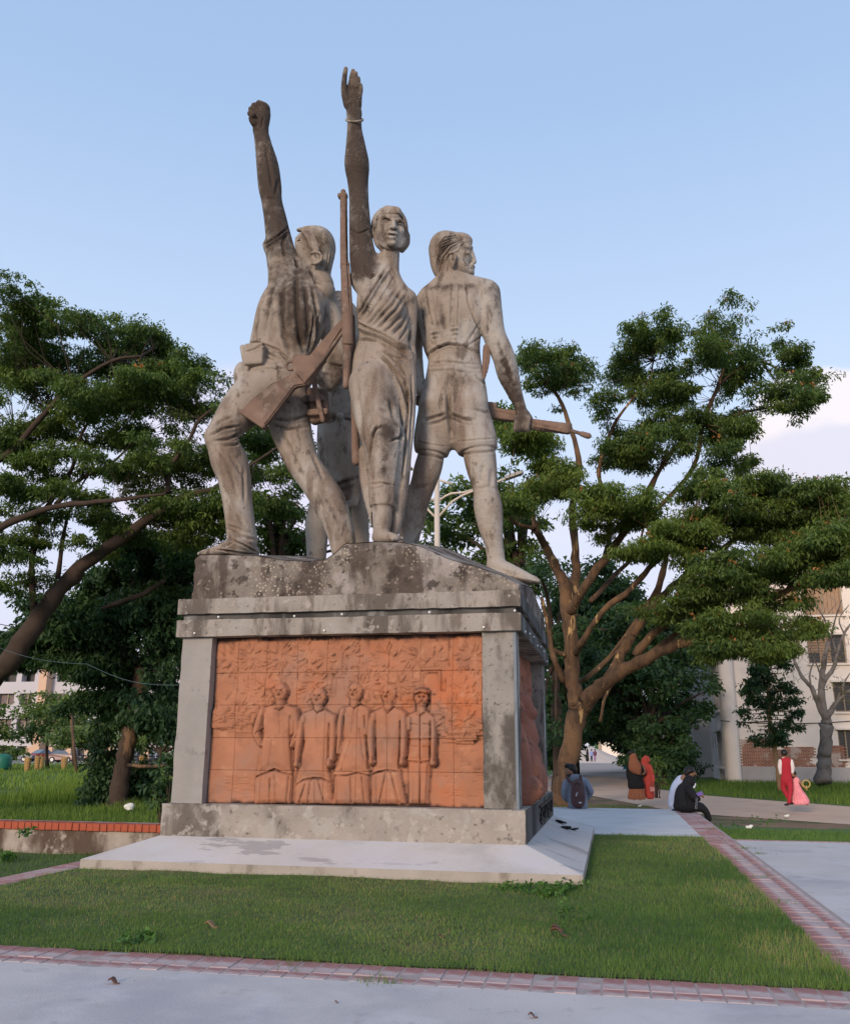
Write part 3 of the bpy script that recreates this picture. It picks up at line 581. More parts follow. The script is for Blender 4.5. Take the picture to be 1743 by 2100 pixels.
man([(455, 480), (560, 440), (640, 445), (720, 490), (740, 640), (680, 700), (670, 850), (690, 1020), (620, 990), (560, 985), (470, 1000), (405, 1040), (440, 850), (470, 700), (445, 640)],
    [(410, 1000), (690, 990), (710, 1200), (400, 1200)],
    [([(478, 520), (450, 640), (430, 760), (425, 850)], [34, 32, 30, 26]), ([(708, 520), (712, 640), (705, 760), (700, 840)], [34, 32, 30, 26])],
    [(408, 1040), (470, 1000), (560, 985), (620, 990), (690, 1018)], [(430, 875, -4), (685, 875, -14)], ([(590, 400), (590, 450)], 38), ((595, 350, 54, 72), dict(glasses=True, turn=-.12)),
    [fold([(480, 560), (475, 700), (445, 900)]), fold([(680, 560), (672, 700), (675, 950)]), fold([(560, 450), (585, 475), (640, 445)], -.014, .006), fold([(585, 475), (580, 600)], -.006), fold([(490, 1040), (440, 1190)]), fold([(530, 1010), (510, 1190)]), fold([(590, 1010), (640, 1190)]), fold([(560, 1020), (560, 1190)], .01), fold([(480, 700), (470, 780)], -.01)])
man([(750, 460), (850, 410), (920, 405), (1010, 440), (1020, 560), (985, 680), (975, 800), (1000, 965), (900, 945), (830, 965), (705, 965), (745, 850), (790, 680), (760, 560)],
    [(720, 940), (990, 930), (1000, 1200), (710, 1200)],
    [([(790, 460), (770, 560), (768, 680), (755, 790)], [30, 30, 26, 20]), ([(985, 470), (985, 560), (970, 640)], [28, 28, 20])],
    [(705, 965), (830, 962), (900, 942), (1000, 965)], [], ([(880, 360), (880, 420)], 38), ((888, 308, 54, 70), dict(glasses=True, turn=-.25)),
    [fold([(800, 500), (785, 680), (735, 900)]), fold([(960, 500), (975, 680), (985, 920)]), fold([(850, 420), (880, 440), (915, 410)], -.014, .006), fold([(880, 440), (860, 640)], -.006), fold([(850, 700), (780, 930)], -.007), fold([(850, 980), (855, 1190)]), fold([(940, 980), (960, 1190)]), fold([(740, 990), (735, 1190)], .01), fold([(920, 600), (960, 840)], -.007)])
man([(1010, 470), (1110, 425), (1190, 425), (1280, 460), (1300, 560), (1250, 680), (1235, 820), (1230, 930), (1130, 925), (1015, 960), (1050, 820), (1045, 680), (1000, 580)],
    [(1020, 925), (1240, 920), (1290, 1200), (1010, 1200)],
    [([(1035, 500), (1012, 600), (1010, 700), (1018, 810)], [34, 34, 30, 26]), ([(1270, 500), (1275, 620), (1270, 720), (1268, 815)], [34, 32, 30, 26])],
    [(1015, 958), (1070, 935), (1130, 925), (1230, 930)], [(1022, 855, 6), (1265, 860, -12)], ([(1150, 370), (1150, 430)], 38), ((1155, 325, 55, 70), dict(glasses=True, turn=-.3)),
    [fold([(1050, 540), (1045, 700), (1050, 900)]), fold([(1245, 540), (1245, 700), (1232, 900)]), fold([(1110, 430), (1145, 480), (1190, 430)], -.014, .006), fold([(1140, 480), (1140, 640)], -.009, .005), fold([(1150, 480), (1150, 640)], .006, .005), fold([(1130, 950), (1080, 1190)]), fold([(1170, 950), (1230, 1190)]), fold([(1050, 980), (1050, 1190)], .01)])
man([(1300, 490), (1370, 460), (1450, 460), (1520, 500), (1530, 640), (1480, 680), (1485, 850), (1400, 860), (1300, 850), (1320, 690), (1310, 600)],
    [(1310, 850), (1490, 850), (1480, 1000), (1470, 1200), (1310, 1200)],
    [([(1505, 530), (1512, 640), (1508, 740), (1508, 830)], [28, 26, 24, 20]), ([(1320, 520), (1318, 600)], [24, 20])],
    [(1300, 850), (1400, 860), (1485, 850)], [(1508, 862, -4)], ([(1410, 400), (1410, 470)], 36), ((1415, 360, 47, 66), dict(glasses=False, turn=.12, moust=True, capon=True)),
    [fold([(1315, 672), (1480, 672)], .012, .005), fold([(1315, 690), (1480, 690)], -.012, .005), fold([(1365, 470), (1400, 490), (1440, 460), (1480, 485)], .012, .005), fold([(1403, 490), (1403, 850)], -.01, .005), fold([(1408, 870), (1400, 1190)]), fold([(1455, 880), (1440, 1190)], .008), fold([(1330, 560), (1385, 570)], -.01, .005), fold([(1430, 560), (1485, 570)], -.01, .005), fold([(1330, 740), (1385, 745)], -.01, .005), fold([(1430, 740), (1480, 750)], -.01, .005), fold([(1350, 880), (1350, 1190)], -.008), fold([(1490, 540), (1480, 840)], -.012)])
# broken marks on lower right and water lines lower left
for k in range(30):
    x = random.uniform(1180, 1360); y = random.uniform(900, 1150); line([(x, y), (x+random.uniform(10, 50), y+random.uniform(-6, 6))], 0.004, -0.008, rel_uv)
for k in range(26):
    x = random.uniform(240, 360); y = random.uniform(1040, 1140); line([(x, y), (x+random.uniform(10, 60), y+random.uniform(-6, 6))], 0.004, 0.007, rel_uv)
# darker under cornice, bottom edge and cracks; carved hollows hold dirt and painted shade
stain_shade = 0.60*np.exp(-((UZ1-RZg)/0.055)**2) + 0.34*np.exp(-((RZg-UZ0)/0.04)**2)*(1+fbm(RXg*7, RZg*2, 0, 3, 50)*2) + 0.10*np.clip(fbm(RXg*6, RZg*6, 0, 4, 51)*2, 0, 1)*np.clip(1-(RZg-UZ0)/0.5, 0, 1)
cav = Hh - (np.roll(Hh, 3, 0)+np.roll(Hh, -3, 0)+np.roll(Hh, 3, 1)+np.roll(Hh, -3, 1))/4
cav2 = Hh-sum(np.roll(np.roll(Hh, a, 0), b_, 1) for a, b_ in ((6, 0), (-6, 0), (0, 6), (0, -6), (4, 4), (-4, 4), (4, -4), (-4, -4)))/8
stain_shade = stain_shade + np.clip(-cav*16, 0, .30) + np.clip(-cav2*7, 0, .17) - np.clip(cav2*4, 0, .15)  # hollows darkened, ridges lightened: relief shade painted in along with crevice dirt
bx = [rel_uv(s, 700)[0] for s in (315, 440, 568, 700, 835, 962, 1100, 1238)]; bz = [rel_uv(s_, y)[1] for s_, y in ((800, 602), (800, 742), (800, 882), (800, 1025))]
xi = [0]+[int(np.argmin(abs(gx-b_))) for b_ in bx]+[len(gx)-1]; zi = [0]+sorted(int(np.argmin(abs(gz-b_))) for b_ in bz)+[len(gz)-1]
panel = thing('terracotta_relief', ((UX0+UX1)/2, YR, UZ0), 'orange terracotta relief of five standing men under trees on the front of the pedestal', 'relief')
b = MB(); b.box(UX0, UX1, YR+0.05, YR+0.085, UZ0, UZ1); b.build('backing', M_mortar, panel)
for a in range(len(xi)-1):
    for c in range(len(zi)-1):
        x0, x1, z0, z1 = xi[a], xi[a+1], zi[c], zi[c+1]
        X = RXg[z0:z1+1, x0:x1+1].copy(); Z = RZg[z0:z1+1, x0:x1+1].copy(); H_ = Hh[z0:z1+1, x0:x1+1].copy() + random.uniform(-.002, .002); S_ = stain_shade[z0:z1+1, x0:x1+1].copy()
        H_[0, :] -= .004; H_[-1, :] -= .004; H_[:, 0] -= .003; H_[:, -1] -= .003
        X[:, 0] += .0006; X[:, -1] -= .0006; Z[0] += .0006; Z[-1] -= .0006
        ny_, nx_ = X.shape; V = np.stack([X.ravel(), (YR+0.02-H_).ravel(), Z.ravel()], 1); i = np.arange(nx_*ny_).reshape(ny_, nx_)
        Fq = np.stack([i[:-1, :-1].ravel(), i[:-1, 1:].ravel(), i[1:, 1:].ravel(), i[1:, :-1].ravel()], 1)
        # rim back to the backing
        rim = np.concatenate([i[0, :], i[1:, -1], i[-1, ::-1][1:], i[::-1, 0][1:-1]]); n0 = len(V); R_ = V[rim].copy(); R_[:, 1] = YR+0.05; V = np.concatenate([V, R_]); j = np.arange(len(rim)); jn = np.roll(j, -1)
        Fr = np.stack([rim[jn], rim[j], n0+j, n0+jn], 1)
        link('tile', npmesh('tile', V, np.concatenate([Fq, Fr]), True, {'stain_shade': np.concatenate([S_.ravel(), S_.ravel()[rim]])}), M_terra, panel)
# ------------------------------------------------------------------ rough terracotta relief on the right side
M_terra2 = mat('rough_terracotta', (0.30, 0.125, 0.085), 0.9, 0.25, 4, 0.9, 30, layers=(((0.38, 0.15, 0.08), 2, 0.5, 0.64, 0.7), ((0.12, 0.07, 0.06), 6, 0.55, 0.66, 0.7)))
sy0, sy1 = YL+PW+.004, YL+2*HD-PW-.004
gy = np.linspace(sy0, sy1, 150); gz2 = np.linspace(UZ0, UZ1, 130); SY, SZ_ = np.meshgrid(gy, gz2)
t_ = (SY-sy0)/(sy1-sy0); v_ = (SZ_-UZ0)/(UZ1-UZ0)
D = 0.05 + 0.16*np.clip(1-v_, 0, 1)**1.2 + 0.05*fbm(SY*2.4, SZ_*2.4, 0, 5, 60) + 0.03*np.abs(fbm(SY*10, SZ_*7, 0, 3, 61))
def sb(y, z, ry, rz, h):
    global D
    q = 1-((SY-y)/ry)**2-((SZ_-z)/rz)**2; D = np.maximum(D, np.where(q > 0, D*0.6+h*np.sqrt(np.clip(q, 0, 1)), 0))
zb = UZ0
for (y, z, ry, rz, h) in ((.9, 1.12, .15, .17, .26), (.95, .75, .28, .42, .30), (.7, .35, .22, .4, .34), (1.25, .3, .3, .28, .34), (1.6, .55, .14, .15, .26), (1.65, .22, .26, .3, .3), (2.2, .3, .25, .35, .26), (2.4, .75, .13, .15, .2), (2.8, .2, .3, .3, .24), (.35, .5, .2, .5, .25), (.45, 1.05, .13, .15, .2), (.4, .15, .25, .2, .3)):
    sb(sy0+y, zb+z, ry, rz, h)
for k in range(70):
    sb(sy0+random.uniform(0, 3.5), zb+random.uniform(0, 1.8), random.uniform(.03, .09), random.uniform(.04, .12), random.uniform(.03, .09))
D = D*np.clip(np.minimum(t_, 1-t_)*14, 0.15, 1)
sp = thing('side_relief', (CX+WL, (sy0+sy1)/2, UZ0), 'rough reddish relief of crouching figures on the right side of the pedestal', 'relief')
V = np.stack([(CX+WL-0.235+D*0.9).ravel(), SY.ravel(), SZ_.ravel()], 1); i = np.arange(V.shape[0]).reshape(SY.shape)
Fq = np.stack([i[:-1, :-1].ravel(), i[:-1, 1:].ravel(), i[1:, 1:].ravel(), i[1:, :-1].ravel()], 1)
link('relief_surface', npmesh('side_relief', V, Fq, True), M_terra2, sp)
# ------------------------------------------------------------------ sculpting engine: blended tapered volumes -> one continuous surface
def surface_nets(D, org, h):
    ins = D < 0
    c = [ins[i:ins.shape[0]-1+i, j:ins.shape[1]-1+j, k:ins.shape[2]-1+k] for i in (0, 1) for j in (0, 1) for k in (0, 1)]
    s = sum(x.astype(np.uint8) for x in c); act = (s > 0) & (s < 8)
    idx = np.full(act.shape, -1, np.int64); I = np.argwhere(act); idx[act] = np.arange(len(I))
    P_ = np.zeros((len(I), 3)); cnt = np.zeros(len(I))
    for ax in range(3):
        for a in (0, 1):
            for b_ in (0, 1):
                o0 = np.zeros(3, int); o = [x for x in range(3) if x != ax]; o0[o[0]] = a; o0[o[1]] = b_; o1 = o0.copy(); o1[ax] = 1
                A = D[tuple((I+o0).T)]; B = D[tuple((I+o1).T)]; m = (A < 0) != (B < 0)
                t = np.where(m, A/(A-B+1e-12*(A == B)), 0); p = np.tile(o0.astype(float), (len(I), 1)); p[:, ax] += t
                P_[m] += p[m]; cnt[m] += 1
    V = (I + P_/cnt[:, None])*h + org
    Q = []
    for ax in range(3):
        o = [x for x in range(3) if x != ax]
        sl0 = [slice(None)]*3; sl1 = [slice(None)]*3; sl0[ax] = slice(0, -1); sl1[ax] = slice(1, None)
        for x in o: sl0[x] = slice(1, -1); sl1[x] = slice(1, -1)
        A = ins[tuple(sl0)]; B = ins[tuple(sl1)]; E = np.argwhere(A != B)
        if len(E) == 0: continue
        fl = A[tuple(E.T)]; E = E.copy()
        for x in o: E[:, x] += 1
        def at(d0, d1):
            q = E.copy(); q[:, o[0]] -= d0; q[:, o[1]] -= d1; return idx[tuple(q.T)]
        q = np.stack([at(1, 1), at(0, 1), at(0, 0), at(1, 0)], 1)
        flip = fl if ax != 1 else ~fl
        q = np.where(flip[:, None], q, q[:, ::-1]); Q.append(q)
    return V, np.concatenate(Q)
def vnormals(V, Q):
    n = np.cross(V[Q[:, 2]]-V[Q[:, 0]], V[Q[:, 3]]-V[Q[:, 1]]); N = np.zeros_like(V)
    for k in range(4): 
        for a in range(3): N[:, a] += np.bincount(Q[:, k], n[:, a], len(V))
    return N/(np.linalg.norm(N, axis=1)[:, None]+1e-12)
class Sculpt:
    """volumes are given at places measured on the photo: (px, py, depth offset from plane Y0), radii in photo pixels"""
    def __init__(s, Y0, h): s.Y0 = Y0; s.h = h; s.p = []; s.g = []; s.st = []; s.cl = []
    def J(s, p): return W(p[0], p[1], s.Y0+p[2])
    def cone(s, a, b, ra, rb, k=8, fl=1.0, op=1):
        A, B = s.J(a), s.J(b); m = mpp((A+B)/2); s.p.append(('c', A, B, ra*m, rb*m, max(k*m, 1e-4), fl, op)); return s
    def chain(s, pts, k=8, fl=1.0, op=1):
        """one limb: smooth curve through the given stations, blended once into the rest"""
        if len(pts) == 2: return s.cone(pts[0][:3], pts[1][:3], pts[0][3], pts[1][3], k, fl, op)
        Q = []
        for q in pts: c = s.J(q); Q.append([*c, q[3]*mpp(c)])
        Q = np.array(Q); E_ = np.vstack([2*Q[0]-Q[1], Q, 2*Q[-1]-Q[-2]]); out = []
        for i in range(len(Q)-1):
            a, b_, c, d = E_[i:i+4]
            for t in (0, .25, .5, .75): out.append(0.5*(2*b_+(c-a)*t+(2*a-5*b_+4*c-d)*t*t+(3*b_-a-3*c+d)*t**3))
        out.append(Q[-1]); out = np.array(out); out[:, 3] = np.maximum(out[:, 3], 0.002)
        s.p.append(('n', out, None, max(k*mpp(Q[0, :3]), 1e-4), fl, op)); return s
    def below(s, c, half, depth=0.6, ang=0.0, k=1.0):
        """cut away everything under a line (hem): centre px, half width px, tilt"""
        C_ = s.J((c[0], c[1], c[2] if len(c) > 2 else 0)); m = mpp(C_); R = np.array([[math.cos(ang), 0, -math.sin(ang)], [0, 1, 0], [math.sin(ang), 0, math.cos(ang)]])
        h_ = 45*m; s.p.append(('b', C_ - R[:, 2]*h_, np.array([half*m, depth, h_]), R, max(k*m, 1e-4), -1, 1*m)); return s
    def ell(s, c, r, k=6, rot=None, op=1):
        C_ = s.J(c); m = mpp(C_); s.p.append(('e', C_, np.array(r, float)*m, rot, max(k*m, 1e-4), op)); return s
    def box(s, c, r, k=2, rot=None, rd=2, op=1):
        C_ = s.J(c); m = mpp(C_); s.p.append(('b', C_, np.array(r, float)*m, rot, max(k*m, 1e-4), op, rd*m)); return s
    def groove(s, pts, w=2.5, d=-0.012): s.g.append((np.array(pts, float), w, d)); return s
    def stain(s, x, y, rx, ry, a=0.5): s.st.append((x, y, rx, ry, a)); return s  # local tone: weather stains, hair colour, and shade painted around features
    def cut(s, pz, side=1): s.cl.append((pz, side)); return s
    def field(s):
        lo = np.full(3, 1e9); hi = -lo
        bb = []
        for q in s.p:
            if q[0] == 'n': r = q[1][:, 3].max()*max(1, q[4]); l, u = q[1][:, :3].min(0)-r, q[1][:, :3].max(0)+r; k = q[3]; op = q[5]
            elif q[0] == 'c': r = max(q[3], q[4])*max(1, q[6]); l, u = np.minimum(q[1], q[2])-r, np.maximum(q[1], q[2])+r; k = q[5]; op = q[7]
            elif q[0] == 'e': r = q[2].max(); l, u = q[1]-r, q[1]+r; k = q[4]; op = q[5]
            else: r = np.linalg.norm(q[2]); l, u = q[1]-r, q[1]+r; k = q[4]; op = q[5]
            bb.append((l-k-2*s.h, u+k+2*s.h))
            if op > 0: lo = np.minimum(lo, l-k*.3); hi = np.maximum(hi, u+k*.3)
        lo -= 3*s.h; hi += 3*s.h; n = np.ceil((hi-lo)/s.h).astype(int)+1
        D = np.full(n, 1.0, np.float32)
        for q, (l, u) in zip(s.p, bb):
            i0 = np.clip(np.floor((l-lo)/s.h).astype(int), 0, n); i1 = np.clip(np.ceil((u-lo)/s.h).astype(int)+1, 0, n)
            if (i1 <= i0).any(): continue
            ax = [(lo[a]+s.h*np.arange(i0[a], i1[a])).astype(np.float32) for a in range(3)]
            X, Y, Z = ax[0][:, None, None], ax[1][None, :, None], ax[2][None, None, :]
            if q[0] == 'n':
                _, P4, _n, k, fl, op = q; dist = None
                sh = (len(ax[0]), len(ax[1]), len(ax[2])); dist = np.full(sh, 9.0, np.float32)
                for u4, v4 in zip(P4[:-1], P4[1:]):
                    ra, rb = float(u4[3]), float(v4[3]); rr = max(ra, rb)*max(1, fl)+k+2*s.h
                    l4, h4 = np.minimum(u4, v4)[:3]-rr, np.maximum(u4, v4)[:3]+rr
                    j0 = [int(np.clip((l4[a]-ax[a][0])/s.h, 0, sh[a])) for a in range(3)]; j1 = [int(np.clip((h4[a]-ax[a][0])/s.h+2, 0, sh[a])) for a in range(3)]
                    x_, y_, z_ = ax[0][j0[0]:j1[0], None, None], ax[1][None, j0[1]:j1[1], None], ax[2][None, None, j0[2]:j1[2]]
                    d = (v4-u4)[:3]; L2 = float(d@d)+1e-12; t = np.clip(((x_-u4[0])*d[0]+(y_-u4[1])*d[1]+(z_-u4[2])*d[2])/L2, 0, 1)
                    dy = (y_-u4[1]-t*d[1])/fl; q_ = np.sqrt((x_-u4[0]-t*d[0])**2+dy*dy+(z_-u4[2]-t*d[2])**2)-(ra+(rb-ra)*t)
                    if fl < 1: q_ = q_*(0.5+0.5*fl)
                    v_ = dist[j0[0]:j1[0], j0[1]:j1[1], j0[2]:j1[2]]; np.minimum(v_, q_, out=v_)
            elif q[0] == 'c':
                _, A, B, ra, rb, k, fl, op = q; d = B-A; L2 = float(d@d)+1e-12
                t = np.clip(((X-A[0])*d[0]+(Y-A[1])*d[1]+(Z-A[2])*d[2])/L2, 0, 1)
                dy = (Y-A[1]-t*d[1])/fl
                dist = np.sqrt((X-A[0]-t*d[0])**2+dy*dy+(Z-A[2]-t*d[2])**2) - (ra+(rb-ra)*t)
                if fl < 1: dist = dist*(0.5+0.5*fl)
            else:
                C_, r, rot, k, op = q[1:6]; px_, py_, pz_ = X-C_[0], Y-C_[1], Z-C_[2]
                if rot is not None:
                    R = np.asarray(rot); px_, py_, pz_ = [R[0, a]*px_+R[1, a]*py_+R[2, a]*pz_ for a in range(3)]
                if q[0] == 'e':
                    k0 = np.sqrt((px_/r[0])**2+(py_/r[1])**2+(pz_/r[2])**2); k1 = np.sqrt((px_/r[0]**2)**2+(py_/r[1]**2)**2+(pz_/r[2]**2)**2)
                    dist = k0*(k0-1)/(k1+1e-6)
                else:
                    rd = q[6]; a_, b_, c_ = np.abs(px_)-r[0]+rd, np.abs(py_)-r[1]+rd, np.abs(pz_)-r[2]+rd
                    dist = np.sqrt(np.maximum(a_, 0)**2+np.maximum(b_, 0)**2+np.maximum(c_, 0)**2)+np.minimum(np.maximum(a_, np.maximum(b_, c_)), 0)-rd
            S = D[i0[0]:i1[0], i0[1]:i1[1], i0[2]:i1[2]]
            if op > 0:
                hh = np.maximum(k-np.abs(S-dist), 0)/k; S[...] = np.minimum(S, dist)-hh*hh*k*0.25
            else:
                hh = np.maximum(k-np.abs(S+dist), 0)/k; S[...] = np.maximum(S, -dist)+hh*hh*k*0.25
        D[0] = D[-1] = 1; D[:, 0] = D[:, -1] = 1; D[:, :, 0] = D[:, :, -1] = 1
        return D, lo
    def mesh(s, name, noise=0.004, nsc=9.0, seed=0, smooth_it=1, big=0.0, gain=1.0):
        D, lo = s.field(); V, Q = surface_nets(D, lo, s.h)
        for _ in range(smooth_it):      # relax the stair steps
            A = np.zeros_like(V); c = np.zeros(len(V))
            for a, b_ in ((0, 1), (1, 2), (2, 3), (3, 0)):
                for u, v in ((a, b_), (b_, a)):
                    for x in range(3): A[:, x] += np.bincount(Q[:, u], V[Q[:, v], x], len(V))
                    c += np.bincount(Q[:, u], minlength=len(V))
            V = V*0.5+0.5*A/c[:, None]
        N = vnormals(V, Q); px, py, dep = PX(V)
        view = V-np.array([0, 0, CAM_H]); view /= np.linalg.norm(view, axis=1)[:, None]
        face = np.clip(-(N*view).sum(1)*3.0, 0, 1)
        d = np.zeros(len(V)); stain_shade = np.zeros(len(V))
        for P_, w, a in s.g:
            l, u = P_.min(0)-3*w, P_.max(0)+3*w
            I = np.where((px > l[0]) & (px < u[0]) & (py > l[1]) & (py < u[1]) & (face > 0))[0]
            if len(I) == 0: continue
            X, Y = px[I], py[I]; best = np.full(len(I), 1e9); fade = np.ones(len(I))
            n = len(P_)-1
            for i in range(n):
                ax, ay = P_[i]; dx, dy = P_[i+1]-P_[i]; t = np.clip(((X-ax)*dx+(Y-ay)*dy)/(dx*dx+dy*dy+1e-9), 0, 1)
                q = np.hypot(X-ax-t*dx, Y-ay-t*dy); g = (i+t)/n; m = q < best; best[m] = q[m]; fade[m] = np.clip(np.minimum(g, 1-g)[m]*6, 0.25, 1)
            e = np.exp(-(best/w)**2)*fade*face[I]
            # a crease has raised shoulders
            e2 = np.exp(-((best-1.9*w)/w)**2)*fade*face[I]
            d[I] += gain*(a*e - 0.28*a*e2)
            if a < 0: stain_shade[I] += e*min(0.30, -a*16)  # shade painted into carved creases and hems as a darker tone
        d += noise*fbm(V[:, 0]*nsc, V[:, 1]*nsc, V[:, 2]*nsc, 4, seed)
        if big: d += big*fbm(V[:, 0]*2.2, V[:, 1]*2.2, V[:, 2]*1.5, 2, seed+3)
        V = V + N*d[:, None]
        for x, y, rx, ry, a in s.st: stain_shade += a*np.exp(-((px-x)/rx)**2-((py-y)/ry)**2)
        return npmesh(name, V, Q, True, {'stain_shade': stain_shade})
# ------------------------------------------------------------------ the four concrete freedom-fighter figures
M_stat = mat('statue_concrete', (0.30, 0.245, 0.198), 0.93, 0.18, 2.2, 0.7, 45, layers=(((0.38, 0.345, 0.305), 1.25, 0.46, 0.58, 0.85, (1, 1, 0.8)), ((0.15, 0.10, 0.07), 1.9, 0.50, 0.64, 0.7, (1.3, 1.3, 0.35)), ((0.085, 0.062, 0.048), 4.5, 0.58, 0.66, 0.7, (1.2, 1.2, 0.5)), ((0.06, 0.048, 0.04), 17, 0.62, 0.70, 0.6)), attr='stain_shade', attr_col=(0.048, 0.033, 0.025), voro=((0.50, 0.44, 0.36), 48, 0.22, 0.8, 0.45))
M_gun = mat('brown_cast_rifle', (0.185, 0.12, 0.088), 0.92, 0.18, 5, 0.5, 45, layers=(((0.10, 0.07, 0.055), 3, 0.48, 0.62, 0.75), ((0.26, 0.20, 0.16), 5, 0.54, 0.68, 0.6)), attr='stain_shade', attr_col=(0.04, 0.03, 0.025))
HV = 0.0138
def statue(name, label, loc): return thing(name, loc, label, 'statue', 'concrete statues on the pedestal')
# ---------- C: man seen from behind, right
C_ = Sculpt(11.6, HV)
C_.chain([(925, 636, 0, 66), (925, 690, 0, 61), (931, 730, 0, 54), (932, 775, 0, 60), (931, 820, 0, 69), (930, 858, 0, 66)], 10, .60)
C_.chain([(878, 622, .02, 28), (930, 602, -.02, 30), (992, 600, 0, 29)], 12, .85)
C_.chain([(880, 600, 0, 14), (925, 575, 0, 22), (975, 586, 0, 16)], 14, .9)
C_.chain([(925, 590, -.02, 25), (925, 552, 0, 22)], 10)
C_.ell((893, 832, -.13), (34, 26, 34), 16); C_.ell((962, 828, -.13), (36, 26, 34), 16)
C_.ell((892, 640, -.12), (30, 16, 40), 22); C_.ell((960, 640, -.12), (30, 16, 40), 22)
C_.chain([(893, 868, 0, 40), (886, 900, 0, 38), (886, 922, 0, 36)], 10, .9); C_.chain([(967, 868, 0, 42), (974, 895, 0, 43), (977, 912, 0, 43)], 10, .9)
C_.below((886, 931, 0), 42, .8, -.17); C_.below((979, 926, 0), 46, .8, .12)
C_.chain([(886, 905, 0, 27), (884, 932, 0, 27), (877, 962, .02, 28.5), (865, 1000, .05, 25.5), (850, 1035, .08, 28), (845, 1065, .1, 27), (840, 1095, .12, 22), (838, 1128, .12, 20)], 1.2)
C_.chain([(978, 900, 0, 31), (983, 932, 0, 33), (988, 962, -.02, 31), (995, 1000, -.04, 25.5), (1001, 1042, -.02, 29.5), (1006, 1080, 0, 25), (1012, 1112, .02, 19.5), (1017, 1145, .03, 18.5), (1018, 1158, .03, 19)], 1.2)
C_.chain([(1012, 1162, .06, 14), (1030, 1166, -.02, 17), (1058, 1176, -.08, 14), (1082, 1184, -.1, 9), (1098, 1188, -.1, 6)], 7, 1.2)
C_.chain([(1008, 1173, 0, 6), (1050, 1184, -.06, 7), (1104, 1193, -.1, 5)], 3, 3.4)
C_.chain([(1000, 602, 0, 26), (1005, 640, -.02, 25), (1013, 686, 0, 23.5), (1032, 730, .02, 23), (1042, 768, .1, 22), (1055, 805, .18, 15.5), (1065, 830, .24, 12), (1070, 848, .26, 12)], 6)
C_.ell((1072, 856, .27), (15, 13, 17), 6)
for i in range(4): C_.chain([(1060+i*8, 856, .20, 5.2), (1058+i*8, 870, .18, 5), (1057+i*8, 881, .24, 4.6), (1060+i*8, 882, .34, 4)], 1.6)
C_.chain([(1080, 850, .28, 7), (1087, 858, .36, 5.5)], 3)
C_.chain([(868, 640, .12, 22), (852, 700, .2, 16), (855, 760, .1, 14), (862, 800, 0, 12)], 6)
for g, w, d in (([(875, 731), (895, 714), (919, 705), (950, 710), (988, 727)], 2.4, -.05), ([(854, 931), (880, 933), (922, 945)], 2.6, -.022), ([(936, 936), (970, 928), (1019, 925)], 2.6, -.022), ([(877, 745), (920, 741), (984, 748)], 2, -.016), ([(874, 762), (920, 758), (986, 765)], 2, -.016), ([(876, 752), (915, 750)], 3, -.008), ([(945, 755), (985, 757)], 3, -.01),  # hem cuts carry a painted shadow line
                ([(872, 590), (880, 640), (889, 677)], 1.6, -.018), ([(884, 588), (891, 640), (900, 675)], 1.6, -.014), ([(926, 580), (924, 640), (924, 672)], 1.6, -.018), ([(941, 578), (939, 640), (938, 672)], 1.6, -.018), ([(932, 582), (931, 640), (931, 672)], 3.5, .012),
                ([(884, 684), (899, 680)], 2.5, .03), ([(886, 692), (898, 690)], 2, .026), ([(892, 676), (896, 702)], 3, .014), ([(924, 675), (939, 674)], 2.5, .03), ([(926, 684), (938, 684)], 2, .026), ([(931, 676), (932, 698)], 3.5, .014),
                ([(955, 579), (960, 620), (975, 660), (990, 688)], 2, -.022), ([(860, 610), (868, 660), (872, 700)], 2, -.012), ([(919, 800), (920, 850), (926, 902)], 4, -.06), ([(868, 862), (890, 856), (916, 848)], 3, -.03), ([(924, 848), (945, 858), (975, 862)], 3, -.03), ([(876, 872), (900, 866), (920, 855)], 3, -.018), ([(926, 858), (950, 868)], 3, -.018),
                ([(853, 905), (885, 912), (918, 916)], 1.6, -.014), ([(939, 906), (975, 902), (1018, 899)], 1.6, -.014), ([(931, 600), (929, 700)], 4, -.015), ([(905, 620), (912, 680)], 6, -.012), ([(950, 640), (946, 700)], 6, -.012), ([(985, 660), (960, 700)], 2.5, -.01), ([(988, 690), (950, 716)], 2.5, -.01), ([(880, 700), (905, 716)], 3, -.01),
                ([(992, 760), (997, 800)], 3, -.012), ([(975, 770), (998, 790)], 2.4, -.012), ([(970, 840), (1003, 848)], 3, -.015), ([(1002, 620), (996, 690)], 4, -.018), ([(1036, 735), (1050, 790)], 4, -.02), ([(1020, 700), (1030, 730)], 4, -.015), ([(1040, 730), (1028, 745), (1040, 755)], 3, -.012),
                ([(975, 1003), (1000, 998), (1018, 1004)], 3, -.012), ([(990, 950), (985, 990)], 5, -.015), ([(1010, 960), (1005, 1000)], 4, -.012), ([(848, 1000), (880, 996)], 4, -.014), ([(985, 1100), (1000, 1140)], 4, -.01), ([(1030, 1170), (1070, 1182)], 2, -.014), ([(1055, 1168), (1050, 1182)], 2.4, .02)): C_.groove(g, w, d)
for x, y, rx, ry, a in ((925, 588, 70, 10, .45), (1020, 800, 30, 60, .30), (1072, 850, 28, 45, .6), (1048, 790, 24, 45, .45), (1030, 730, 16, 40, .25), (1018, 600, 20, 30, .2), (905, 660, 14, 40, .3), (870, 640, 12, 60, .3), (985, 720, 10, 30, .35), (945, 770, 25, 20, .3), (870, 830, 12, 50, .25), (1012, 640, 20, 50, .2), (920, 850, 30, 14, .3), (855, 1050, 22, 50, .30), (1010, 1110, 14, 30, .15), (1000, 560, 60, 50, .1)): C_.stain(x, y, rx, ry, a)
sC = statue('statue_figure', 'concrete man seen from behind in suspenders and shorts, holding a rifle low', W(930, 1170, 11.6))
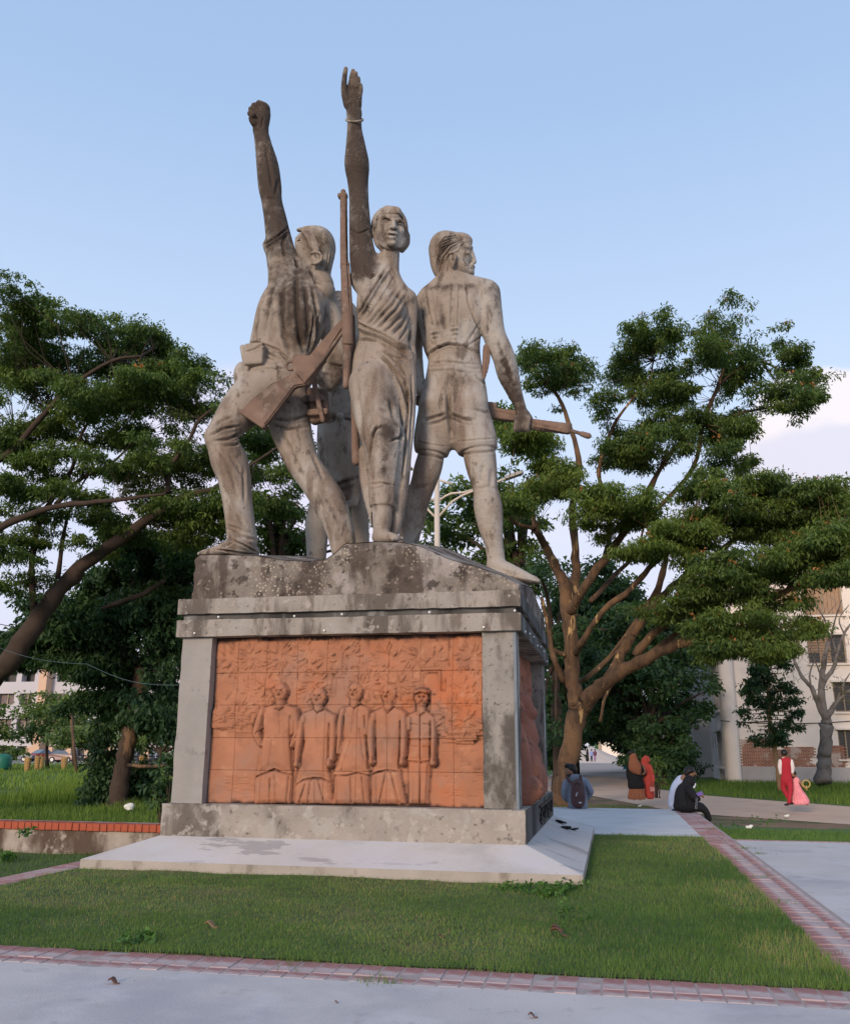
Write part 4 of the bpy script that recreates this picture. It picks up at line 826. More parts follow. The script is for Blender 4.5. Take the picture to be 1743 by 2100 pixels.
link('body', C_.mesh('figure_c', .0025, 12, 1, gain=1.3), M_stat, sC)
def pxpt(Y0): return lambda p: W(p[0], p[1], Y0+p[2])
def gunmesh(Y0, h, build, seed=0, **kw):
    g = Sculpt(Y0, h); build(g); return g.mesh('rifle', .003, 14, seed, **kw)
def gC(g):
    ang = math.atan2(64, 350)
    R = np.array([[math.cos(.2), 0, -math.sin(.2)], [0, 1, 0], [math.sin(.2), 0, math.cos(.2)]]).T
    g.box((935, 829, .3), (85, 9, 12), 1, R, 3); g.box((1030, 851, .3), (45, 9, 11.5), 1, R, 3)
    g.box((1120, 874, .3), (50, 8, 11), 1, R, 4); g.chain([(1165, 882, .3, 4.5), (1180, 886, .3, 4.3), (1192, 890, .3, 4)], .5); g.chain([(1193, 890, .3, 6), (1206, 894, .3, 6.8)], .5)
    g.box((1169, 874, .3), (4, 4, 7), 1); g.groove([(1010, 842), (1055, 852)], 1.6, -.02); g.groove([(1085, 866), (1160, 884)], 1.6, -.02); g.groove([(1085, 876), (1160, 890)], 2, -.015)
    for k in range(5): g.groove([(1098+k*13, 868+k*3), (1096+k*13, 884+k*3)], 1.5, -.012)
rf = link('rifle', gunmesh(11.6, .016, gC, 5), M_gun, sC)
g = Sculpt(11.6, .016); g.chain([(998, 712, -.05, 8), (996, 745, -.08, 8), (992, 776, -.08, 4)], 2, .6); g.groove([(1002, 712), (995, 776)], 1.5, -.015)
link('scabbard', g.mesh('scabbard', .003, 12, 6), M_gun, sC)
# ---------- B: woman with raised hand, centre
B_ = Sculpt(11.0, HV)
B_.chain([(778, 590, 0, 44), (782, 630, 0, 52), (787, 672, 0, 52), (786, 702, 0, 52), (783, 740, 0, 62), (783, 775, 0, 66), (782, 830, 0, 62), (786, 870, .02, 50)], 10, .62)
B_.chain([(748, 572, 0, 30), (790, 580, 0, 26), (822, 606, .02, 22)], 14, .8); B_.ell((800, 632, -.2), (26, 16, 24), 14); B_.ell((757, 618, -.18), (24, 14, 24), 16)
B_.chain([(801, 510, -.05, 19), (797, 545, 0, 21), (793, 580, .02, 28)], 9); B_.chain([(752, 548, .0, 26), (770, 545, .0, 25), (786, 556, .02, 25)], 8, .9)
B_.chain([(765, 790, -.12, 50), (772, 850, -.18, 46), (784, 895, -.22, 44), (786, 935, -.2, 38), (785, 985, -.2, 30), (784, 1034, -.2, 27)], 8)
B_.chain([(805, 780, .1, 44), (800, 880, .15, 38), (790, 980, .15, 30)], 10); B_.chain([(757, 930, .05, 22), (758, 990, .08, 19), (766, 1050, .1, 12), (770, 1082, .12, 7)], 8)
B_.below((784, 1040, -.2), 33, .35, -.02)
B_.chain([(836, 735, 0, 16), (839, 790, -.03, 15), (838, 860, -.03, 13), (831, 930, -.03, 13), (826, 985, -.02, 14), (818, 1040, 0, 14), (812, 1078, 0, 11), (808, 1100, .02, 7)], 7, 1.3)
B_.chain([(818, 800, .06, 26), (815, 880, .08, 24), (808, 960, .08, 24), (800, 1040, .1, 16), (798, 1095, .12, 10)], 9)
B_.chain([(784, 1030, -.2, 22), (784, 1065, -.2, 20), (782, 1088, -.18, 17), (782, 1098, -.16, 16)], 4); B_.chain([(776, 1102, -.1, 13), (796, 1102, -.26, 12), (812, 1104, -.34, 8.5)], 7, 1.3)
for i in range(4): B_.ell((806+i*6, 1106-i*.6, -.42+i*.05), (4.2, 6, 4), 2)
B_.chain([(756, 574, 0, 31), (747, 540, -.04, 29), (741, 500, -.1, 24.5), (738, 450, -.16, 21.5), (736, 405, -.2, 19.8), (734, 372, -.24, 21.5), (732, 338, -.3, 25.3), (730, 305, -.34, 21), (727.5, 272, -.38, 16), (727, 250, -.4, 14.5), (727, 236, -.4, 15)], 7)
B_.chain([(726, 228, -.4, 15.5), (725, 208, -.42, 17), (725, 192, -.43, 16)], 6, .55); B_.cone((731, 212, -.44), (735, 196, -.46), 9, 7, 6, .8)
B_.chain([(713, 214, -.44, 9), (706.5, 190, -.50, 7), (706, 168, -.53, 5.8), (708, 150, -.55, 5), (709.5, 141, -.56, 4.4)], 4)
for q in ([(716, 192, 6.5), (719, 172, 5.4), (722, 155, 5), (724, 145, 4.3)], [(723, 190, 6.5), (726, 172, 5.4), (729, 158, 4.9), (730, 150, 4.1)], [(730, 190, 6.3), (733, 176, 5.2), (735, 166, 4.7), (735, 160, 4)], [(737, 196, 5.8), (740, 184, 4.8), (740, 176, 4), (738, 172, 3.6)]):
    B_.chain([(x, y, -.43-.02*i-.03*(i > 0), r) for i, (x, y, r) in enumerate(q)], 1.6)
B_.chain([(838, 612, .06, 17), (842, 640, .12, 14), (842, 680, .15, 12), (840, 705, .15, 12), (846, 728, .1, 8), (849, 738, .05, 5)], 7)
for i in range(3): B_.cone((846, 728+i*5, .04), (850, 734+i*5, -.02), 3.5, 3, 1)
for g, w, d in (([(801, 549), (780, 580), (757, 618), (738, 652)], 2.2, .03), ([(795, 546), (772, 582), (750, 616), (734, 648)], 2.2, -.03), ([(812, 560), (790, 598), (766, 634), (748, 662)], 1.8, -.014),
                ([(826, 594), (806, 622), (782, 648), (762, 672)], 2.6, -.022), ([(831, 608), (812, 636), (788, 660), (772, 676)], 2.6, -.022), ([(834, 622), (818, 652), (796, 674), (784, 682)], 2.6, -.022), ([(838, 640), (824, 668), (805, 688)], 2.6, -.022), ([(840, 655), (830, 682), (818, 698)], 2.4, -.022), ([(815, 590), (790, 622), (764, 655), (750, 668)], 2.4, -.022), ([(820, 660), (800, 680)], 3, .02), ([(843, 676), (838, 700)], 2.2, -.025),
                ([(726, 660), (750, 671), (782, 684), (815, 704), (844, 717)], 2.2, -.04), ([(728, 668), (752, 679), (784, 691), (815, 710), (843, 722)], 2, .03), ([(730, 682), (756, 687), (784, 696), (815, 714), (842, 731)], 2.2, -.04), ([(732, 690), (760, 694), (790, 706), (815, 722), (840, 738)], 2, .02), ([(729, 700), (752, 697), (775, 700), (800, 714)], 2, -.03), ([(728, 675), (745, 684)], 1.6, -.02),
                ([(776, 724), (795, 744), (814, 768), (826, 792), (832, 812), (836, 842)], 3.2, -.055), ([(812, 752), (830, 780), (836, 812), (836, 850), (831, 900), (828, 940), (822, 1000)], 2.4, -.05), ([(800, 730), (822, 752), (834, 775)], 2.4, -.03), ([(784, 720), (800, 730), (830, 738)], 2.2, -.025), ([(845, 770), (844, 840), (838, 930)], 2, -.03), ([(820, 820), (824, 870), (820, 920)], 2.4, -.028),
                ([(776, 868), (766, 888), (759, 925), (755, 975)], 2.4, -.03), ([(785, 872), (770, 880), (762, 900)], 2.6, -.02), ([(800, 905), (820, 898), (830, 880)], 2.6, -.024), ([(760, 760), (752, 800)], 5, -.014), ([(730, 770), (740, 860), (747, 930)], 4, -.018), ([(820, 930), (812, 990), (810, 1035)], 2.4, -.025), ([(768, 930), (764, 990)], 3, -.012), ([(800, 820), (808, 860)], 4, -.02),
                ([(756, 993), (784, 990), (811, 996)], 1.6, -.02), ([(757, 1000), (784, 996)], 1.4, .01), ([(808, 992), (814, 1036)], 1.5, -.02), ([(716, 470), (735, 480), (757, 470)], 1.8, -.018), ([(745, 540), (760, 570), (770, 560)], 3, -.02), ([(735, 600), (745, 640)], 4, -.012), ([(798, 555), (812, 575)], 2.5, -.015), ([(786, 560), (776, 572)], 3, -.012), ([(803, 545), (810, 560)], 2, -.02),
                
                ([(720, 205), (722, 232)], 1.5, -.01), ([(730, 205), (732, 225)], 1.4, -.01)): B_.groove(g, w, d)
for k in range(14):
    t = k/13; B_.groove([(797-t*46, 552+t*80), (803-t*46, 556+t*82)], 1.2, .014)
for x, y, rx, ry, a in ((733, 345, 34, 70, .9), (739, 470, 34, 80, .75), (745, 545, 30, 30, .6), (725, 200, 28, 52, .8), (706, 170, 9, 40, .4), (727, 280, 20, 30, .35), (760, 600, 28, 24, .12), (798, 640, 22, 40, .22), (800, 888, 24, 26, .62), (788, 960, 12, 55, .55), (796, 820, 22, 50, .34), (835, 800, 10, 90, .2), (790, 1070, 9, 30, .2), (745, 800, 20, 60, -.2), (826, 540, 12, 20, -.1), (740, 540, 30, 24, .2)): B_.stain(x, y, rx, ry, a)
sB = statue('statue_figure', 'concrete woman in draped cloth raising her open hand highest, centre of the pedestal', W(790, 1112, 10.8))
link('body', B_.mesh('figure_b', .0025, 12, 2, gain=1.3), M_stat, sB)
g = Sculpt(10.6, .014)
for k in range(16):
    a0, a1 = 2*math.pi*k/16, 2*math.pi*(k+1)/16; m_ = mpp(W(727, 246, 10.6))
    g.cone((727+17*math.cos(a0), 246+3*math.sin(a0), -17*m_*math.sin(a0)), (727+17*math.cos(a1), 246+3*math.sin(a1), -17*m_*math.sin(a1)), 2.6, 2.6, 1)
link('bangle', g.mesh('bangle', .001), M_stat, sB)
def gB(g):
    g.chain([(704, 393, -.1, 5.5), (704.5, 412, -.1, 5.5)], 1); g.chain([(705, 410, -.1, 7.5), (706, 540, -.14, 8.5), (708, 545, -.14, 9.5), (712, 640, -.18, 12), (713, 706, -.18, 11.5)], 1.5, 1.0)
    g.chain([(713, 706, -.18, 9.5), (711, 760, -.18, 7.5), (709.5, 792, -.18, 6.5)], 1.5); g.box((703, 402, -.1), (10, 7, 4.5), 1)
    g.chain([(722, 650, 0, 6), (724, 760, .02, 7), (727, 850, .05, 7), (730, 930, .06, 9), (731, 946, .06, 9)], 2)
    g.groove([(698, 540), (717, 541)], 1.6, .02); g.groove([(700, 706), (726, 708)], 1.4, -.03); g.groove([(711, 420), (713, 540), (719, 640)], 1.6, -.02); g.groove([(697, 590), (720, 592)], 1.2, -.01)
link('rifle', gunmesh(11.0, .016, gB, 7), M_gun, sB)
# ---------- A: man with clenched fist, left
A_ = Sculpt(11.4, HV)
A_.chain([(605, 585, 0, 52), (604, 625, 0, 70), (594, 665, 0, 74), (578, 705, 0, 68), (567, 740, 0, 62), (562, 775, 0, 62), (556, 800, 0, 56)], 10, .62)
A_.chain([(590, 565, -.05, 36), (625, 572, .05, 34), (660, 610, .14, 28)], 14, .9); A_.ell((620, 640, -.2), (38, 18, 52), 20); A_.ell((560, 650, -.12), (30, 20, 60), 20)
A_.chain([(652, 556, .02, 22), (660, 585, .04, 25)], 9)
A_.chain([(560, 790, 0, 55), (530, 808, -.1, 50), (497, 838, -.22, 43), (458, 884, -.34, 31), (451, 896, -.36, 31)], 9)
A_.chain([(455, 905, -.34, 31), (470, 945, -.26, 37), (480, 975, -.22, 34), (486, 1015, -.18, 31), (491, 1056, -.15, 29.5), (495, 1090, -.13, 30), (497, 1106, -.12, 31)], 7)
A_.chain([(498, 1112, -.12, 27), (478, 1121, -.2, 17), (448, 1129, -.32, 11), (418, 1134, -.42, 6.5)], 6, 1.3); A_.chain([(516, 1128, .02, 13), (470, 1134, -.2, 8), (412, 1137, -.44, 5)], 3, 2.6)
A_.chain([(585, 800, .05, 50), (592, 840, .05, 47), (597, 880, .04, 42), (620, 945, 0, 34), (650, 990, -.05, 33), (675, 1030, -.1, 34), (697, 1085, -.12, 29), (705, 1125, -.12, 26)], 8)
A_.chain([(588, 566, -.05, 36), (577, 522, -.1, 31), (571, 485, -.13, 26), (566, 455, -.16, 23.5), (558, 414, -.22, 21), (554, 384, -.26, 23.5), (549, 340, -.32, 22.5), (541, 300, -.37, 17.5), (535.5, 272, -.4, 15)], 7)
A_.chain([(560, 512, -.1, 17), (549, 505, -.1, 9), (543, 502, -.1, 4)], 7, 1.6)
A_.chain([(535, 262, -.42, 16), (535, 240, -.44, 20), (538, 226, -.45, 17)], 6, .9)
for (x0, y0, x1, y1) in ((547, 220, 531, 211), (539, 224, 521, 216), (534, 232, 515, 223.5), (532, 240, 513, 232.5)): A_.chain([(x0, y0, -.5, 6.3), ((x0+x1)/2, (y0+y1)/2-1, -.54, 6.2), (x1, y1, -.55, 5.6), (x1+3, y1+4, -.48, 5)], 2.4)
A_.chain([(522, 252, -.52, 8), (516, 243, -.56, 6), (520, 236, -.6, 5.2)], 3)
A_.chain([(668, 632, .22, 26), (684, 680, .28, 27), (690, 735, .3, 27), (684, 768, .3, 24), (676, 786, .28, 17)], 9, .9); A_.chain([(676, 785, .28, 17), (650, 770, .1, 13), (630, 755, -.05, 11)], 6)
A_.box((523, 728, -.36), (21, 10, 24), 3, None, 4); A_.ell((497, 770, -.1), (17, 20, 30), 8); A_.chain([(498, 712, -.3, 6), (506, 760, -.36, 6), (514, 818, -.42, 5)], 3, .8)
for g, w, d in (([(609, 560), (607, 600), (609, 648), (614, 690), (624, 722)], 4, -.045), ([(581, 570), (577, 640), (582, 690), (597, 725)], 4.5, -.035), ([(596, 565), (592, 620), (592, 660), (604, 700)], 5, .02), ([(560, 580), (548, 640), (540, 690)], 5, -.02), ([(625, 580), (630, 640), (634, 690)], 4, -.03), ([(640, 590), (650, 640), (648, 690)], 3, -.025), ([(530, 650), (520, 690)], 4, -.015),
                ([(541, 502), (565, 488), (592, 466)], 2, -.03), ([(543, 507), (568, 492), (596, 470)], 2.5, .02), ([(591, 466), (580, 500), (585, 530)], 3, -.02), ([(633, 548), (648, 580), (669, 600)], 2.4, -.03), ([(606, 530), (612, 550)], 3, -.03),
                ([(650, 640), (646, 680), (637, 722)], 2.4, .03), ([(644, 640), (640, 680), (631, 722)], 1.6, -.02), ([(656, 640), (652, 680), (643, 722)], 1.6, -.02), ([(500, 706), (525, 702), (545, 708), (570, 718), (597, 742)], 2.2, -.035), ([(503, 760), (540, 756), (590, 756)], 2, -.02),
                ([(502, 722), (522, 716), (543, 706)], 1.6, -.025), ([(546, 712), (575, 726), (593, 745)], 2, -.022), ([(546, 722), (570, 734), (590, 748)], 2, -.022), ([(546, 732), (570, 740)], 2, -.018), ([(546, 742), (575, 747)], 2, -.015),
                ([(430, 895), (455, 880), (490, 874)], 2.6, -.025), ([(440, 905), (470, 900), (500, 886)], 2.6, -.03), ([(455, 915), (485, 912), (506, 898)], 2.6, -.025), ([(445, 925), (468, 960), (490, 1020)], 3, -.02), ([(470, 930), (500, 980)], 3, -.015), ([(500, 960), (502, 1030)], 3, -.015), ([(440, 870), (475, 855)], 3, -.015), ([(460, 1000), (480, 1050), (505, 1080)], 3, -.018),
                ([(466, 1085), (495, 1100), (524, 1108)], 3, -.03), ([(466, 1072), (490, 1080), (518, 1092)], 3, .02), ([(470, 1105), (500, 1118), (528, 1134)], 2, -.03), ([(440, 1126), (480, 1132), (525, 1138)], 1.8, -.03), ([(450, 1120), (470, 1110)], 1.8, .02), ([(458, 1123), (480, 1112)], 1.8, -.015),
                ([(555, 870), (590, 880), (630, 876)], 3, -.02), ([(560, 860), (600, 862)], 3, -.015), ([(575, 885), (600, 930), (625, 985)], 5, -.02), ([(640, 930), (665, 990)], 3, -.015), ([(560, 800), (600, 830)], 4, -.02), ([(660, 1000), (690, 1060)], 4, -.014), ([(600, 860), (640, 850)], 3, -.02),
                ([(560, 390), (552, 340), (545, 300)], 3.5, -.018), ([(565, 400), (570, 370)], 3, -.016), ([(548, 405), (562, 410)], 3, -.014), ([(672, 745), (706, 752)], 2, -.025), ([(668, 700), (700, 690)], 3, -.02), ([(540, 240), (537, 262)], 2, -.014)): A_.groove(g, w, d)
for x, y, rx, ry, a in ((552, 350, 40, 90, .82), (533, 240, 34, 40, .9), (575, 475, 40, 65, .68), (600, 600, 60, 70, .42), (620, 680, 30, 50, .45), (590, 640, 60, 70, .15), (650, 480, 40, 20, .2), (640, 1000, 30, 90, .18), (690, 1080, 30, 50, .25), (520, 870, 30, 20, .45), (590, 840, 40, 30, .35), (450, 870, 30, 20, .2), (680, 760, 30, 40, .5), (620, 560, 20, 20, .3), (500, 780, 10, 30, .3), (480, 960, 30, 60, .02), (560, 690, 30, 40, -.1)): A_.stain(x, y, rx, ry, a)
sA = statue('statue_figure', 'concrete man with raised clenched fist and slung submachine gun, left on the pedestal', W(500, 1140, 11.2))
link('body', A_.mesh('figure_a', .0025, 12, 3, gain=1.3), M_stat, sA)
def slab_part(name, poly, Y0, d0, th, m, parent, bev=.018):
    P_ = [W(x, y, Y0+d0) for x, y in poly]; b = MB(); b.prism(P_, (0, th, 0)); me = b.mesh(name); bm = bmesh.new(); bm.from_mesh(me); bmesh.ops.bevel(bm, geom=bm.edges[:], offset=bev, segments=2, affect='EDGES', clamp_overlap=True); bm.to_mesh(me); bm.free(); return link(name, me, m, parent)
def gA(g):
    g.box((613, 738, -.52), (11, 12, 9), 2, None, 3)
    for k in range(12):
        a0, a1 = 2*math.pi*k/12, 2*math.pi*(k+1)/12; g.cone((596+8.5*math.cos(a0), 750+8.5*math.sin(a0), -.52), (596+8.5*math.cos(a1), 750+8.5*math.sin(a1), -.52), 3.2, 3.2, 1)
smg = link('submachine_gun', gunmesh(11.4, .014, gA, 9), M_gun, sA)
slab_part('stock', [(490, 845), (517, 817), (555, 786), (594, 768), (604, 760), (628, 788), (604, 792), (570, 837), (540, 876)], 11.4, -.60, .10, M_gun, smg)
slab_part('butt_plate', [(487, 843), (493, 837), (545, 871), (539, 878)], 11.4, -.62, .15, M_gun, smg, .01)
slab_part('receiver', [(602, 762), (597, 742), (617, 724), (633, 729), (648, 712), (667, 731), (655, 745), (628, 790)], 11.4, -.60, .15, M_gun, smg)
slab_part('barrel_shroud', [(643, 716), (702, 650), (706, 668), (661, 738)], 11.4, -.56, .13, M_gun, smg)
slab_part('side_rail', [(624, 786), (622, 779), (660, 731), (706, 672), (707, 677), (664, 737)], 11.4, -.625, .05, M_gun, smg, .008)
g = Sculpt(11.4, .018)
for k in range(3): g.chain([(640+k*11, 806+k, .0, 11), (646+k*11, 862-k*3, .0, 10)], 1.5, 1.4)
g.box((645, 820, -.1), (22, 12, 7), 1, None, 2); g.box((654, 848, -.1), (22, 12, 7), 1, None, 2); g.chain([(638, 745, -.15, 5), (648, 800, -.2, 6), (662, 862, -.22, 5)], 1, .7)
for x, y, rx, ry, a in ((630, 830, 8, 50, .6), (655, 875, 25, 10, .6)): g.stain(x, y, rx, ry, a)
link('ammunition_pouch', g.mesh('pouch', .003, 10, 4), M_gun, sA)
# ---------- D: figure in a tied waist cloth at the back
D_ = Sculpt(13.1, .022)
D_.chain([(696, 650, 0, 40), (696, 720, 0, 44), (694, 790, 0, 42), (694, 850, 0, 43), (696, 920, 0, 46), (700, 975, 0, 42), (702, 1005, 0, 34)], 10, .8)
D_.ell((694, 618, 0), (22, 20, 22), 4); D_.chain([(696, 640, 0, 15), (696, 660, 0, 18)], 6)
D_.ell((697, 853, -.32), (9, 8, 7), 3); D_.chain([(700, 858, -.34, 4), (706, 872, -.34, 4), (707, 880, -.34, 3)], 2)
D_.chain([(662, 985, 0, 22), (655, 1030, 0, 20), (651, 1075, .02, 24.5), (650, 1110, .03, 22), (649, 1158, .03, 19)], 7); D_.chain([(735, 980, .05, 20), (738, 1050, .1, 18), (744, 1120, .1, 14)], 7)
D_.chain([(735, 700, -.1, 16), (745, 820, 0, 14), (735, 960, -.1, 11), (728, 1022, -.15, 10)], 6)
for i in range(4): D_.chain([(716+i*5, 1030-i*1.5, -.2, 5.5), (714+i*5, 1042-i*2, -.24, 4.6)], 2)
for g_, w, d in (([(664, 846), (680, 850), (692, 853)], 2.4, -.03), ([(664, 858), (682, 857), (692, 856)], 2.4, -.03), ([(704, 852), (720, 848), (738, 848)], 2.4, -.03), ([(704, 857), (720, 860), (738, 862)], 2.4, -.03), ([(668, 870), (690, 860)], 2, -.02), ([(700, 865), (690, 900)], 3, -.02), ([(705, 900), (690, 960)], 5, -.015), ([(668, 1000), (700, 990), (738, 975)], 3, -.03), ([(672, 1008), (705, 1000), (740, 985)], 2.5, .02), ([(660, 900), (668, 980)], 4, -.02), ([(676, 610), (705, 606)], 2, .02), ([(680, 618), (705, 616)], 2, -.02), ([(680, 640), (700, 642)], 2, -.03)): D_.groove(g_, w, d)
for x, y, rx, ry, a in ((700, 1000, 50, 20, .5), (690, 760, 40, 60, .4), (690, 620, 30, 30, .25), (697, 858, 40, 8, .3)): D_.stain(x, y, rx, ry, a)
sD = statue('statue_figure', 'concrete person in knotted waist cloth standing at the back behind the other figures', W(690, 1150, 13.1))
link('body', D_.mesh('figure_d', .003, 10, 4), M_stat, sD)

# ---------- heads, carved finer
HH = .0085
HC = Sculpt(11.6, HH)
HC.chain([(925, 580, -.02, 24), (926, 562, 0, 22.5), (925, 545, 0, 21)], 4)
HC.ell((916, 516, 0), (36, 34, 37), 5); HC.chain([(938, 512, 0, 27), (943, 530, 0, 25)], 8, 1.0)
HC.chain([(934, 543, -.03, 17), (952, 552, -.03, 13), (962, 556, 0, 8.5)], 6, 1.5); HC.chain([(948, 500, 0, 20), (951, 510, 0, 17)], 6, 1.1)
HC.chain([(966, 514, 0, 3.6), (969, 523, 0, 4.4), (971.5, 533, 0, 4.8), (972.5, 537, 0, 4.6)], 4); HC.ell((968, 541, -.03), (5, 5, 3.5), 2)
HC.ell((968.6, 547.3, 0), (5.4, 10, 3), 2); HC.ell((967.8, 553, 0), (5.2, 9, 3), 2); HC.ell((965.5, 560, 0), (7, 11, 5.5), 5); HC.chain([(956, 507, -.14, 3), (964, 508, -.05, 3.4), (967, 508, 0, 3.2)], 3)
HC.ell((961, 517, -.155), (5, 6, 4), 3, None, -1); HC.ell((959.5, 518, -.14), (4.6, 4, 3.2), 1)
HC.ell((912, 509, 0), (32, 37, 33.5), 3); HC.chain([(925, 500, 0, 22), (940, 494, 0, 14.5), (953, 491.5, 0, 9.5), (962, 493, 0, 5)], 8, 1.3)
HC.chain([(899, 515, 0, 19), (896, 538, 0, 14), (896, 555, 0, 9), (899, 568, 0, 5)], 3, 1.5)
HC.chain([(922, 522, -.24, 3), (928, 518, -.26, 3), (934, 524, -.26, 2.8), (932, 535, -.25, 2.6), (928, 546, -.22, 3.2)], 1); HC.ell((928, 532, -.235), (7, 4, 13), 2)
HC.groove([(925, 525), (929, 523), (929, 537)], 1.6, -.02)
for k in range(15):
    a = k/14; HC.groove([(962-a*16, 488+a*5), (940-a*24, 481+a*26), (912-a*16, 484+a*52), (895-a*3, 505+a*58)], 1.1, -.017 if k % 2 else .010)
for k in range(4):
    a = k/3; HC.groove([(950-a*12, 499-a*6), (928-a*8, 510-a*6), (914-a*12, 530-a*4), (907-a*10, 556)], 1.1, -.012 if k % 2 else .008)
HC.groove([(963, 497), (952, 499), (946, 506), (941, 516), (932, 519), (921, 523), (914, 538), (907, 552), (903, 570)], 1.6, -.015); HC.groove([(956, 517), (963, 517)], 1, -.01); HC.groove([(973, 550), (964, 550)], .9, -.02); HC.groove([(963, 540), (961, 547)], 1.4, -.008); HC.groove([(935, 552), (950, 562), (966, 566)], 2, -.012)
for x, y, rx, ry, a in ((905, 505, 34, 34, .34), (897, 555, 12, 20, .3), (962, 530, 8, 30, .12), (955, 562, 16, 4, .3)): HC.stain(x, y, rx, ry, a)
link('head', HC.mesh('head_c', .0015, 30, 11, 1), M_stat, sC)
HB = Sculpt(11.0, HH)
HB.chain([(795, 575, .02, 25), (798, 545, 0, 20.5), (800, 515, -.03, 19.5), (800, 500, -.03, 18)], 5)
HB.ell((798, 461, 0), (34, 34, 34), 5); HB.chain([(798, 472, -.06, 31), (800, 488, -.10, 26), (802, 500, -.13, 16)], 8); HB.chain([(774, 484, -.03, 10), (781, 500, -.08, 11), (801, 507, -.13, 10.5), (820, 500, -.06, 10.5), (828, 484, .0, 8)], 6)
HB.chain([(795, 434, -.16, 12), (812, 436, -.16, 12)], 8)
# brow, sockets, eyes
HB.ell((791, 453, -.262), (9.5, 5, 5.6), 4, None, -1); HB.ell((820.5, 458, -.225), (8, 5, 5.4), 4, None, -1)
HB.ell((791.5, 452, -.222), (6.6, 5, 4.4), 1); HB.ell((820, 457.5, -.188), (5.6, 5, 4.2), 1)
HB.chain([(780, 450, -.225, 2.4), (787, 444.5, -.258, 3), (796, 445, -.275, 3), (802, 449, -.275, 2.4)], 2.4); HB.chain([(812, 451, -.265, 2.4), (819, 450, -.250, 3), (827, 455, -.205, 2.6)], 2.4)
HB.chain([(806.5, 448, -.262, 4), (807.5, 455, -.29, 4.2), (807.5, 461, -.315, 4.6), (807, 465.5, -.325, 5.2)], 2.6); HB.ell((801.5, 467, -.285), (4, 5, 3.2), 1.6); HB.ell((812.5, 468, -.275), (3.8, 5, 3.2), 1.6)
HB.ell((803.5, 469.5, -.315), (2, 4, 1.5), .8, None, -1); HB.ell((810.5, 470, -.31), (2, 4, 1.5), .8, None, -1)
HB.chain([(792, 479.5, -.252, 2.2), (798, 476.5, -.282, 3), (804, 477, -.288, 2.8), (810, 477.5, -.278, 3), (815, 481, -.245, 2.2)], 1.6); HB.chain([(794, 484, -.252, 2.2), (803, 487, -.28, 4), (812, 485, -.258, 2.2)], 1.6)
HB.chain([(794, 481, -.275, 1.4), (803.5, 481.2, -.305, 2.1), (813, 482.5, -.265, 1.4)], 1, 1.6, -1); HB.ell((803, 499, -.24), (10, 8, 7), 5); HB.chain([(795, 492.5, -.29, 2.4), (812, 493, -.28, 2.4)], 3, 1.2, -1)
HB.ell((783, 470, -.17), (9, 8, 8), 6); HB.ell((823, 474, -.13), (7, 8, 8), 6)
HB.chain([(767, 474, .0, 5), (767, 460, -.01, 5.5), (773, 446, -.04, 6), (786, 435, -.08, 6.5), (799, 431, -.10, 5)], 3, 1.9); HB.chain([(801, 431, -.10, 5), (815, 435.5, -.09, 6), (826, 447, -.05, 6), (831, 464, .0, 5.5), (831, 482, .05, 5.5)], 3, 1.9)
HB.chain([(833, 484, .1, 8), (832, 498, .1, 8), (824, 512, .08, 6)], 4, 1.4); HB.ell((765, 478, -.05), (5, 8, 11), 1.5); HB.ell((828, 500, -.02), (5, 7, 10), 1.5)
for k in range(0, 11, 2): HB.groove([(798-k*.8, 428+k*.5), (782-k*1.0, 433+k*1.2), (768+k*.4, 448+k*1.6), (763, 470+k*.8)], .9, -.012 if k % 4 else .008)
for k in range(0, 9, 2): HB.groove([(803+k, 428+k*.6), (818+k, 436+k*1.8), (830, 452+k*2.4), (833, 478+k*2)], .9, -.012 if k % 4 else .008)
for g, w, d in (([(783, 453), (787, 449), (793, 448), (799, 453)], .9, -.014), ([(785, 455), (791, 457), (798, 455)], .8, -.010), ([(814, 457), (819, 454), (827, 459)], .9, -.014), ([(815, 460), (820, 462), (826, 461)], .8, -.010), ([(792, 452), (792.5, 453)], 1.6, -.010), ([(820.5, 457.5), (821, 458)], 1.5, -.010),
                ([(798, 470), (791, 478), (789, 486)], 2, -.010), ([(815, 472), (819, 480), (819, 487)], 2, -.010), ([(805.5, 472), (804.5, 476)], 1.2, -.008), ([(800, 430), (800, 440)], 1.3, -.014), ([(771, 470), (772, 452), (782, 440), (800, 437), (818, 440), (828, 452), (830, 470)], 1.6, -.016),
                ([(774, 500), (790, 514), (803, 518), (820, 511)], 2.2, -.014)): HB.groove(g, w, d)
for x, y, rx, ry, a in ((790, 448, 12, 5, .35), (821, 453, 9, 5, .35), (807, 470, 9, 3.5, .5), (803, 481, 10, 2, .6), (803, 493, 14, 2.5, .3), (800, 510, 30, 6, .55), (775, 485, 8, 16, .2), (800, 440, 20, 6, .05), (785, 478, 12, 14, .15), (800, 520, 18, 6, .35), (766, 462, 6, 22, .30), (833, 482, 7, 28, .42), (800, 430, 34, 5, .2), (772, 506, 12, 8, .25)): HB.stain(x, y, rx, ry, a)  # hair tone, plus shade painted under brows, nose, lips and chin
link('head', HB.mesh('head_b', .0015, 30, 12, 1), M_stat, sB)
HA = Sculpt(11.4, HH)
HA.chain([(662, 598, .05, 26), (655, 570, .03, 23), (650, 548, .02, 21)], 5)
HA.ell((645, 508, 0), (36, 36, 40), 5); HA.chain([(628, 500, -.03, 22), (631, 520, -.04, 20), (638, 538, -.03, 14)], 8, 1.2)
HA.ell((613, 495.5, -.205), (6, 4, 4), 3, None, -1); HA.chain([(609, 489, -.15, 3), (617, 486, -.19, 3.2), (626, 489, -.22, 3)], 2.4)
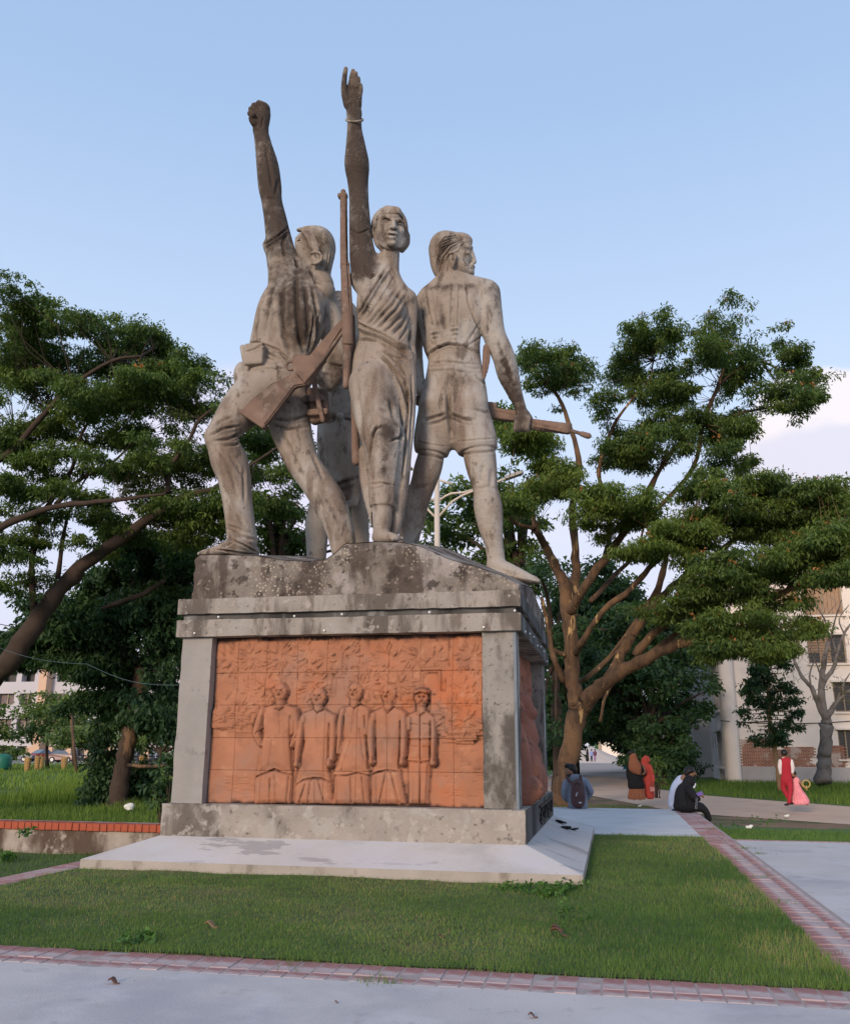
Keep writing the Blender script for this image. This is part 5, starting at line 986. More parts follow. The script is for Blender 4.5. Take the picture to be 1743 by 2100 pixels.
HA.ell((657, 507, .01), (31, 38, 42), 3); HA.chain([(612, 472, -.06, 3.5), (630, 472, -.08, 7), (652, 477, -.06, 12), (670, 497, -.02, 13)], 5, 1.35); HA.chain([(628, 482, -.19, 8), (640, 500, -.23, 9), (650, 514, -.23, 6)], 7, 1.0)
HA.chain([(670, 525, .02, 15), (668, 548, .02, 12), (667, 562, .02, 10), (665, 573, .02, 5)], 4, 1.5)
HA.chain([(637, 520, -.25, 2.8), (648, 516, -.275, 3), (659, 522, -.27, 3), (659, 533, -.26, 3), (650, 540, -.25, 3), (641, 541, -.24, 3.2)], 1); HA.ell((648, 530, -.235), (11, 4, 12), 2); HA.groove([(641, 525), (648, 524), (651, 532)], 2, -.022)
for k in range(12):
    a = k/11; HA.groove([(608+a*10, 466+a*6), (636+a*12, 464+a*22), (664-a*6, 478+a*32), (684-a*22, 505+a*22)], 1.0, -.012 if k % 2 else .008)
for k in range(4):
    a = k/3; HA.groove([(684-a*10, 510+a*8), (676-a*6, 540+a*4), (667-a*3, 570)], 1.0, -.012 if k % 2 else .008)
HA.groove([(608, 471), (618, 477), (627, 490), (632, 506), (638, 517)], 1.6, -.016); HA.groove([(608, 496), (615, 493), (621, 496)], .9, -.014); HA.groove([(609, 498), (615, 500), (620, 498)], .9, -.010)
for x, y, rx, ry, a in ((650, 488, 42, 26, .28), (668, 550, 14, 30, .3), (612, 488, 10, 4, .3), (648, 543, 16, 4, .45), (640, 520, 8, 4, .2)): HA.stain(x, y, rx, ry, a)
link('head', HA.mesh('head_a', .0015, 30, 13, 1), M_stat, sA)
# ------------------------------------------------------------------ foliage
def leafmat(name, lo, hi, flow=None):
    m = bpy.data.materials.new(name); m.use_nodes = True; nt = m.node_tree; N, L = nt.nodes, nt.links
    b = N['Principled BSDF']; b.inputs['Roughness'].default_value = 0.55; b.inputs['Specular IOR Level'].default_value = 0.25
    at = N.new('ShaderNodeAttribute'); at.attribute_name = 'tint'
    rp = N.new('ShaderNodeValToRGB'); e = rp.color_ramp.elements; e[0].position = 0.0; e[0].color = (*lo, 1); e[1].position = 0.90; e[1].color = (*hi, 1)
    if flow: x = e.new(0.97); x.color = (*flow, 1)
    L.new(at.outputs['Fac'], rp.inputs[0]); L.new(rp.outputs[0], b.inputs['Base Color'])
    tr = N.new('ShaderNodeBsdfTranslucent'); sc = N.new('ShaderNodeVectorMath'); sc.operation = 'MULTIPLY'; sc.inputs[1].default_value = (1.5, 1.7, 0.7); L.new(rp.outputs[0], sc.inputs[0]); L.new(sc.outputs[0], tr.inputs['Color'])
    ms = N.new('ShaderNodeMixShader'); ms.inputs[0].default_value = 0.28; L.new(b.outputs[0], ms.inputs[1]); L.new(tr.outputs[0], ms.inputs[2]); L.new(ms.outputs[0], N['Material Output'].inputs['Surface'])
    return m
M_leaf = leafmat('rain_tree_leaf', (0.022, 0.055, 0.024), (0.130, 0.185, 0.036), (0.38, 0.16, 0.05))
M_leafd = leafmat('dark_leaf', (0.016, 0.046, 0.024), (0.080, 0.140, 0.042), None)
M_leaff = leafmat('far_leaf', (0.04, 0.08, 0.032), (0.15, 0.20, 0.05), None)
M_bark = mat('brown_bark', (0.125, 0.075, 0.045), 0.95, 0.25, 3, 0.9, 22, layers=(((0.06, 0.04, 0.03), 2.5, 0.5, 0.66, 0.7, (1, 1, 0.3)), ((0.21, 0.125, 0.065), 4, 0.54, 0.66, 0.6, (1, 1, 0.25))))
M_barkw = mat('orange_peeled_bark', (0.115, 0.068, 0.040), 0.95, 0.25, 3, 0.9, 22, layers=(((0.055, 0.036, 0.026), 5.0, 0.46, 0.60, 0.75, (1.5, 1.5, 0.25)), ((0.20, 0.115, 0.06), 1.2, .5, .62, .7), ((0.16, 0.10, 0.06), 14, 0.54, 0.66, 0.6, (1.5, 1.5, 0.3)), ((0.50, 0.33, 0.15), 2.6, 0.615, 0.64, 0.85, (1.3, 1.3, 0.22))), voro=((0.5, 0.38, 0.22), 9, 0.10, 0.8, 0.48))
M_barkd = mat('dark_bark', (0.055, 0.038, 0.028), 0.95, 0.3, 3, 0.9, 22)
M_barkg = mat('grey_bark', (0.20, 0.17, 0.15), 0.95, 0.3, 3, 0.8, 22, layers=(((0.08, 0.06, 0.055), 1.5, 0.5, 0.62, 0.8),))
def unit(v): return v/(np.linalg.norm(v, axis=-1, keepdims=True)+1e-9)
def leaves(cent, R, per, size, tint_c, flat=0.5, droop=0.5, ratio=0.45, rs=None):
    """cent (n,3) clump centres, R (n,) clump radii -> leaf quads"""
    rs = rs or rng; n = len(cent); N_ = n*per
    c = np.repeat(cent, per, 0); r = np.repeat(R, per)
    d = rs.normal(size=(N_, 3)); d = unit(d)*(rs.random((N_, 1))**0.45); off = d*r[:, None]*np.array([1, 1, flat])
    # leaves in feathery rows: snap part of them to short sprays
    p = c+off
    out = unit(np.concatenate([off[:, :2], np.zeros((N_, 1))], 1)+rs.normal(size=(N_, 3))*0.25)
    ax = unit(out + np.array([0, 0, -droop])*(0.3+rs.random((N_, 1))) + rs.normal(size=(N_, 3))*0.35)
    nrm = unit(rs.normal(size=(N_, 3))*0.6+np.array([0, 0, 1.0])); sd = unit(np.cross(ax, nrm))
    s = size*(0.6+0.8*rs.random((N_, 1))); w = s*ratio
    V = np.stack([p, p+ax*s*0.62+sd*w*0.75, p+ax*s-sd*w*0.25-np.array([0, 0, 1])*s*0.12], 1).reshape(-1, 3)
    Fq = np.arange(N_*3).reshape(-1, 3); t = np.repeat(tint_c, per)+rs.normal(size=N_)*0.12
    return V, Fq, np.repeat(np.clip(t, 0, 0.9), 3)
def pad_clumps(pads, den, R, rs=None, lump=0.75, base_t=0.3, gap=-.13):
    """pads: (centre, (rx,ry,rz)) -> clump centres spread through an uneven umbrella-like volume"""
    rs = rs or rng; Cs = []; Rs = []; T = []
    for (c, r) in pads:
        c = np.asarray(c); r = np.asarray(r, float); n = max(4, int(den*r[0]*max(r[1], r[2])*3.1))
        d = unit(rs.normal(size=(n, 3))); rad = rs.random((n, 1))**0.38; p = d*rad; p[:, 2] = np.where(p[:, 2] < -0.15, p[:, 2]*0.55, p[:, 2])
        q = p*r + c; g = fbm(q[:, 0]*lump, q[:, 1]*lump, q[:, 2]*lump*1.4, 3, 77); keep = g > gap+0.06*rs.normal(size=n)
        q, p = q[keep], p[keep]
        if len(q) == 0: continue
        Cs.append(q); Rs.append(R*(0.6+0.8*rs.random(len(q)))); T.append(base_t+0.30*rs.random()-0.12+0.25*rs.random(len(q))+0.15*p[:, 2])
    return np.concatenate(Cs), np.concatenate(Rs), np.concatenate(T)
def crown(name, clumps, per, size, m, parent, flowers=0, **kw):
    cs, R, t = clumps; V, Fq, ti = leaves(cs, R, per, size, t, **kw)
    if flowers:
        k = rng.choice(len(cs), min(flowers, len(cs)), replace=False); fc = cs[k]+np.stack([rng.normal(size=len(k))*.1, rng.normal(size=len(k))*.1, R[k]*0.55], 1)
        V2, F2, t2 = leaves(fc, np.full(len(k), 0.10), 7, 0.10, np.ones(len(k)), ratio=.6); V2 = V2; F2 = F2+len(V); ti = np.concatenate([ti, np.ones(len(V2))]); V = np.concatenate([V, V2]); Fq = np.concatenate([Fq, F2])
    o = link(name, npmesh(name, V, Fq, False, {'tint': ti}), m, parent); return o
def limb(b, pts, radii, n=8, wob=0.075):
    """tapering limb through points, with slight irregularity"""
    P_ = np.array(pts, float); m = len(P_); E_ = np.vstack([2*P_[0]-P_[1], P_, 2*P_[-1]-P_[-2]]); R_ = np.array([radii[0]]+list(radii)+[radii[-1]], float); out = []; rr = []
    for i in range(m-1):
        for t in (0, .25, .5, .75):
            a, b_, c, d = E_[i:i+4]; out.append(0.5*(2*b_+(c-a)*t+(2*a-5*b_+4*c-d)*t*t+(3*b_-a-3*c+d)*t**3)); rr.append(R_[i+1]*(1-t)+R_[i+2]*t)
    out.append(P_[-1]); rr.append(radii[-1]); out = np.array(out); rr = np.array(rr)
    out = out + rng.normal(size=out.shape)*rr[:, None]*wob*1.5; rr = rr*(1+rng.normal(size=len(rr))*wob); b.tube(out, rr, n)
def twigs(b, clumps, anchors, n, r=0.02):
    cs = clumps[0]; k = rng.choice(len(cs), min(n, len(cs)), replace=False); A = np.array(anchors)
    for i in k:
        c = cs[i]; a = A[np.argmin(((A-c)**2).sum(1))]; L = np.linalg.norm(c-a)
        mid = (a+c)/2+rng.normal(size=3)*L*0.10-np.array([0, 0, L*0.08]); rr = min(r*(0.5+L*0.35), 0.09)
        b.tube([a, mid, c], [rr, rr*0.6, rr*0.25], 4, False)
def PM(px, py, Y): return W(px, py, Y)
def padset(lst, Y0, dY=2.5, ry=1.6, f=None, rmul=1.06, sat=2):
    out = []
    for q in lst:
        px, py, rx, rz = f(*q[:4]) if f else q[:4]; Y = q[4] if len(q) > 4 else Y0+random.uniform(-dY, dY); c = W(px, py, Y); m = mpp(c)
        out.append((c, (rx*m*rmul, max(ry, rx*m*0.8), rz*m*rmul)))
        if sat:
            for _ in range(sat):
                a = random.uniform(0, 2*math.pi); r1 = rx*m*random.uniform(.9, 1.25); out.append((c+np.array([r1*math.cos(a), random.uniform(-1, 1)*ry, rz*m*random.uniform(.7, 1.3)*math.sin(a)]), (rx*m*random.uniform(.2, .42), ry*.4, rz*m*random.uniform(.3, .55))))
    return out
def bark_tree(name, label, base, limbs, Y, m_bark, group=None, cat='tree', thin=1.0):
    t = thing(name, base, label, cat, group); b = MB(); anch = []
    for pts, rr in limbs:
        P_ = []
        for q in pts: P_.append(W(q[0], q[1], q[2] if len(q) > 2 else Y))
        rr = [r_*thin for r_ in rr]; limb(b, P_, rr, 14 if rr[0] > .15 else 6); anch += P_[len(P_)//2:]
    return t, b, anch
# ---------- right: the big rain tree with the orange peeling trunk
f3 = lambda x, y, rx, ry: (949.7+.45511*x, 614.5+.45511*y, rx*.455, ry*.455)
YT = 30.5
limbsR = [
 ([(1147, 1650, YT), (1152, 1632, YT), (1160, 1590, YT), (1172, 1530, YT), (1182, 1480, YT), (1186, 1445, YT)], [.62, .40, .36, .36, .37, .42]),
 ([(1184, 1450, YT), (1175, 1400, YT), (1172, 1335, YT), (1167, 1270, YT), (1158, 1205, YT), (1138, 1160, YT), (1118, 1120, YT), (1097, 1085, YT-1)], [.33, .30, .29, .28, .24, .19, .15, .12]),
 ([(1097, 1085, YT-1), (1061, 1075, YT-1.5), (1040, 1060, YT-2)], [.10, .07, .05]), ([(1097, 1085, YT-1), (1090, 1030, YT), (1080, 980, YT)], [.10, .07, .05]),
 ([(1167, 1250, YT), (1180, 1180, YT+1), (1178, 1110, YT+1), (1172, 1040, YT+1), (1188, 960, YT), (1170, 880, YT), (1145, 815, YT), (1120, 790, YT)], [.24, .2, .17, .14, .12, .10, .08, .05]),
 ([(1165, 1260, YT), (1200, 1200, YT-1), (1237, 1151, YT-1), (1268, 1110, YT-1), (1286, 1078, YT-1), (1327, 1010, YT), (1359, 950, YT)], [.20, .18, .17, .15, .14, .12, .09]),
 ([(1240, 1150, YT-1), (1250, 1080, YT), (1235, 1010, YT), (1228, 960, YT), (1246, 905, YT), (1265, 860, YT), (1296, 819, YT)], [.12, .11, .10, .09, .09, .07, .05]),
 ([(1157, 1401, YT), (1140, 1360, YT-.5), (1132, 1335, YT-.5), (1122, 1280, YT-.5), (1110, 1225, YT-1)], [.15, .13, .12, .10, .07]), ([(1170, 1350, YT), (1150, 1340, YT-.3), (1133, 1333, YT-.5)], [.12, .10, .09]),
 ([(1188, 1450, YT), (1215, 1425, YT-.4), (1257, 1388, YT-1), (1311, 1357, YT-1.5), (1374, 1327, YT-2), (1437, 1306, YT-2.5), (1495, 1272, YT-3), (1560, 1240, YT-3), (1640, 1195, YT-3.5), (1710, 1150, YT-4)], [.34, .30, .27, .22, .19, .17, .15, .12, .09, .06]),
 ([(1250, 1392, YT-1), (1275, 1340, YT-.6), (1296, 1296, YT-.5), (1325, 1250, YT), (1350, 1206, YT), (1364, 1151, YT+.5), (1370, 1100, YT+.5)], [.22, .2, .18, .16, .14, .11, .08]),
 ([(1290, 1310, YT-.5), (1335, 1250, YT-1), (1374, 1206, YT-1.2), (1410, 1180, YT-1.5), (1445, 1159, YT-1.5), (1500, 1110, YT-1.5), (1560, 1070, YT-2)], [.17, .16, .15, .13, .12, .09, .06]),
 ([(1180, 1345, YT), (1194, 1315, YT-1), (1237, 1253, YT-1.5), (1296, 1206, YT-2), (1330, 1165, YT-2.3), (1359, 1137, YT-2.5), (1390, 1128, YT-2.6), (1417, 1126, YT-2.7)], [.14, .14, .13, .12, .11, .11, .10, .09]),
 ([(1300, 1345, YT-1.4), (1350, 1290, YT-1.6), (1413, 1261, YT-2), (1480, 1235, YT-2.5)], [.17, .15, .12, .07]), ([(1320, 1350, YT-1.5), (1400, 1290, YT-1.8), (1470, 1255, YT-2.2)], [.12, .10, .06]),
 ([(1210, 1233, YT-1), (1260, 1180, YT+.5), (1304, 1136, YT+1), (1316, 1096, YT+1), (1330, 1030, YT+1)], [.09, .09, .07, .05, .04]),
 ([(1359, 950, YT), (1400, 900, YT), (1441, 856, YT), (1460, 820, YT), (1473, 787, YT), (1487, 751, YT)], [.10, .10, .10, .09, .08, .05]), ([(1441, 860, YT), (1480, 858, YT), (1541, 842, YT), (1590, 835, YT)], [.07, .06, .05, .03]), ([(1286, 1078, YT-1), (1350, 1040, YT), (1420, 960, YT+1), (1441, 870, YT)], [.12, .10, .09, .08]),
 ([(1473, 790, YT), (1510, 760, YT), (1560, 740, YT)], [.06, .05, .03]), ([(1296, 819, YT), (1330, 780, YT), (1340, 740, YT)], [.05, .04, .03]), ([(1230, 1480, YT+6), (1245, 1420, YT+6), (1290, 1370, YT+6)], [.08, .07, .05]),
 ([(1185, 1400, YT+1), (1230, 1370, YT+1.5), (1270, 1330, YT+2)], [.09, .07, .04]), ([(1195, 1395, YT+1), (1250, 1345, YT+2), (1290, 1290, YT+2)], [.08, .06, .04])]
tR, bR, anR = bark_tree('rain_tree', 'huge rain tree with orange peeling trunk and wide spreading limbs right of the monument', W(1152, 1645, YT), limbsR, YT, M_barkw, thin=.86)
padR = padset([(1250, 100, 70, 50), (1120, 160, 100, 55), (1080, 250, 130, 60), (1250, 230, 120, 70), (1380, 220, 110, 50), (1480, 270, 60, 35), (1250, 350, 110, 60), (1430, 420, 160, 50), (1560, 380, 60, 45), (1490, 470, 80, 28), (830, 170, 100, 45), (770, 220, 80, 40), (930, 180, 50, 35), (690, 330, 90, 40),
   (500, 285, 75, 40), (340, 285, 80, 45), (420, 350, 130, 50), (560, 385, 80, 55), (300, 265, 55, 28), (370, 440, 55, 45), (850, 360, 120, 45), (910, 445, 140, 45), (650, 470, 75, 45), (840, 420, 100, 45), (1000, 560, 210, 50), (900, 620, 180, 60), (1150, 600, 110, 50), (760, 640, 130, 50), (650, 700, 85, 45), (820, 710, 140, 50), (1240, 600, 70, 40), (1180, 700, 75, 50), (1270, 760, 40, 35), (1110, 470, 50, 35)], YT, 2.4, 1.5, f3)
nR1 = len(padR)
padR += padset([(240, 620, 80, 65), (330, 640, 85, 45), (420, 770, 95, 35), (330, 860, 125, 50), (240, 930, 85, 45), (450, 830, 110, 45), (600, 890, 125, 55), (560, 980, 115, 60), (760, 920, 130, 50), (850, 980, 150, 60), (980, 1000, 120, 50), (1080, 1060, 100, 50), (900, 1060, 90, 45), (820, 1130, 100, 40), (1050, 1100, 100, 50)], YT-2.5, 1.5, 1.4, f3)
nR2 = len(padR)
padR += padset([(1060, 860, 95, 45), (1200, 860, 120, 45), (1360, 840, 110, 40), (1500, 880, 110, 45), (1640, 870, 90, 45), (1180, 930, 105, 45), (1320, 960, 140, 50), (1480, 1000, 120, 55), (1640, 960, 100, 55), (1300, 1050, 130, 45), (1450, 1100, 110, 45), (1620, 1080, 100, 60), (1520, 1150, 100, 45), (1150, 1250, 140, 50), (1350, 1230, 130, 50), (1560, 1240, 100, 35)], YT-3, 2, 1.5, f3)
padR += padset([(1480, 1180, 60, 26), (1380, 1250, 70, 22), (1600, 1285, 60, 24), (1510, 1325, 70, 30), (1560, 1255, 70, 24), (1690, 1190, 45, 20), (1455, 1290, 50, 20), (1650, 1290, 35, 14), (1430, 1225, 50, 20), (1590, 1340, 36, 16), (1450, 1160, 60, 24), (1530, 1210, 60, 26), (1620, 1230, 50, 20), (1700, 1120, 50, 30), (1735, 1160, 30, 24), (1560, 1150, 70, 26), (1640, 1150, 60, 24), (1470, 1330, 40, 20), (1550, 1300, 60, 22), (1430, 1200, 40, 18), (1730, 1050, 40, 30)], YT-4, 1.2, 1.2)
clA = pad_clumps(padR[:nR1], 15.0, .30, lump=1.0, base_t=.34, gap=-.10); clB = pad_clumps(padR[nR1:nR2], 16.0, .32, lump=1.0, base_t=.66, gap=-.15); clC = pad_clumps(padR[nR2:], 16, .32, lump=1.0, base_t=.42, gap=-.17); clR = tuple(np.concatenate(v) for v in zip(clA, clB, clC))
twigs(bR, clR, anR, 420, .014)
bR.build('trunk', M_barkw, tR, True)
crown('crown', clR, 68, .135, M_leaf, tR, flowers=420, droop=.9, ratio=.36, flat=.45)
# ---------- left: the big tree whose trunk leans in from the left edge
YL1 = 21.0
limbsL = [([(-165, 1702, YL1+1), (-140, 1640, YL1+1), (-90, 1520, YL1+1), (-40, 1420, YL1+.5), (10, 1370, YL1), (45, 1320, YL1), (100, 1240, YL1), (150, 1180, YL1), (210, 1130, YL1), (262, 1098, YL1), (310, 1060, YL1-.5), (380, 1020, YL1-1), (450, 1000, YL1-1)], [.62, .50, .42, .38, .35, .33, .30, .28, .24, .21, .17, .13, .08]),
 ([(70, 1255, YL1), (66, 1170, YL1), (78, 1080, YL1), (110, 1020, YL1), (145, 970, YL1), (165, 900, YL1), (190, 850, YL1)], [.14, .11, .10, .10, .08, .06, .04]), ([(-20, 1092, YL1-2), (60, 1055, YL1-2), (150, 1035, YL1-2), (250, 1025, YL1-2), (340, 1012, YL1-2)], [.13, .11, .09, .07, .04]),
 ([(-30, 960, YL1-1), (30, 920, YL1-1), (90, 850, YL1-1), (150, 790, YL1-1), (230, 740, YL1-1), (290, 730, YL1-1)], [.14, .12, .10, .09, .06, .04]), ([(-30, 900, YL1), (30, 880, YL1), (100, 850, YL1)], [.10, .08, .05]), ([(115, 1035, YL1), (170, 980, YL1), (230, 950, YL1), (280, 900, YL1)], [.08, .07, .05, .03]),
 ([(120, 1185, YL1), (130, 1100, YL1+.5), (150, 1030, YL1+.5), (190, 960, YL1+.5)], [.08, .07, .05, .03]), ([(210, 1248, YL1+2), (250, 1235, YL1+2), (300, 1215, YL1+2), (340, 1190, YL1+2)], [.07, .11, .10, .07]), ([(345, 1010, YL1-1), (350, 960, YL1-1), (390, 900, YL1-1), (410, 860, YL1-1), (450, 830, YL1-1)], [.10, .08, .06, .05, .03]),
 ([(440, 1000, YL1-1), (520, 950, YL1-1), (580, 910, YL1-1)], [.06, .05, .03]), ([(600, 1148, YL1+4), (640, 1138, YL1+4), (700, 1125, YL1+4)], [.05, .06, .06]), ([(620, 1110, YL1+4), (660, 1085, YL1+4), (720, 1050, YL1+4)], [.06, .05, .04])]
tL, bL, anL = bark_tree('rain_tree', 'big dark rain tree whose leaning trunk enters at the left edge of the view', W(-140, 1640, YL1+1), limbsL, YL1, M_barkd, thin=.76)
padL = padset([(20, 600, 60, 34), (90, 650, 75, 34), (165, 680, 70, 32), (240, 685, 60, 28), (300, 695, 48, 28), (345, 720, 30, 22), (50, 720, 90, 40), (150, 750, 90, 38), (30, 800, 75, 40), (250, 745, 70, 28), (400, 745, 28, 20), (330, 830, 60, 28), (110, 860, 95, 34), (225, 890, 90, 34), (330, 880, 80, 38), (415, 870, 60, 38), (460, 800, 32, 20), (40, 920, 70, 28), (150, 945, 80, 28),
   (390, 950, 70, 34), (290, 950, 60, 24), (60, 1000, 55, 20), (320, 1020, 70, 30), (410, 1040, 50, 34), (60, 1060, 50, 22), (120, 1100, 50, 20), (30, 1150, 45, 20), (25, 1210, 36, 20), (380, 1110, 50, 26), (340, 770, 45, 20), (-40, 700, 80, 90), (-60, 900, 80, 80), (395, 800, 40, 22), (440, 930, 45, 30), (170, 1010, 45, 20), (220, 1060, 60, 24), (250, 820, 80, 30), (180, 820, 70, 30), (60, 880, 70, 28), (380, 820, 50, 30), (290, 790, 60, 24), (480, 860, 36, 30), (360, 1060, 60, 26), (270, 1100, 50, 18), (180, 1130, 40, 18), (300, 960, 80, 30), (200, 960, 70, 26), (0, 760, 60, 60), (110, 800, 80, 30), (440, 1080, 50, 40), (480, 1040, 50, 30), (90, 960, 60, 24), (10, 1000, 40, 24), (20, 1110, 40, 18), (80, 1190, 40, 18), (20, 700, 60, 40)], YL1, 1.8, 1.1)
padL += padset([(560, 930, 50, 20), (600, 900, 40, 20), (540, 990, 50, 26), (600, 980, 40, 18), (530, 900, 40, 22), (560, 1040, 40, 16), (500, 960, 40, 30), (745, 1080, 14, 20), (700, 1040, 40, 14)], YL1+2, 1.5, 1.0)
clL = pad_clumps(padL, 34.0, .24, lump=1.15, base_t=.36, gap=-.11)
twigs(bL, clL, anL, 380, .009); bL.build('trunk', M_barkd, tL, True)
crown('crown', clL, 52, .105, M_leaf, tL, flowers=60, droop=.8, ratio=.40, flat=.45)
# ---------- left: dense dark-leaved tree behind the garden wall
YL2 = 25.0
limbs2 = [([(236, 1672, YL2), (243, 1655, YL2), (248, 1600, YL2), (258, 1550, YL2), (268, 1500, YL2), (280, 1440, YL2), (290, 1370, YL2)], [.42, .30, .26, .24, .26, .22, .15]), ([(268, 1500, YL2), (240, 1440, YL2), (215, 1370, YL2)], [.16, .12, .06]), ([(280, 1440, YL2), (320, 1380, YL2), (345, 1300, YL2)], [.14, .1, .05]), ([(255, 1567, YL2), (300, 1572, YL2-.5), (365, 1568, YL2-1)], [.06, .05, .04]), ([(250, 1370, YL2), (262, 1230, YL2), (300, 1150, YL2)], [.13, .1, .06])]
t2, b2, an2 = bark_tree('leafy_tree', 'dense dark leafy tree with pale stripped trunk standing behind the low brick wall', W(240, 1665, YL2), limbs2, YL2, M_bark)
pad2 = padset([(290, 1130, 80, 34), (345, 1180, 50, 44), (225, 1190, 70, 30), (160, 1240, 55, 30), (115, 1285, 55, 26), (300, 1255, 80, 44), (350, 1310, 45, 60), (225, 1310, 70, 40), (290, 1390, 80, 50), (195, 1375, 55, 34), (345, 1400, 36, 60), (260, 1455, 60, 34), (130, 1350, 50, 22), (55, 1325, 50, 18), (15, 1350, 30, 18), (330, 1470, 50, 26), (210, 1440, 40, 20), (180, 1300, 50, 30), (400, 1150, 40, 40), (420, 1250, 40, 60), (420, 1370, 40, 60), (300, 1475, 50, 26), (370, 1450, 40, 40), (390, 1500, 40, 20), (150, 1290, 60, 30), (90, 1320, 50, 22), (250, 1350, 60, 40), (100, 1245, 40, 22), (340, 1230, 60, 50)], YL2, 1.3, 1.3)
pad2 += padset([(225, 1560, 34, 50), (215, 1610, 36, 40), (290, 1590, 30, 50), (200, 1640, 24, 20), (290, 1630, 26, 30)], YL2+1.2, .4, .7)
cl2 = pad_clumps(pad2, 21, .34, lump=.7, base_t=.14, gap=-.24)
twigs(b2, cl2, an2, 90, .008); b2.build('trunk', mat('dark_bark_with_bare_wood', (0.06, 0.042, 0.032), .95, .3, 3, .9, 22, layers=(((0.20, 0.12, 0.07), 1.3, .50, .54, .85, (1.4, 1.4, .35)), ((0.03, 0.022, 0.018), 5, .5, .62, .7, (1.4, 1.4, .3)),)), t2, True); crown('crown', cl2, 54, .17, M_leafd, t2, droop=1.1, ratio=.5, flat=.7)
# ---------- tree between the fighter's legs (far side), with orange flowers
def simple_tree(name, label, lst, Y, trunkpx, rr, den, R, per, size, m, mb, group=None, base_t=.3, flowers=0, dY=2, ry=2, f=None, lump=.5, zb=None, **kw):
    """a tree given by its crown masses and a trunk line (top to bottom pixel)"""
    b0 = W(trunkpx[-1][0], trunkpx[-1][1], Y); b0[2] = GZ-0.05 if zb is None else zb
    t = thing(name, b0, label, 'tree', group); b = MB(); P_ = [W(x, y, Y) for x, y in trunkpx[:-1]]+[b0]; limb(b, P_[::-1], list(np.linspace(rr, rr*.45, len(P_))), 8)
    pads = padset(lst, Y, dY, ry, f); cl = pad_clumps(pads, den*2.6, R, lump=lump, base_t=base_t)
    top = P_[0]
    for c, r_ in pads[:14]: limb(b, [top-(top-b0)*.25, (top+c)/2-np.array([0, 0, .2]), c], [rr*.5, rr*.35, rr*.15], 5)
    twigs(b, cl, [p[0] for p in pads]+[top], min(90, len(cl[0])//3), .012); b.build('trunk', mb, t, True); crown('crown', cl, per, size, m, t, flowers=flowers, **kw); return t
simple_tree('leafy_tree', 'bushy green tree with orange fruit seen between the legs of the leftmost statue', [(570, 1080, 45, 40), (560, 1120, 50, 30), (590, 1040, 28, 20), (545, 1050, 25, 18), (600, 1110, 25, 25)], 27, [(570, 1100), (570, 1300), (570, 1600)], .25, 6, .32, 26, .20, M_leaf, M_barkd, flowers=40, dY=.6, ry=1)
simple_tree('rain_tree', 'dark rain tree far behind the statues, showing between the legs of the rightmost figure', [(955, 1015, 55, 34), (1040, 1000, 55, 46), (1000, 1050, 75, 34), (930, 1095, 45, 24), (1030, 1135, 50, 20), (960, 1150, 60, 18), (880, 1060, 30, 30), (1060, 900, 40, 40), (1090, 960, 40, 40), (1060, 1060, 50, 30), (860, 1130, 60, 20), (1090, 1150, 40, 40), (1010, 1165, 60, 20), (1040, 870, 40, 30), (1070, 1200, 40, 40)], 44, [(1060, 1150), (1075, 1300), (1085, 1600)], .35, 2.0, .55, 26, .30, M_leaf, M_barkd, base_t=.22, dY=3, ry=2)
# ---------- dark wood behind the trunk along the road
wood = [([(1120, 1420, 30, 120), (1100, 1330, 30, 60), (1150, 1470, 40, 50), (1190, 1400, 40, 60), (1110, 1520, 16, 40), (1140, 1540, 26, 26), (1170, 1520, 24, 24)], 60, .4, 1150), ([(1210, 1330, 60, 60), (1170, 1240, 60, 50), (1260, 1350, 50, 50), (1200, 1430, 50, 50)], 66, .4, 1178), ([(1150, 1250, 40, 90), (1135, 1400, 26, 90), (1180, 1330, 60, 70), (1130, 1500, 16, 60)], 42, .5, 1140), ([(1240, 1370, 60, 80), (1215, 1470, 46, 50), (1260, 1290, 60, 50), (1250, 1430, 50, 60), (1300, 1480, 40, 50)], 52, .45, 1306), ([(1330, 1430, 80, 60), (1380, 1385, 65, 40), (1300, 1380, 60, 60), (1390, 1450, 55, 36), (1340, 1340, 60, 40)], 50, .4, 1330), ([(1300, 1280, 70, 45), (1380, 1310, 60, 34), (1420, 1345, 50, 24), (1250, 1220, 50, 40)], 58, .4, 1300), ([(1240, 1495, 50, 24), (1280, 1480, 50, 30), (1210, 1500, 26, 20), (1300, 1520, 40, 40)], 75, .35, 1293)]
lab = ('dark tree deepest in the gap between the pedestal and the orange trunk', 'dark tree filling the view behind the fork of the rain tree', 'tall dark tree at the far left of the road, half hidden by the pedestal', 'dark tree directly behind the orange rain tree trunk', 'broad dark green tree over the right side of the road', 'lighter green tree top behind the forked limbs of the rain tree', 'low tree overhanging the far end of the road')
for (lst, Y, rr, tx), lb in zip(wood, lab):
    simple_tree('shade_tree', lb, lst, Y, [(tx, lst[0][1]+30), (tx+3, 1520), (tx+4, 1580)], rr*.6, 2.4*(45/Y), .62*Y/45, 44, .28*Y/50, M_leafd, M_barkd, 'shade trees along the road', base_t=.12, dY=2, ry=3, ratio=.62)
simple_tree('round_bush', 'round dark bush with big leaves beside the road in front of the white building', [(1362, 1525, 58, 40), (1330, 1545, 40, 30), (1400, 1535, 34, 32), (1350, 1490, 45, 25), (1365, 1560, 50, 20)], 47, [(1360, 1545), (1362, 1590)], .15, 4.2, .40, 62, .23, M_leafd, M_barkd, base_t=.18, dY=1, ry=1.6, ratio=.6)
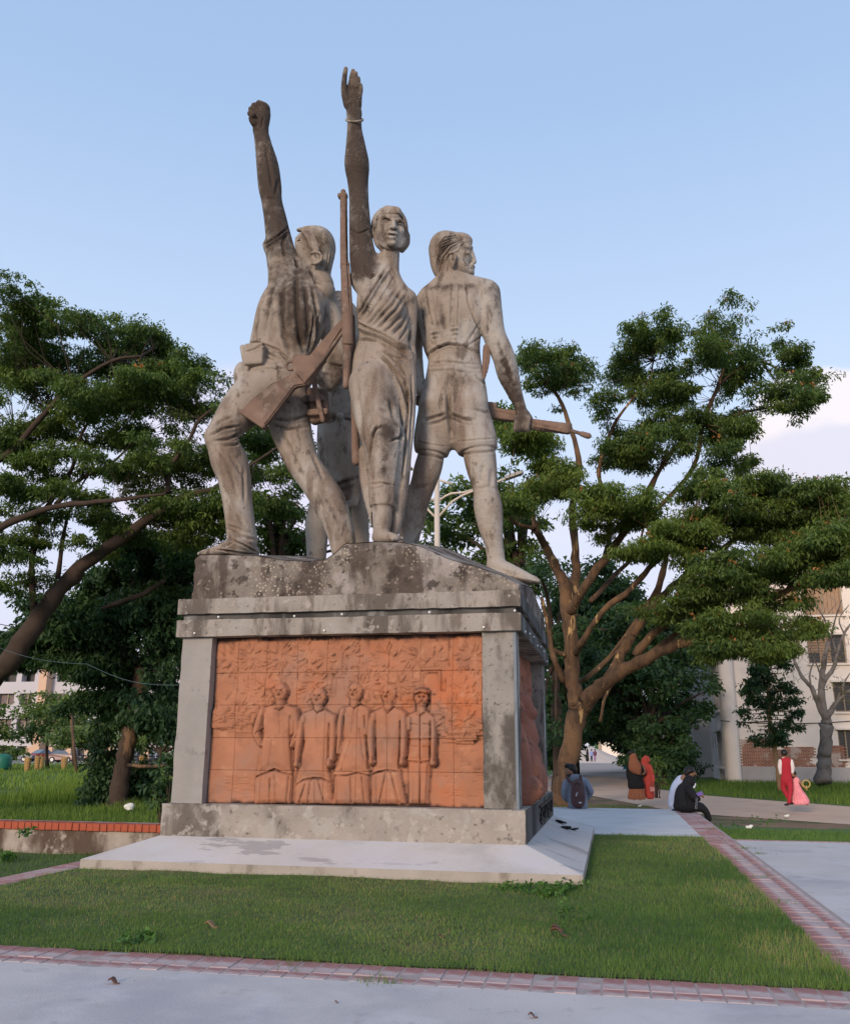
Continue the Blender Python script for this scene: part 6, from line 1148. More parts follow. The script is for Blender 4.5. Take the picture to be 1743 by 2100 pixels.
# ---------- layered young tree before the building
Yc = 38
tc_ = thing('mast_tree', W(1597, 1615, Yc), 'slim conical young tree with layered dark foliage before the white building', 'tree'); b = MB()
limb(b, [W(1600, 1622, Yc), W(1592, 1560, Yc), W(1578, 1480, Yc), W(1574, 1400, Yc), W(1572, 1330, Yc)], [.12, .10, .085, .06, .03], 8)
pc = []
for k in range(46):
    t = k/45; y = 1330+195*t; r = (18+42*math.sin(min(1, t*1.25)*1.8))*(1 if t < .85 else .6); sgn = -1 if k % 2 else 1
    c = W(1575+sgn*r*random.uniform(.35, .95), y+random.uniform(-3, 3), Yc+random.uniform(-.8, .8)); pc.append((c, (.38, .38, .13))); limb(b, [W(1575, y-2, Yc), c], [.03, .012], 4)
for k in range(16): pc.append((W(1575+random.uniform(-14, 14), 1335+12*k, Yc), (.35, .35, .2)))
b.build('trunk', mat('tan_bark', (0.30, 0.19, 0.10), 0.95, .2), tc_, True); crown('crown', pad_clumps(pc, 34, .14, lump=1.2, base_t=.1), 16, .15, M_leafd, tc_, droop=.5, flat=.5)
# ---------- nearly bare grey tree
Yb = 47
tb = thing('bare_tree', W(1688, 1590, Yb), 'nearly leafless grey forked tree standing against the white building', 'tree'); b = MB()
for pts, rr in (([(1688, 1606), (1689, 1570), (1692, 1540), (1694, 1500), (1693, 1475)], [.40, .33, .30, .28, .26]), ([(1693, 1478), (1684, 1430), (1686, 1390), (1690, 1350), (1700, 1315)], [.2, .17, .15, .12, .09]), ([(1692, 1478), (1676, 1440), (1662, 1410), (1642, 1385), (1625, 1350), (1610, 1335)], [.16, .14, .11, .09, .06, .04]), ([(1695, 1470), (1712, 1445), (1730, 1425), (1750, 1410)], [.16, .12, .09, .06]),
    ([(1688, 1400), (1708, 1370), (1716, 1340), (1730, 1300), (1743, 1280)], [.12, .1, .08, .06, .04]), ([(1700, 1318), (1690, 1270), (1668, 1240)], [.06, .04, .02]), ([(1700, 1318), (1712, 1270), (1725, 1230)], [.06, .04, .02]), ([(1662, 1412), (1660, 1380), (1672, 1350)], [.06, .04, .02]), ([(1686, 1395), (1672, 1360), (1660, 1330)], [.05, .03, .02]), ([(1716, 1342), (1700, 1300), (1680, 1285)], [.05, .03, .02]), ([(1730, 1300), (1720, 1270), (1740, 1240)], [.04, .03, .02]), ([(1625, 1350), (1632, 1330), (1628, 1310)], [.03, .02, .015]), ([(1712, 1445), (1730, 1400), (1743, 1380)], [.05, .04, .02])):
    limb(b, [W(x, y, Yb) for x, y in pts], rr, 7)
for k in range(70):
    x, y = random.uniform(1600, 1760), random.uniform(1225, 1400); c = W(x, y, Yb+random.uniform(-1, 1)); e = c+np.array([random.uniform(-.7, .7), 0, random.uniform(.1, .8)]); b.tube([c, (c+e)/2+np.array([.05, 0, .05]), e], [.016, .012, .006], 3, False)
b.build('trunk', M_barkg, tb, True)
pb = [(W(random.uniform(1600, 1745), random.uniform(1230, 1440), Yb), (.4, .4, .2)) for k in range(40)]; crown('crown', pad_clumps(pb, 7, .15, base_t=.5), 5, .14, leafmat('dry_leaf', (.09, .10, .05), (.20, .15, .08)), tb)
# ---------- far trees on the left lawn
farl = [([(85, 1455, 62, 40), (60, 1500, 46, 36), (110, 1490, 48, 40), (140, 1455, 26, 22)], 70, 98, 'olive green rounded tree in front of the far left building'), ([(170, 1508, 40, 20), (140, 1515, 34, 18), (200, 1512, 34, 20)], 62, 190, 'low bright green tree behind the leaning pole'), ([(330, 1512, 34, 16), (300, 1520, 30, 14), (360, 1505, 30, 20)], 60, 330, 'low spreading tree just left of the pedestal'), ([(0, 1500, 26, 22), (-15, 1460, 26, 20), (10, 1540, 24, 16)], 66, -10, 'blue green tree cut by the left edge of the view'), ([(215, 1480, 40, 30), (250, 1500, 40, 26), (235, 1440, 50, 40)], 76, 230, 'grey green tree far behind the dense dark tree'), ([(160, 1470, 30, 40), (150, 1440, 26, 26)], 80, 152, 'tall thin tree beyond the parked maroon car')]
for lst, Y, tx, lb in farl:
    simple_tree('lawn_tree', lb, lst, Y, [(tx, lst[0][1]+20), (tx, 1570)], .16, 1.7*(55/Y), .75, 26, .34, M_leaff, M_barkd, 'trees on the far left lawn', base_t=.3, dY=1.5, ry=2, ratio=.6, zb=GZ)
# low shrubs beside the trunks
def shrub(label, lst, Y, size=.14, m=M_leafd, bt=.15, den=9):
    c0 = W(lst[0][0], lst[0][1], Y); t = thing('shrub', (c0[0], c0[1], GZ), label, 'shrub'); cl = pad_clumps(padset(lst, Y, .3, .5), den, .22, base_t=bt); b = MB()
    for k in range(10): c = cl[0][rng.integers(len(cl[0]))]; b.tube([(c0[0]+random.uniform(-.1, .1), Y, GZ-.02), c], [.02, .008], 4, False)
    b.build('stem', M_barkd, t); crown('foliage', cl, 18, size, m, t, ratio=.5)
shrub('dark green shrub touching the left side of the pedestal', [(345, 1580, 26, 26), (335, 1610, 20, 26), (352, 1600, 24, 40)], 20, .16)
shrub('low leafy weeds at the foot of the white building side wall', [(1420, 1560, 14, 14), (1430, 1575, 24, 10)], 52, .2)
shrub('tall grassy weeds beside the woman in red', [(1345, 1585, 14, 18), (1352, 1600, 16, 12)], 36, .2, M_leaf, .5)

# ---------- far-off wood closing the view all round
cw = []
for k in range(420):
    a = rng.uniform(-1.9, 1.9); d = rng.uniform(185, 235); x, y = d*math.sin(a), d*math.cos(a)
    if y < 30 and abs(a) < .3: continue
    cw.append((x, y, GZ+rng.uniform(.5, 8.5)*(0.75+.25*math.sin(a*23)+.2*math.sin(a*61))))
cw = np.array(cw); V, Fq, t = leaves(cw, np.full(len(cw), 4.2), 60, 1.5, .3+.2*rng.normal(size=len(cw)), ratio=.7, flat=.8)
o = link('far_wood', npmesh('far_wood', V, Fq, False, {'tint': t}), M_leafd); o['kind'] = 'stuff'
# ------------------------------------------------------------------ white building on the right
M_white = mat('cream_limewash', (0.80, 0.69, 0.60), 0.9, 0.05, 0.4, 0.15, 10, layers=(((0.60, 0.50, 0.43), 0.5, 0.55, 0.75, 0.4), ((0.78, 0.70, 0.63), 0.9, 0.5, 0.7, 0.4)))
M_whites = mat('shaded_limewash', (0.62, 0.60, 0.60), 0.9, 0.08, 0.4, 0.2, 10, layers=(((0.30, 0.26, 0.25), 0.45, 0.55, 0.72, 0.6, (1, 1, 0.4)),))  # bluer, darker copy of the front limewash: side shade mixed into base, plus streaks
M_brickw = mat('bare_brickwork', (0.30, 0.135, 0.085), 0.95, 0.25, 1.2, 0.6, 14, layers=(((0.50, 0.40, 0.34), 1.3, 0.53, 0.60, 0.9), ((0.20, 0.09, 0.06), 3, 0.5, 0.65, 0.6)))
M_glassd = mat('dark_window_interior', (0.045, 0.042, 0.042), 0.35, 0.3, 1, spec=.5)
M_frame = mat('dull_window_frame', (0.34, 0.27, 0.20), 0.8, 0.15, 3)
M_curtain = mat('pale_boarding', (0.40, 0.26, 0.17), 0.85, 0.15, 2)
M_grill = mat('window_grille', (0.10, 0.09, 0.085), 0.6, 0.1)
YB = 55.0
bl = thing('campus_building', (*W(1520, 1590, YB)[:2], GZ), 'cream white four storey building with bare brick patch right behind the path', 'building')
zt = W(1600, 1168, YB)[2]; xc = W(1519, 1585, YB)[0]; bh = W(1600, 1514, YB)[2]; pl = W(1600, 1573, YB)[2]
wins = []   # (x0,x1,z0,z1)
def wr(px0, px1, py0, py1):
    a = W(px0, py1, YB); c = W(px1, py0, YB); return (W((px0), (py0+py1)/2, YB)[0], W(px1, (py0+py1)/2, YB)[0], a[2], c[2])
wn_ = [(wr(1719, 1752, 1497, 1557), 'g'), (wr(1709, 1752, 1399, 1460), 'g'), (wr(1655, 1734, 1302, 1361), 'm'), (wr(1646, 1726, 1200, 1262), 'c'), (wr(1590, 1636, 1208, 1240), 'c'), (wr(1500, 1640, 1306, 1336), 'l'), (wr(1535, 1580, 1208, 1240), 'c'), (wr(1528, 1537, 1396, 1420), 'g')]
xr = xc+34
# wall as a frame of strips round the real openings
def wall_with_holes(x0, x1, z0, z1, holes, y, m, parent, th=0.35, name='wall'):
    xs = sorted(set([x0, x1]+[min(max(v, x0), x1) for h in holes for v in h[:2]])); zs = sorted(set([z0, z1]+[min(max(v, z0), z1) for h in holes for v in h[2:4]])); b = MB()
    for j in range(len(zs)-1):
        run = None
        for i in range(len(xs)-1):
            cx_, cz_ = (xs[i]+xs[i+1])/2, (zs[j]+zs[j+1])/2; hole = any(h[0] < cx_ < h[1] and h[2] < cz_ < h[3] for h in holes)
            if not hole: run = xs[i] if run is None else run
            if (hole or i == len(xs)-2) and run is not None:
                b.box(run, xs[i] if hole else xs[i+1], y, y+th, zs[j], zs[j+1]); run = None
    return b.build(name, m, parent)
wall_with_holes(xc, xr, GZ, zt, [w[0] for w in wn_], YB, M_white, bl)
b = MB(); b.box(xc+.3, xr, YB+.9, YB+30, GZ, zt-.3); b.build('rooms', M_glassd, bl)
b = MB(); b.box(xc-.15, xr, YB-.25, YB+30, zt, zt+.22); b.build('roof', M_white, bl)
b = MB(); b.box(xc+12.5, xr, YB+3, YB+20, zt+.22, zt+2.6); b.build('roof_house', M_white, bl)
for (w, k) in wn_:
    x0, x1, z0, z1 = w; fr_ = MB(); t = .07
    fr_.box(x0, x1, YB+.12, YB+.2, z1-t, z1); fr_.box(x0, x1, YB+.12, YB+.2, z0, z0+t); fr_.box(x0, x0+t, YB+.12, YB+.2, z0+t, z1-t); fr_.box(x1-t, x1, YB+.12, YB+.2, z0+t, z1-t)
    n = max(2, int((x1-x0)/.75))
    for i in range(1, n): xx = x0+(x1-x0)*i/n; fr_.box(xx-.035, xx+.035, YB+.12, YB+.2, z0+t, z1-t)
    f_ = fr_.build('window', M_frame, bl)
    p = MB()
    if k == 'c':
        q = x0+t
        while q < x1-t: p.box(q, min(q+.2, x1-t), YB+.20, YB+.24+.02*random.random(), z0+t, z1-t); q += .215
        p.build('shutter_boards', M_curtain, f_)
    else:
        p.box(x0+t, x1-t, YB+.22, YB+.23, z0+t, z1-t); p.build('pane', M_glassd, f_)
        g_ = MB(); zz = z0+t
        while zz < z1-t: g_.box(x0+t, x1-t, YB+.10, YB+.115, zz, zz+.02); zz += .16
        if k == 'l':
            xx = x0
            while xx < x1: g_.box(xx, xx+.02, YB+.09, YB+.1, z0+t, z1-t); xx += .16
        g_.build('grille', M_frame if k == 'l' else M_grill, f_)
        if k == 'm': q = MB(); q.box(x0+t, x0+(x1-x0)*.30, YB+.205, YB+.218, z0+(z1-z0)*.4, z1-t); q.box(x0+(x1-x0)*.32, x0+(x1-x0)*.62, YB+.205, YB+.218, z0+t, z1-t); q.build('reed_blind', M_curtain, f_)
    s = MB(); s.box(x0-.1, x1+.1, YB-.14, YB-.002, z0-.10, z0-.01); s.build('sill', M_white, f_); s = MB(); s.box(x0-.12, x1+.12, YB-.22, YB-.002, z1+.01, z1+.12); s.build('window_hood', M_white, f_)
# bare brick patch: courses of real bricks as one relief part, coarse outline
b = MB(); rz = 0
bx0 = W(1516, 1540, YB)[0]; bx1 = W(1726, 1540, YB)[0]; zz = pl+.02; row = 0
while zz < bh+.05:
    x = bx0+(.12 if row % 2 else 0)
    while x < bx1:
        top = bh - .25*np.clip(fbm(x*.5, 0.0, 0, 3, 91)+.3, 0, 1) - (.35 if x > W(1590, 1540, YB)[0] else 0)
        strip = W(1668, 1540, YB)[0] < x < W(1678, 1540, YB)[0]
        if zz < top and not strip and fbm(x*.9, zz*1.5, 0, 3, 92) > -.42:
            d = random.uniform(.012, .035); b.box(x, x+.225, YB-d, YB+.01, zz, zz+.066)
        x += .24
    zz += .078; row += 1
o = b.build('bare_bricks', M_brickw, bl); o['kind'] = 'stuff'
b = MB(); b.box(bx0-.2, xr, YB-.12, YB-.01, GZ, pl); b.build('base_course', mat('grey_base_render', (.42, .38, .36), .9, .15, 1), bl)
# corner pier and receding side with openings and fins
zc = W(1480, 1190, YB)[2]
b = MB()
P0_ = W(1487, 1586, YB)[0]; prof_ = []
for k in range(13): a = math.pi*k/12; prof_.append((P0_+(xc-P0_)*(0.5-0.5*math.cos(a)), YB-.15-.55*math.sin(a)**.7))
b.prism([(x, y, GZ) for x, y in prof_]+[(xc, YB+.5, GZ), (P0_, YB+.5, GZ)], (0, 0, zt+.6-GZ)); b.build('corner_pier', M_white, bl, False)
sx = P0_+.25
holes = []
for fl in range(4):
    zf = GZ + .3 + fl*3.2
    holes.append((YB+1.2, YB+5.2, zf+.6 if fl else zf-.3, zf+2.5)); holes.append((YB+6.2, YB+6.8, zf+1.6, zf+2.5)); holes.append((YB+7.4, YB+8.0, zf+1.6, zf+2.5))
ys = sorted(set([YB+.5, YB+9.2]+[v for h in holes for v in h[:2]])); zs = sorted(set([GZ, zt-.4]+[v for h in holes for v in h[2:4] if v < zt-.4])); b = MB()
for j in range(len(zs)-1):
    for i in range(len(ys)-1):
        cy_, cz_ = (ys[i]+ys[i+1])/2, (zs[j]+zs[j+1])/2
        if not any(h[0] < cy_ < h[1] and h[2] < cz_ < h[3] for h in holes): b.box(sx, sx+.25, ys[i], ys[i+1], zs[j], zs[j+1])
b.build('side_wall', M_whites, bl)
b = MB()
for fl in range(4):
    zf = GZ+.3+fl*3.2; b.box(sx-.35, sx-.002, YB+1.0, YB+5.4, zf+2.52, zf+2.66); b.box(sx-.3, sx-.002, YB+1.0, YB+5.4, zf+.42, zf+.56); b.box(sx+.0, sx+.1, YB+3.2, YB+3.35, zf+.6, zf+2.5)
b.build('balcony_slabs', M_whites, bl)
for k in range(9):
    y0 = YB+9.5+k*5.2; b = MB(); b.box(sx-1.2, sx+.2, y0, y0+.5, GZ, zt-.8+.0*k); b.build('fin', M_whites, bl)
b = MB(); b.box(sx, sx+.2, YB+9.2, YB+60, GZ, zt-1.2); b.build('back_wall', M_whites, bl)
b = MB()
for q in range(40): b.sphere((xc+1.2, YB, 0), .01, 4, 3) if q == 0 else None
# conduit line and dishes on the front wall
M_cable = mat('black_cable', (0.03, 0.03, 0.03), 0.7, 0.1)
b = MB(); pts = [W(1476+ (1743-1476)*t, 1478+6*math.sin(t*3), YB-.75 if t < .12 else YB-.05) for t in np.linspace(0, 1, 16)]; b.tube(pts, .022, 5); o = b.build('wall_cable', M_cable, bl)
for i, (px, py) in enumerate(((1590, 1504), (1604, 1508))):
    c = W(px, py, YB-.5); t = thing('satellite_dish', c, ('dark satellite dish mounted lower on the white wall beside the young tree', 'pale round satellite dish right of the darker dish on the white wall')[i], 'satellite dish', 'satellite dishes on the wall')
    b = MB(); R = np.array([[1, 0, 0], [0, 0, -1], [0, 1, 0]]); b.lathe(c, [(.02, .10), (.14, .07), (.24, .02), (.29, -.02), (.28, -.03), (.23, .005), (.13, .05), (.02, .08)], 16, R); b.build('dish', M_grill if i == 0 else M_whites, t, True)
    b = MB(); b.tube([c+np.array([0, .05, -.1]), c+np.array([0, .48, -.3])], .025, 6); b.build('bracket', M_grill, t)
t = thing('wall_lamp', W(1470, 1478, YB+3), 'small globe lamp on a bent bracket at the shaded side of the white building', 'lamp')
c = np.array([sx, YB+5.8, W(1441, 1480, YB+5.8)[2]]); b = MB(); b.tube([c+np.array([0, 0, -.6]), c, c+np.array([-.3, 0, .15]), c+np.array([-1.0, 0, .1]), c+np.array([-1.15, 0, -.15])], .03, 6); b.build('bracket', M_grill, t); t.location = tuple(c)
b = MB(); b.sphere(c+np.array([-1.15, 0, -.33]), .2, 10, 6); b.build('globe', M_frame, t, True)
# ------------------------------------------------------------------ far left building
M_far = mat('lilac_white_wall', (0.50, 0.47, 0.50), 0.9, 0.05, .2); M_farp = mat('peach_pier', (0.60, 0.40, 0.29), 0.9, 0.05, .2)
YF = 122.0
fb = thing('far_building', (*W(60, 1565, YF)[:2], GZ), 'pale lilac and peach multi storey building far behind the trees on the left', 'building')
def fx(px): return W(px, 1480, YF)[0]
def fz_(py): return W(60, py, YF)[2]
hs = []
for (r0, r1) in ((1422, 1445), (1474, 1498), (1376, 1398)):
    for (a, c) in ((-60, -22), (-10, 24), (35, 62), (100, 128), (140, 170), (185, 215), (230, 260), (275, 305), (318, 350), (362, 395)): hs.append((fx(a), fx(c), fz_(r1), fz_(r0)))
for (a, c) in ((-60, -20), (0, 38), (42, 62), (80, 100), (115, 140), (155, 180), (200, 225), (240, 262), (280, 300), (320, 345)): hs.append((fx(a), fx(c), GZ+.0, fz_(1530)))
wall_with_holes(fx(-130), fx(76), GZ, fz_(1334), hs, YF, M_far, fb, 1.2); wall_with_holes(fx(92), fx(430), GZ, fz_(1352), hs, YF+1, M_far, fb, 1.2)
b = MB(); b.box(fx(76), fx(92), YF-.6, YF+1.4, GZ, fz_(1336)); b.build('pier', M_farp, fb); b = MB()
for px in (62, 104, 142, 182, 228, 264, 302): b.box(fx(px), fx(px+12), YF-.25, YF-.01, GZ, fz_(1531))
b.build('ground_piers', M_farp, fb); b = MB(); b.box(fx(-130), fx(430), YF+1.6, YF+14, GZ, fz_(1342)); b.build('rooms', M_glassd, fb)
for h in hs[:20]:
    f_ = MB(); f_.box(h[0], h[1], YF+.5, YF+.6, h[2], h[2]+.12); f_.box((h[0]+h[1])/2-.08, (h[0]+h[1])/2+.08, YF+.5, YF+.6, h[2]+.12, h[3]); w_ = f_.build('window', M_frame, fb)
    p = MB(); p.box(h[0], h[1], YF+.7, YF+.75, h[2]+.12, h[3]); p.build('pane', mat('far_pane', (.16, .12, .12), .4, .1) if 'far_pane' not in bpy.data.materials else bpy.data.materials['far_pane'], w_)
# ------------------------------------------------------------------ end of the road: wall, sand heap, bin
Ye = 150
ew = thing('boundary_wall', (*W(1260, 1555, Ye)[:2], GZ), 'pale plastered wall closing the far end of the road', 'wall')
b = MB(); a, c = W(1228, 1540, Ye)[0], W(1330, 1540, Ye)[0]; b.box(a, c, Ye, Ye+.4, GZ, W(1260, 1500, Ye)[2]); b.build('wall_panel', M_white, ew); b = MB(); b.box(a-.1, a+.4, Ye-.2, Ye-.01, GZ, W(1260, 1497, Ye)[2]); b.build('post', M_frame, ew)
xs_ = W(1212, 1550, 128)
V, Fq = grid(-5.6, 5.6, -4, 4, .3, lambda X, Y: np.maximum(0, 2.25*(1-np.sqrt((X/5.2)**2+(Y/3.8)**2)))*(1+.12*fbm(X, Y, 0, 3, 44)) - .05)
V = V+np.array([xs_[0], 128, GZ+.02]); o = link('sand_heap', npmesh('sand', V, Fq, True), mat('pale_sand', (.46, .40, .36), .95, .08, 1, .3, 5)); tag(o, 'pale heap of building sand at the far end of the road', 'sand heap')
M_teal = mat('teal_plastic', (0.02, 0.16, 0.17), 0.5, 0.1)
def bin_(px, py, Y, w, h, label, m):
    c = W(px, py, Y); t = thing('waste_bin', (c[0], c[1], GZ), label, 'waste bin'); b = MB(); q = np.array([c[0], Y, GZ])
    b.raw([q+np.array(v) for v in ((-w*.42, -w*.42, .1), (w*.42, -w*.42, .1), (w*.42, w*.42, .1), (-w*.42, w*.42, .1), (-w*.5, -w*.5, h*.85), (w*.5, -w*.5, h*.85), (w*.5, w*.5, h*.85), (-w*.5, w*.5, h*.85))], [(0, 3, 2, 1), (4, 5, 6, 7), (0, 1, 5, 4), (1, 2, 6, 5), (2, 3, 7, 6), (3, 0, 4, 7)]); b.build('body', m, t)
    b = MB(); b.obox(q+np.array([0, 0, h*.9]), (w*1.1, w*1.1, h*.1), None, .03); b.obox(q+np.array([0, -w*.56, h*.84]), (w*.5, .05, .05)); b.build('lid', m, t)
    for s in (-1, 1): b = MB(); b.tube([q+np.array([s*w*.4, w*.3, .1]), q+np.array([s*w*.46, w*.3, .1])], .1, 10); b.build('wheel', M_cable, t)
bin_(1284, 1572, 84, .62, 1.25, 'teal wheeled waste bin at the roadside behind the two women', M_teal)
tk = thing('water_tank', (*W(2, 1578, 62)[:2], GZ), 'dark green domed tank at the left edge of the lawn', 'tank'); c = W(4, 1578, 62); c[2] = GZ
b = MB(); b.lathe(c, [(.62, 0), (.66, .3), (.66, .9), (.60, 1.05), (.35, 1.18), (.12, 1.22)], 20); b.build('shell', mat('green_plastic', (.02, .14, .09), .45, .1), tk, True); b = MB(); b.lathe(c+np.array([0, 0, 1.2]), [(.14, 0), (.15, .05), (.1, .07)], 12); b.build('cap', M_cable, tk)
# ------------------------------------------------------------------ street lamp behind the statues
M_lampw = mat('cream_lamp_paint', (0.58, 0.50, 0.42), 0.5, 0.04, 2)
Yp = 33.0; pc_ = W(897, 1100, Yp); pz = lambda x, y, d=0: W(x, y, Yp+d)
lp = thing('street_lamp', (pc_[0], Yp, GZ), 'white street lamp with curved bracket arms rising behind the statues', 'street lamp')
b = MB(); top = pz(896, 975); b.tube([(pc_[0]+.05, Yp, GZ), (pc_[0]+.03, Yp, 2.0), top], [.17, .14, .10], 14); b.build('pole', M_lampw, lp, True)
ax0 = pz(897, 985)[0]
for i, (pts, hd) in enumerate((([(897, 983), (870, 972), (845, 962)], (845, 962, 822, 952)), ([(897, 983), (912, 988), (928, 993)], None), ([(900, 1060), (912, 1045), (928, 1028), (948, 1016), (980, 1003), (1020, 988), (1038, 981)], (1036, 982, 1073, 968)), ([(901, 1026), (912, 1018), (925, 1012), (950, 1010), (970, 1004)], None), ([(894, 1062), (882, 1050), (868, 1034), (850, 1020), (830, 1012)], (830, 1012, 800, 1004)), ([(893, 1027), (880, 1022), (862, 1016)], None))):
    b = MB(); b.tube([pz(*p) for p in pts], .045, 8); a_ = b.build('arm', M_lampw, lp, True)
    if hd:
        A, B = pz(hd[0], hd[1]), pz(hd[2], hd[3]); d = B-A; n = np.linalg.norm(d); u = d/n; up = np.array([-u[2], 0, u[0]]); up = up if up[2] > 0 else -up
        h_ = MB(); R = np.stack([u, np.array([0, 1, 0]), up], 1)
        prof_ = [(0, -.02), (.1, -.05), (n*.9, -.06), (n, -.01), (n*.8, .05), (n*.3, .08), (0, .05)]
        for s0, w_ in ((-.15, .30),): h_.prism([A+u*x+up*z_+np.array([0, s0, 0]) for x, z_ in prof_], (0, w_, 0))
        h_.build('lamp_head', mat('grey_lamp_head', (.30, .28, .27), .5, .05) if 'grey_lamp_head' not in bpy.data.materials else bpy.data.materials['grey_lamp_head'], lp)
# ------------------------------------------------------------------ leaning pole, wires
t = thing('wooden_pole', (*W(159, 1588, 58)[:2], GZ), 'slim leaning wooden pole on the left lawn', 'pole'); b = MB(); b.tube([W(159, 1592, 58), W(152, 1530, 58), W(146, 1458, 58)], [.12, .11, .09], 8); b.build('shaft', M_bark, t, True)
def wire(label, pts, r=.008, m=M_cable):
    b = MB(); P_ = [W(*p) for p in pts]; out = []
    for i in range(len(P_)-1):
        for t in np.linspace(0, 1, 8, endpoint=False): out.append(P_[i]*(1-t)+P_[i+1]*t-np.array([0, 0, .12*math.sin(math.pi*t)]))
    out.append(P_[-1]); b.tube(out, r, 4); o = b.build('cable', m); tag(o, label, 'cable')
M_wire = mat('blue_grey_wire', (.10, .14, .15), .6, .05)
wire('pale blue wire running from the left edge down to the pedestal corner', [(-40, 1312, 16), (180, 1362, 15), (367, 1405, 14)], .0035, M_wire)
wire('dark upper wire crossing the left tree foliage', [(-40, 1270, 24), (140, 1290, 24), (330, 1335, 24)], .012)
# ------------------------------------------------------------------ woven bamboo tree guards
M_bam = mat('woven_bamboo', (0.40, 0.24, 0.09), 0.9, 0.25, 8, .4, 40)
def guard(px, py, Y, h, w, label):
    c = W(px, py, Y); c[2] = GZ-.03; t = thing('tree_guard', c, label, 'tree guard', 'bamboo tree guards on the left lawn'); b = MB()
    for k in range(6): z0 = h*k/6; r0 = w*(.72+.28*k/6)/2; b.lathe(c+np.array([0, 0, z0]), [(r0, 0), (r0+.02, h/14), (r0+.01, h/6-.02), (r0-.02, h/6-.01), (r0-.02, .0)], 12)
    b.build('woven_basket', M_bam, t); 
    for k in range(3): a = k*2.1+.3; s = MB(); s.tube([c+np.array([w*.36*math.cos(a), w*.36*math.sin(a), 0]), c+np.array([w*.52*math.cos(a), w*.52*math.sin(a), h+.15])], .02, 5); s.build('stake', M_bam, t)
for i, (px, py, h, w) in enumerate(((19, 1576, .75, .55), (55, 1588, 1.0, .48), (75, 1585, 1.05, .42), (84, 1583, 1.0, .42), (131, 1582, .95, .55), (182, 1577, .8, .6), (207, 1578, .7, .6), (292, 1586, 1.15, .62), (370, 1570, .8, .5))):
    Y = 1.75*1900/(py-1534)/1.0*.98; guard(px, py, Y, h, w, ('yellow bamboo tree guard nearest the green tank', 'bamboo guard second from the left, standing nearest the viewer', 'left one of two bamboo guards that touch each other', 'right one of two bamboo guards that touch each other', 'bamboo guard between the red car and the leaning pole', 'bamboo guard just right of the leaning pole', 'short bamboo guard half hidden by the dark shrub', 'tall yellow bamboo guard right of the dense tree trunk', 'bamboo guard mostly hidden behind the pedestal')[i])
# ------------------------------------------------------------------ parked cars and motorcycles
M_tyre = mat('tyre_rubber', (.02, .02, .02), .8, .1); M_cglass = mat('car_glass', (.10, .14, .17), .15, .05, spec=.6); M_rim = mat('wheel_rim', (.35, .35, .36), .4, .1, metal=.6); M_lampc = mat('car_lamp', (.6, .6, .58), .2, .05)
def car(label, px, Y, ang, colr, L=4.3, back=False):
    c = W(px, 1560, Y); c[2] = GZ+.01; m = mat('car_paint_'+('blue', 'maroon', 'red')[len([x for x in bpy.data.materials if x.name.startswith('car_paint_')]) % 3], colr, .3, .03, spec=.5)
    t = thing('parked_car', c, label, 'car', 'cars parked before the far building'); Rz = np.array([[math.cos(ang), -math.sin(ang), 0], [math.sin(ang), math.cos(ang), 0], [0, 0, 1]]); Wd = 1.7
    def loft(prof, w0, w1, nm, m_, ztap):
        b = MB(); n = len(prof); vs = []
        for s in (-1, 1):
            for (x, z) in prof: vs.append(Rz @ np.array([x, s*(w0 if z < ztap else w1)/2, z]) + c)
        b.raw(vs, [tuple(range(n)), tuple(range(2*n-1, n-1, -1))]+[(i, i+n, (i+1) % n+n, (i+1) % n) for i in range(n)]); return b.build(nm, m_, t)
    h = L/2
    loft([(-h, .35), (-h+.1, .28), (h-.1, .28), (h, .38), (h-.02, .68), (h-.9, .86), (h-1.2, .90), (-h+.75, .94), (-h+.15, .90), (-h, .75)], Wd, Wd*.96, 'body', m, .6)
    loft([(h-1.35, .905), (h-1.95, 1.36), (-h+1.3, 1.38), (-h+.55, .945)], Wd*.92, Wd*.74, 'window_band', M_cglass, 1.2)
    loft([(h-2.0, 1.382), (h-2.2, 1.43), (-h+1.5, 1.44), (-h+1.3, 1.40)], Wd*.76, Wd*.68, 'roof', m, 1.41)
    for sx_ in (-1, 1):
        for sy_ in (-1, 1):
            q = Rz @ np.array([sx_*(h-.8), sy_*(Wd/2-.06), .31])+c; d = Rz @ np.array([0, sy_*.11, 0]); b = MB(); b.tube([q-d, q+d], .31, 16); w_ = b.build('wheel', M_tyre, t); b = MB(); b.tube([q+d, q+d*1.1], .19, 12); b.build('rim', M_rim, w_)
        for e in (-1, 1): b = MB(); b.obox(Rz @ np.array([e*(h-.03), sx_*.62, .62])+c, (.12, .32, .14), Rz); b.build('headlight' if e > 0 else 'tail_light', M_lampc if e > 0 else M_redl, t)
M_redl = mat('red_lamp_glass', (.35, .02, .02), .2, .05)
car('dark blue hatchback parked at the far left beside the green tank', 34, 97, .25, (.02, .05, .10), 3.9)
car('red car with pale front parked behind the paired bamboo guards', 92, 101, 1.2, (.28, .03, .03), 3.9)
car('maroon saloon parked right of the red car under the trees', 130, 95, .15, (.10, .02, .025), 3.4)
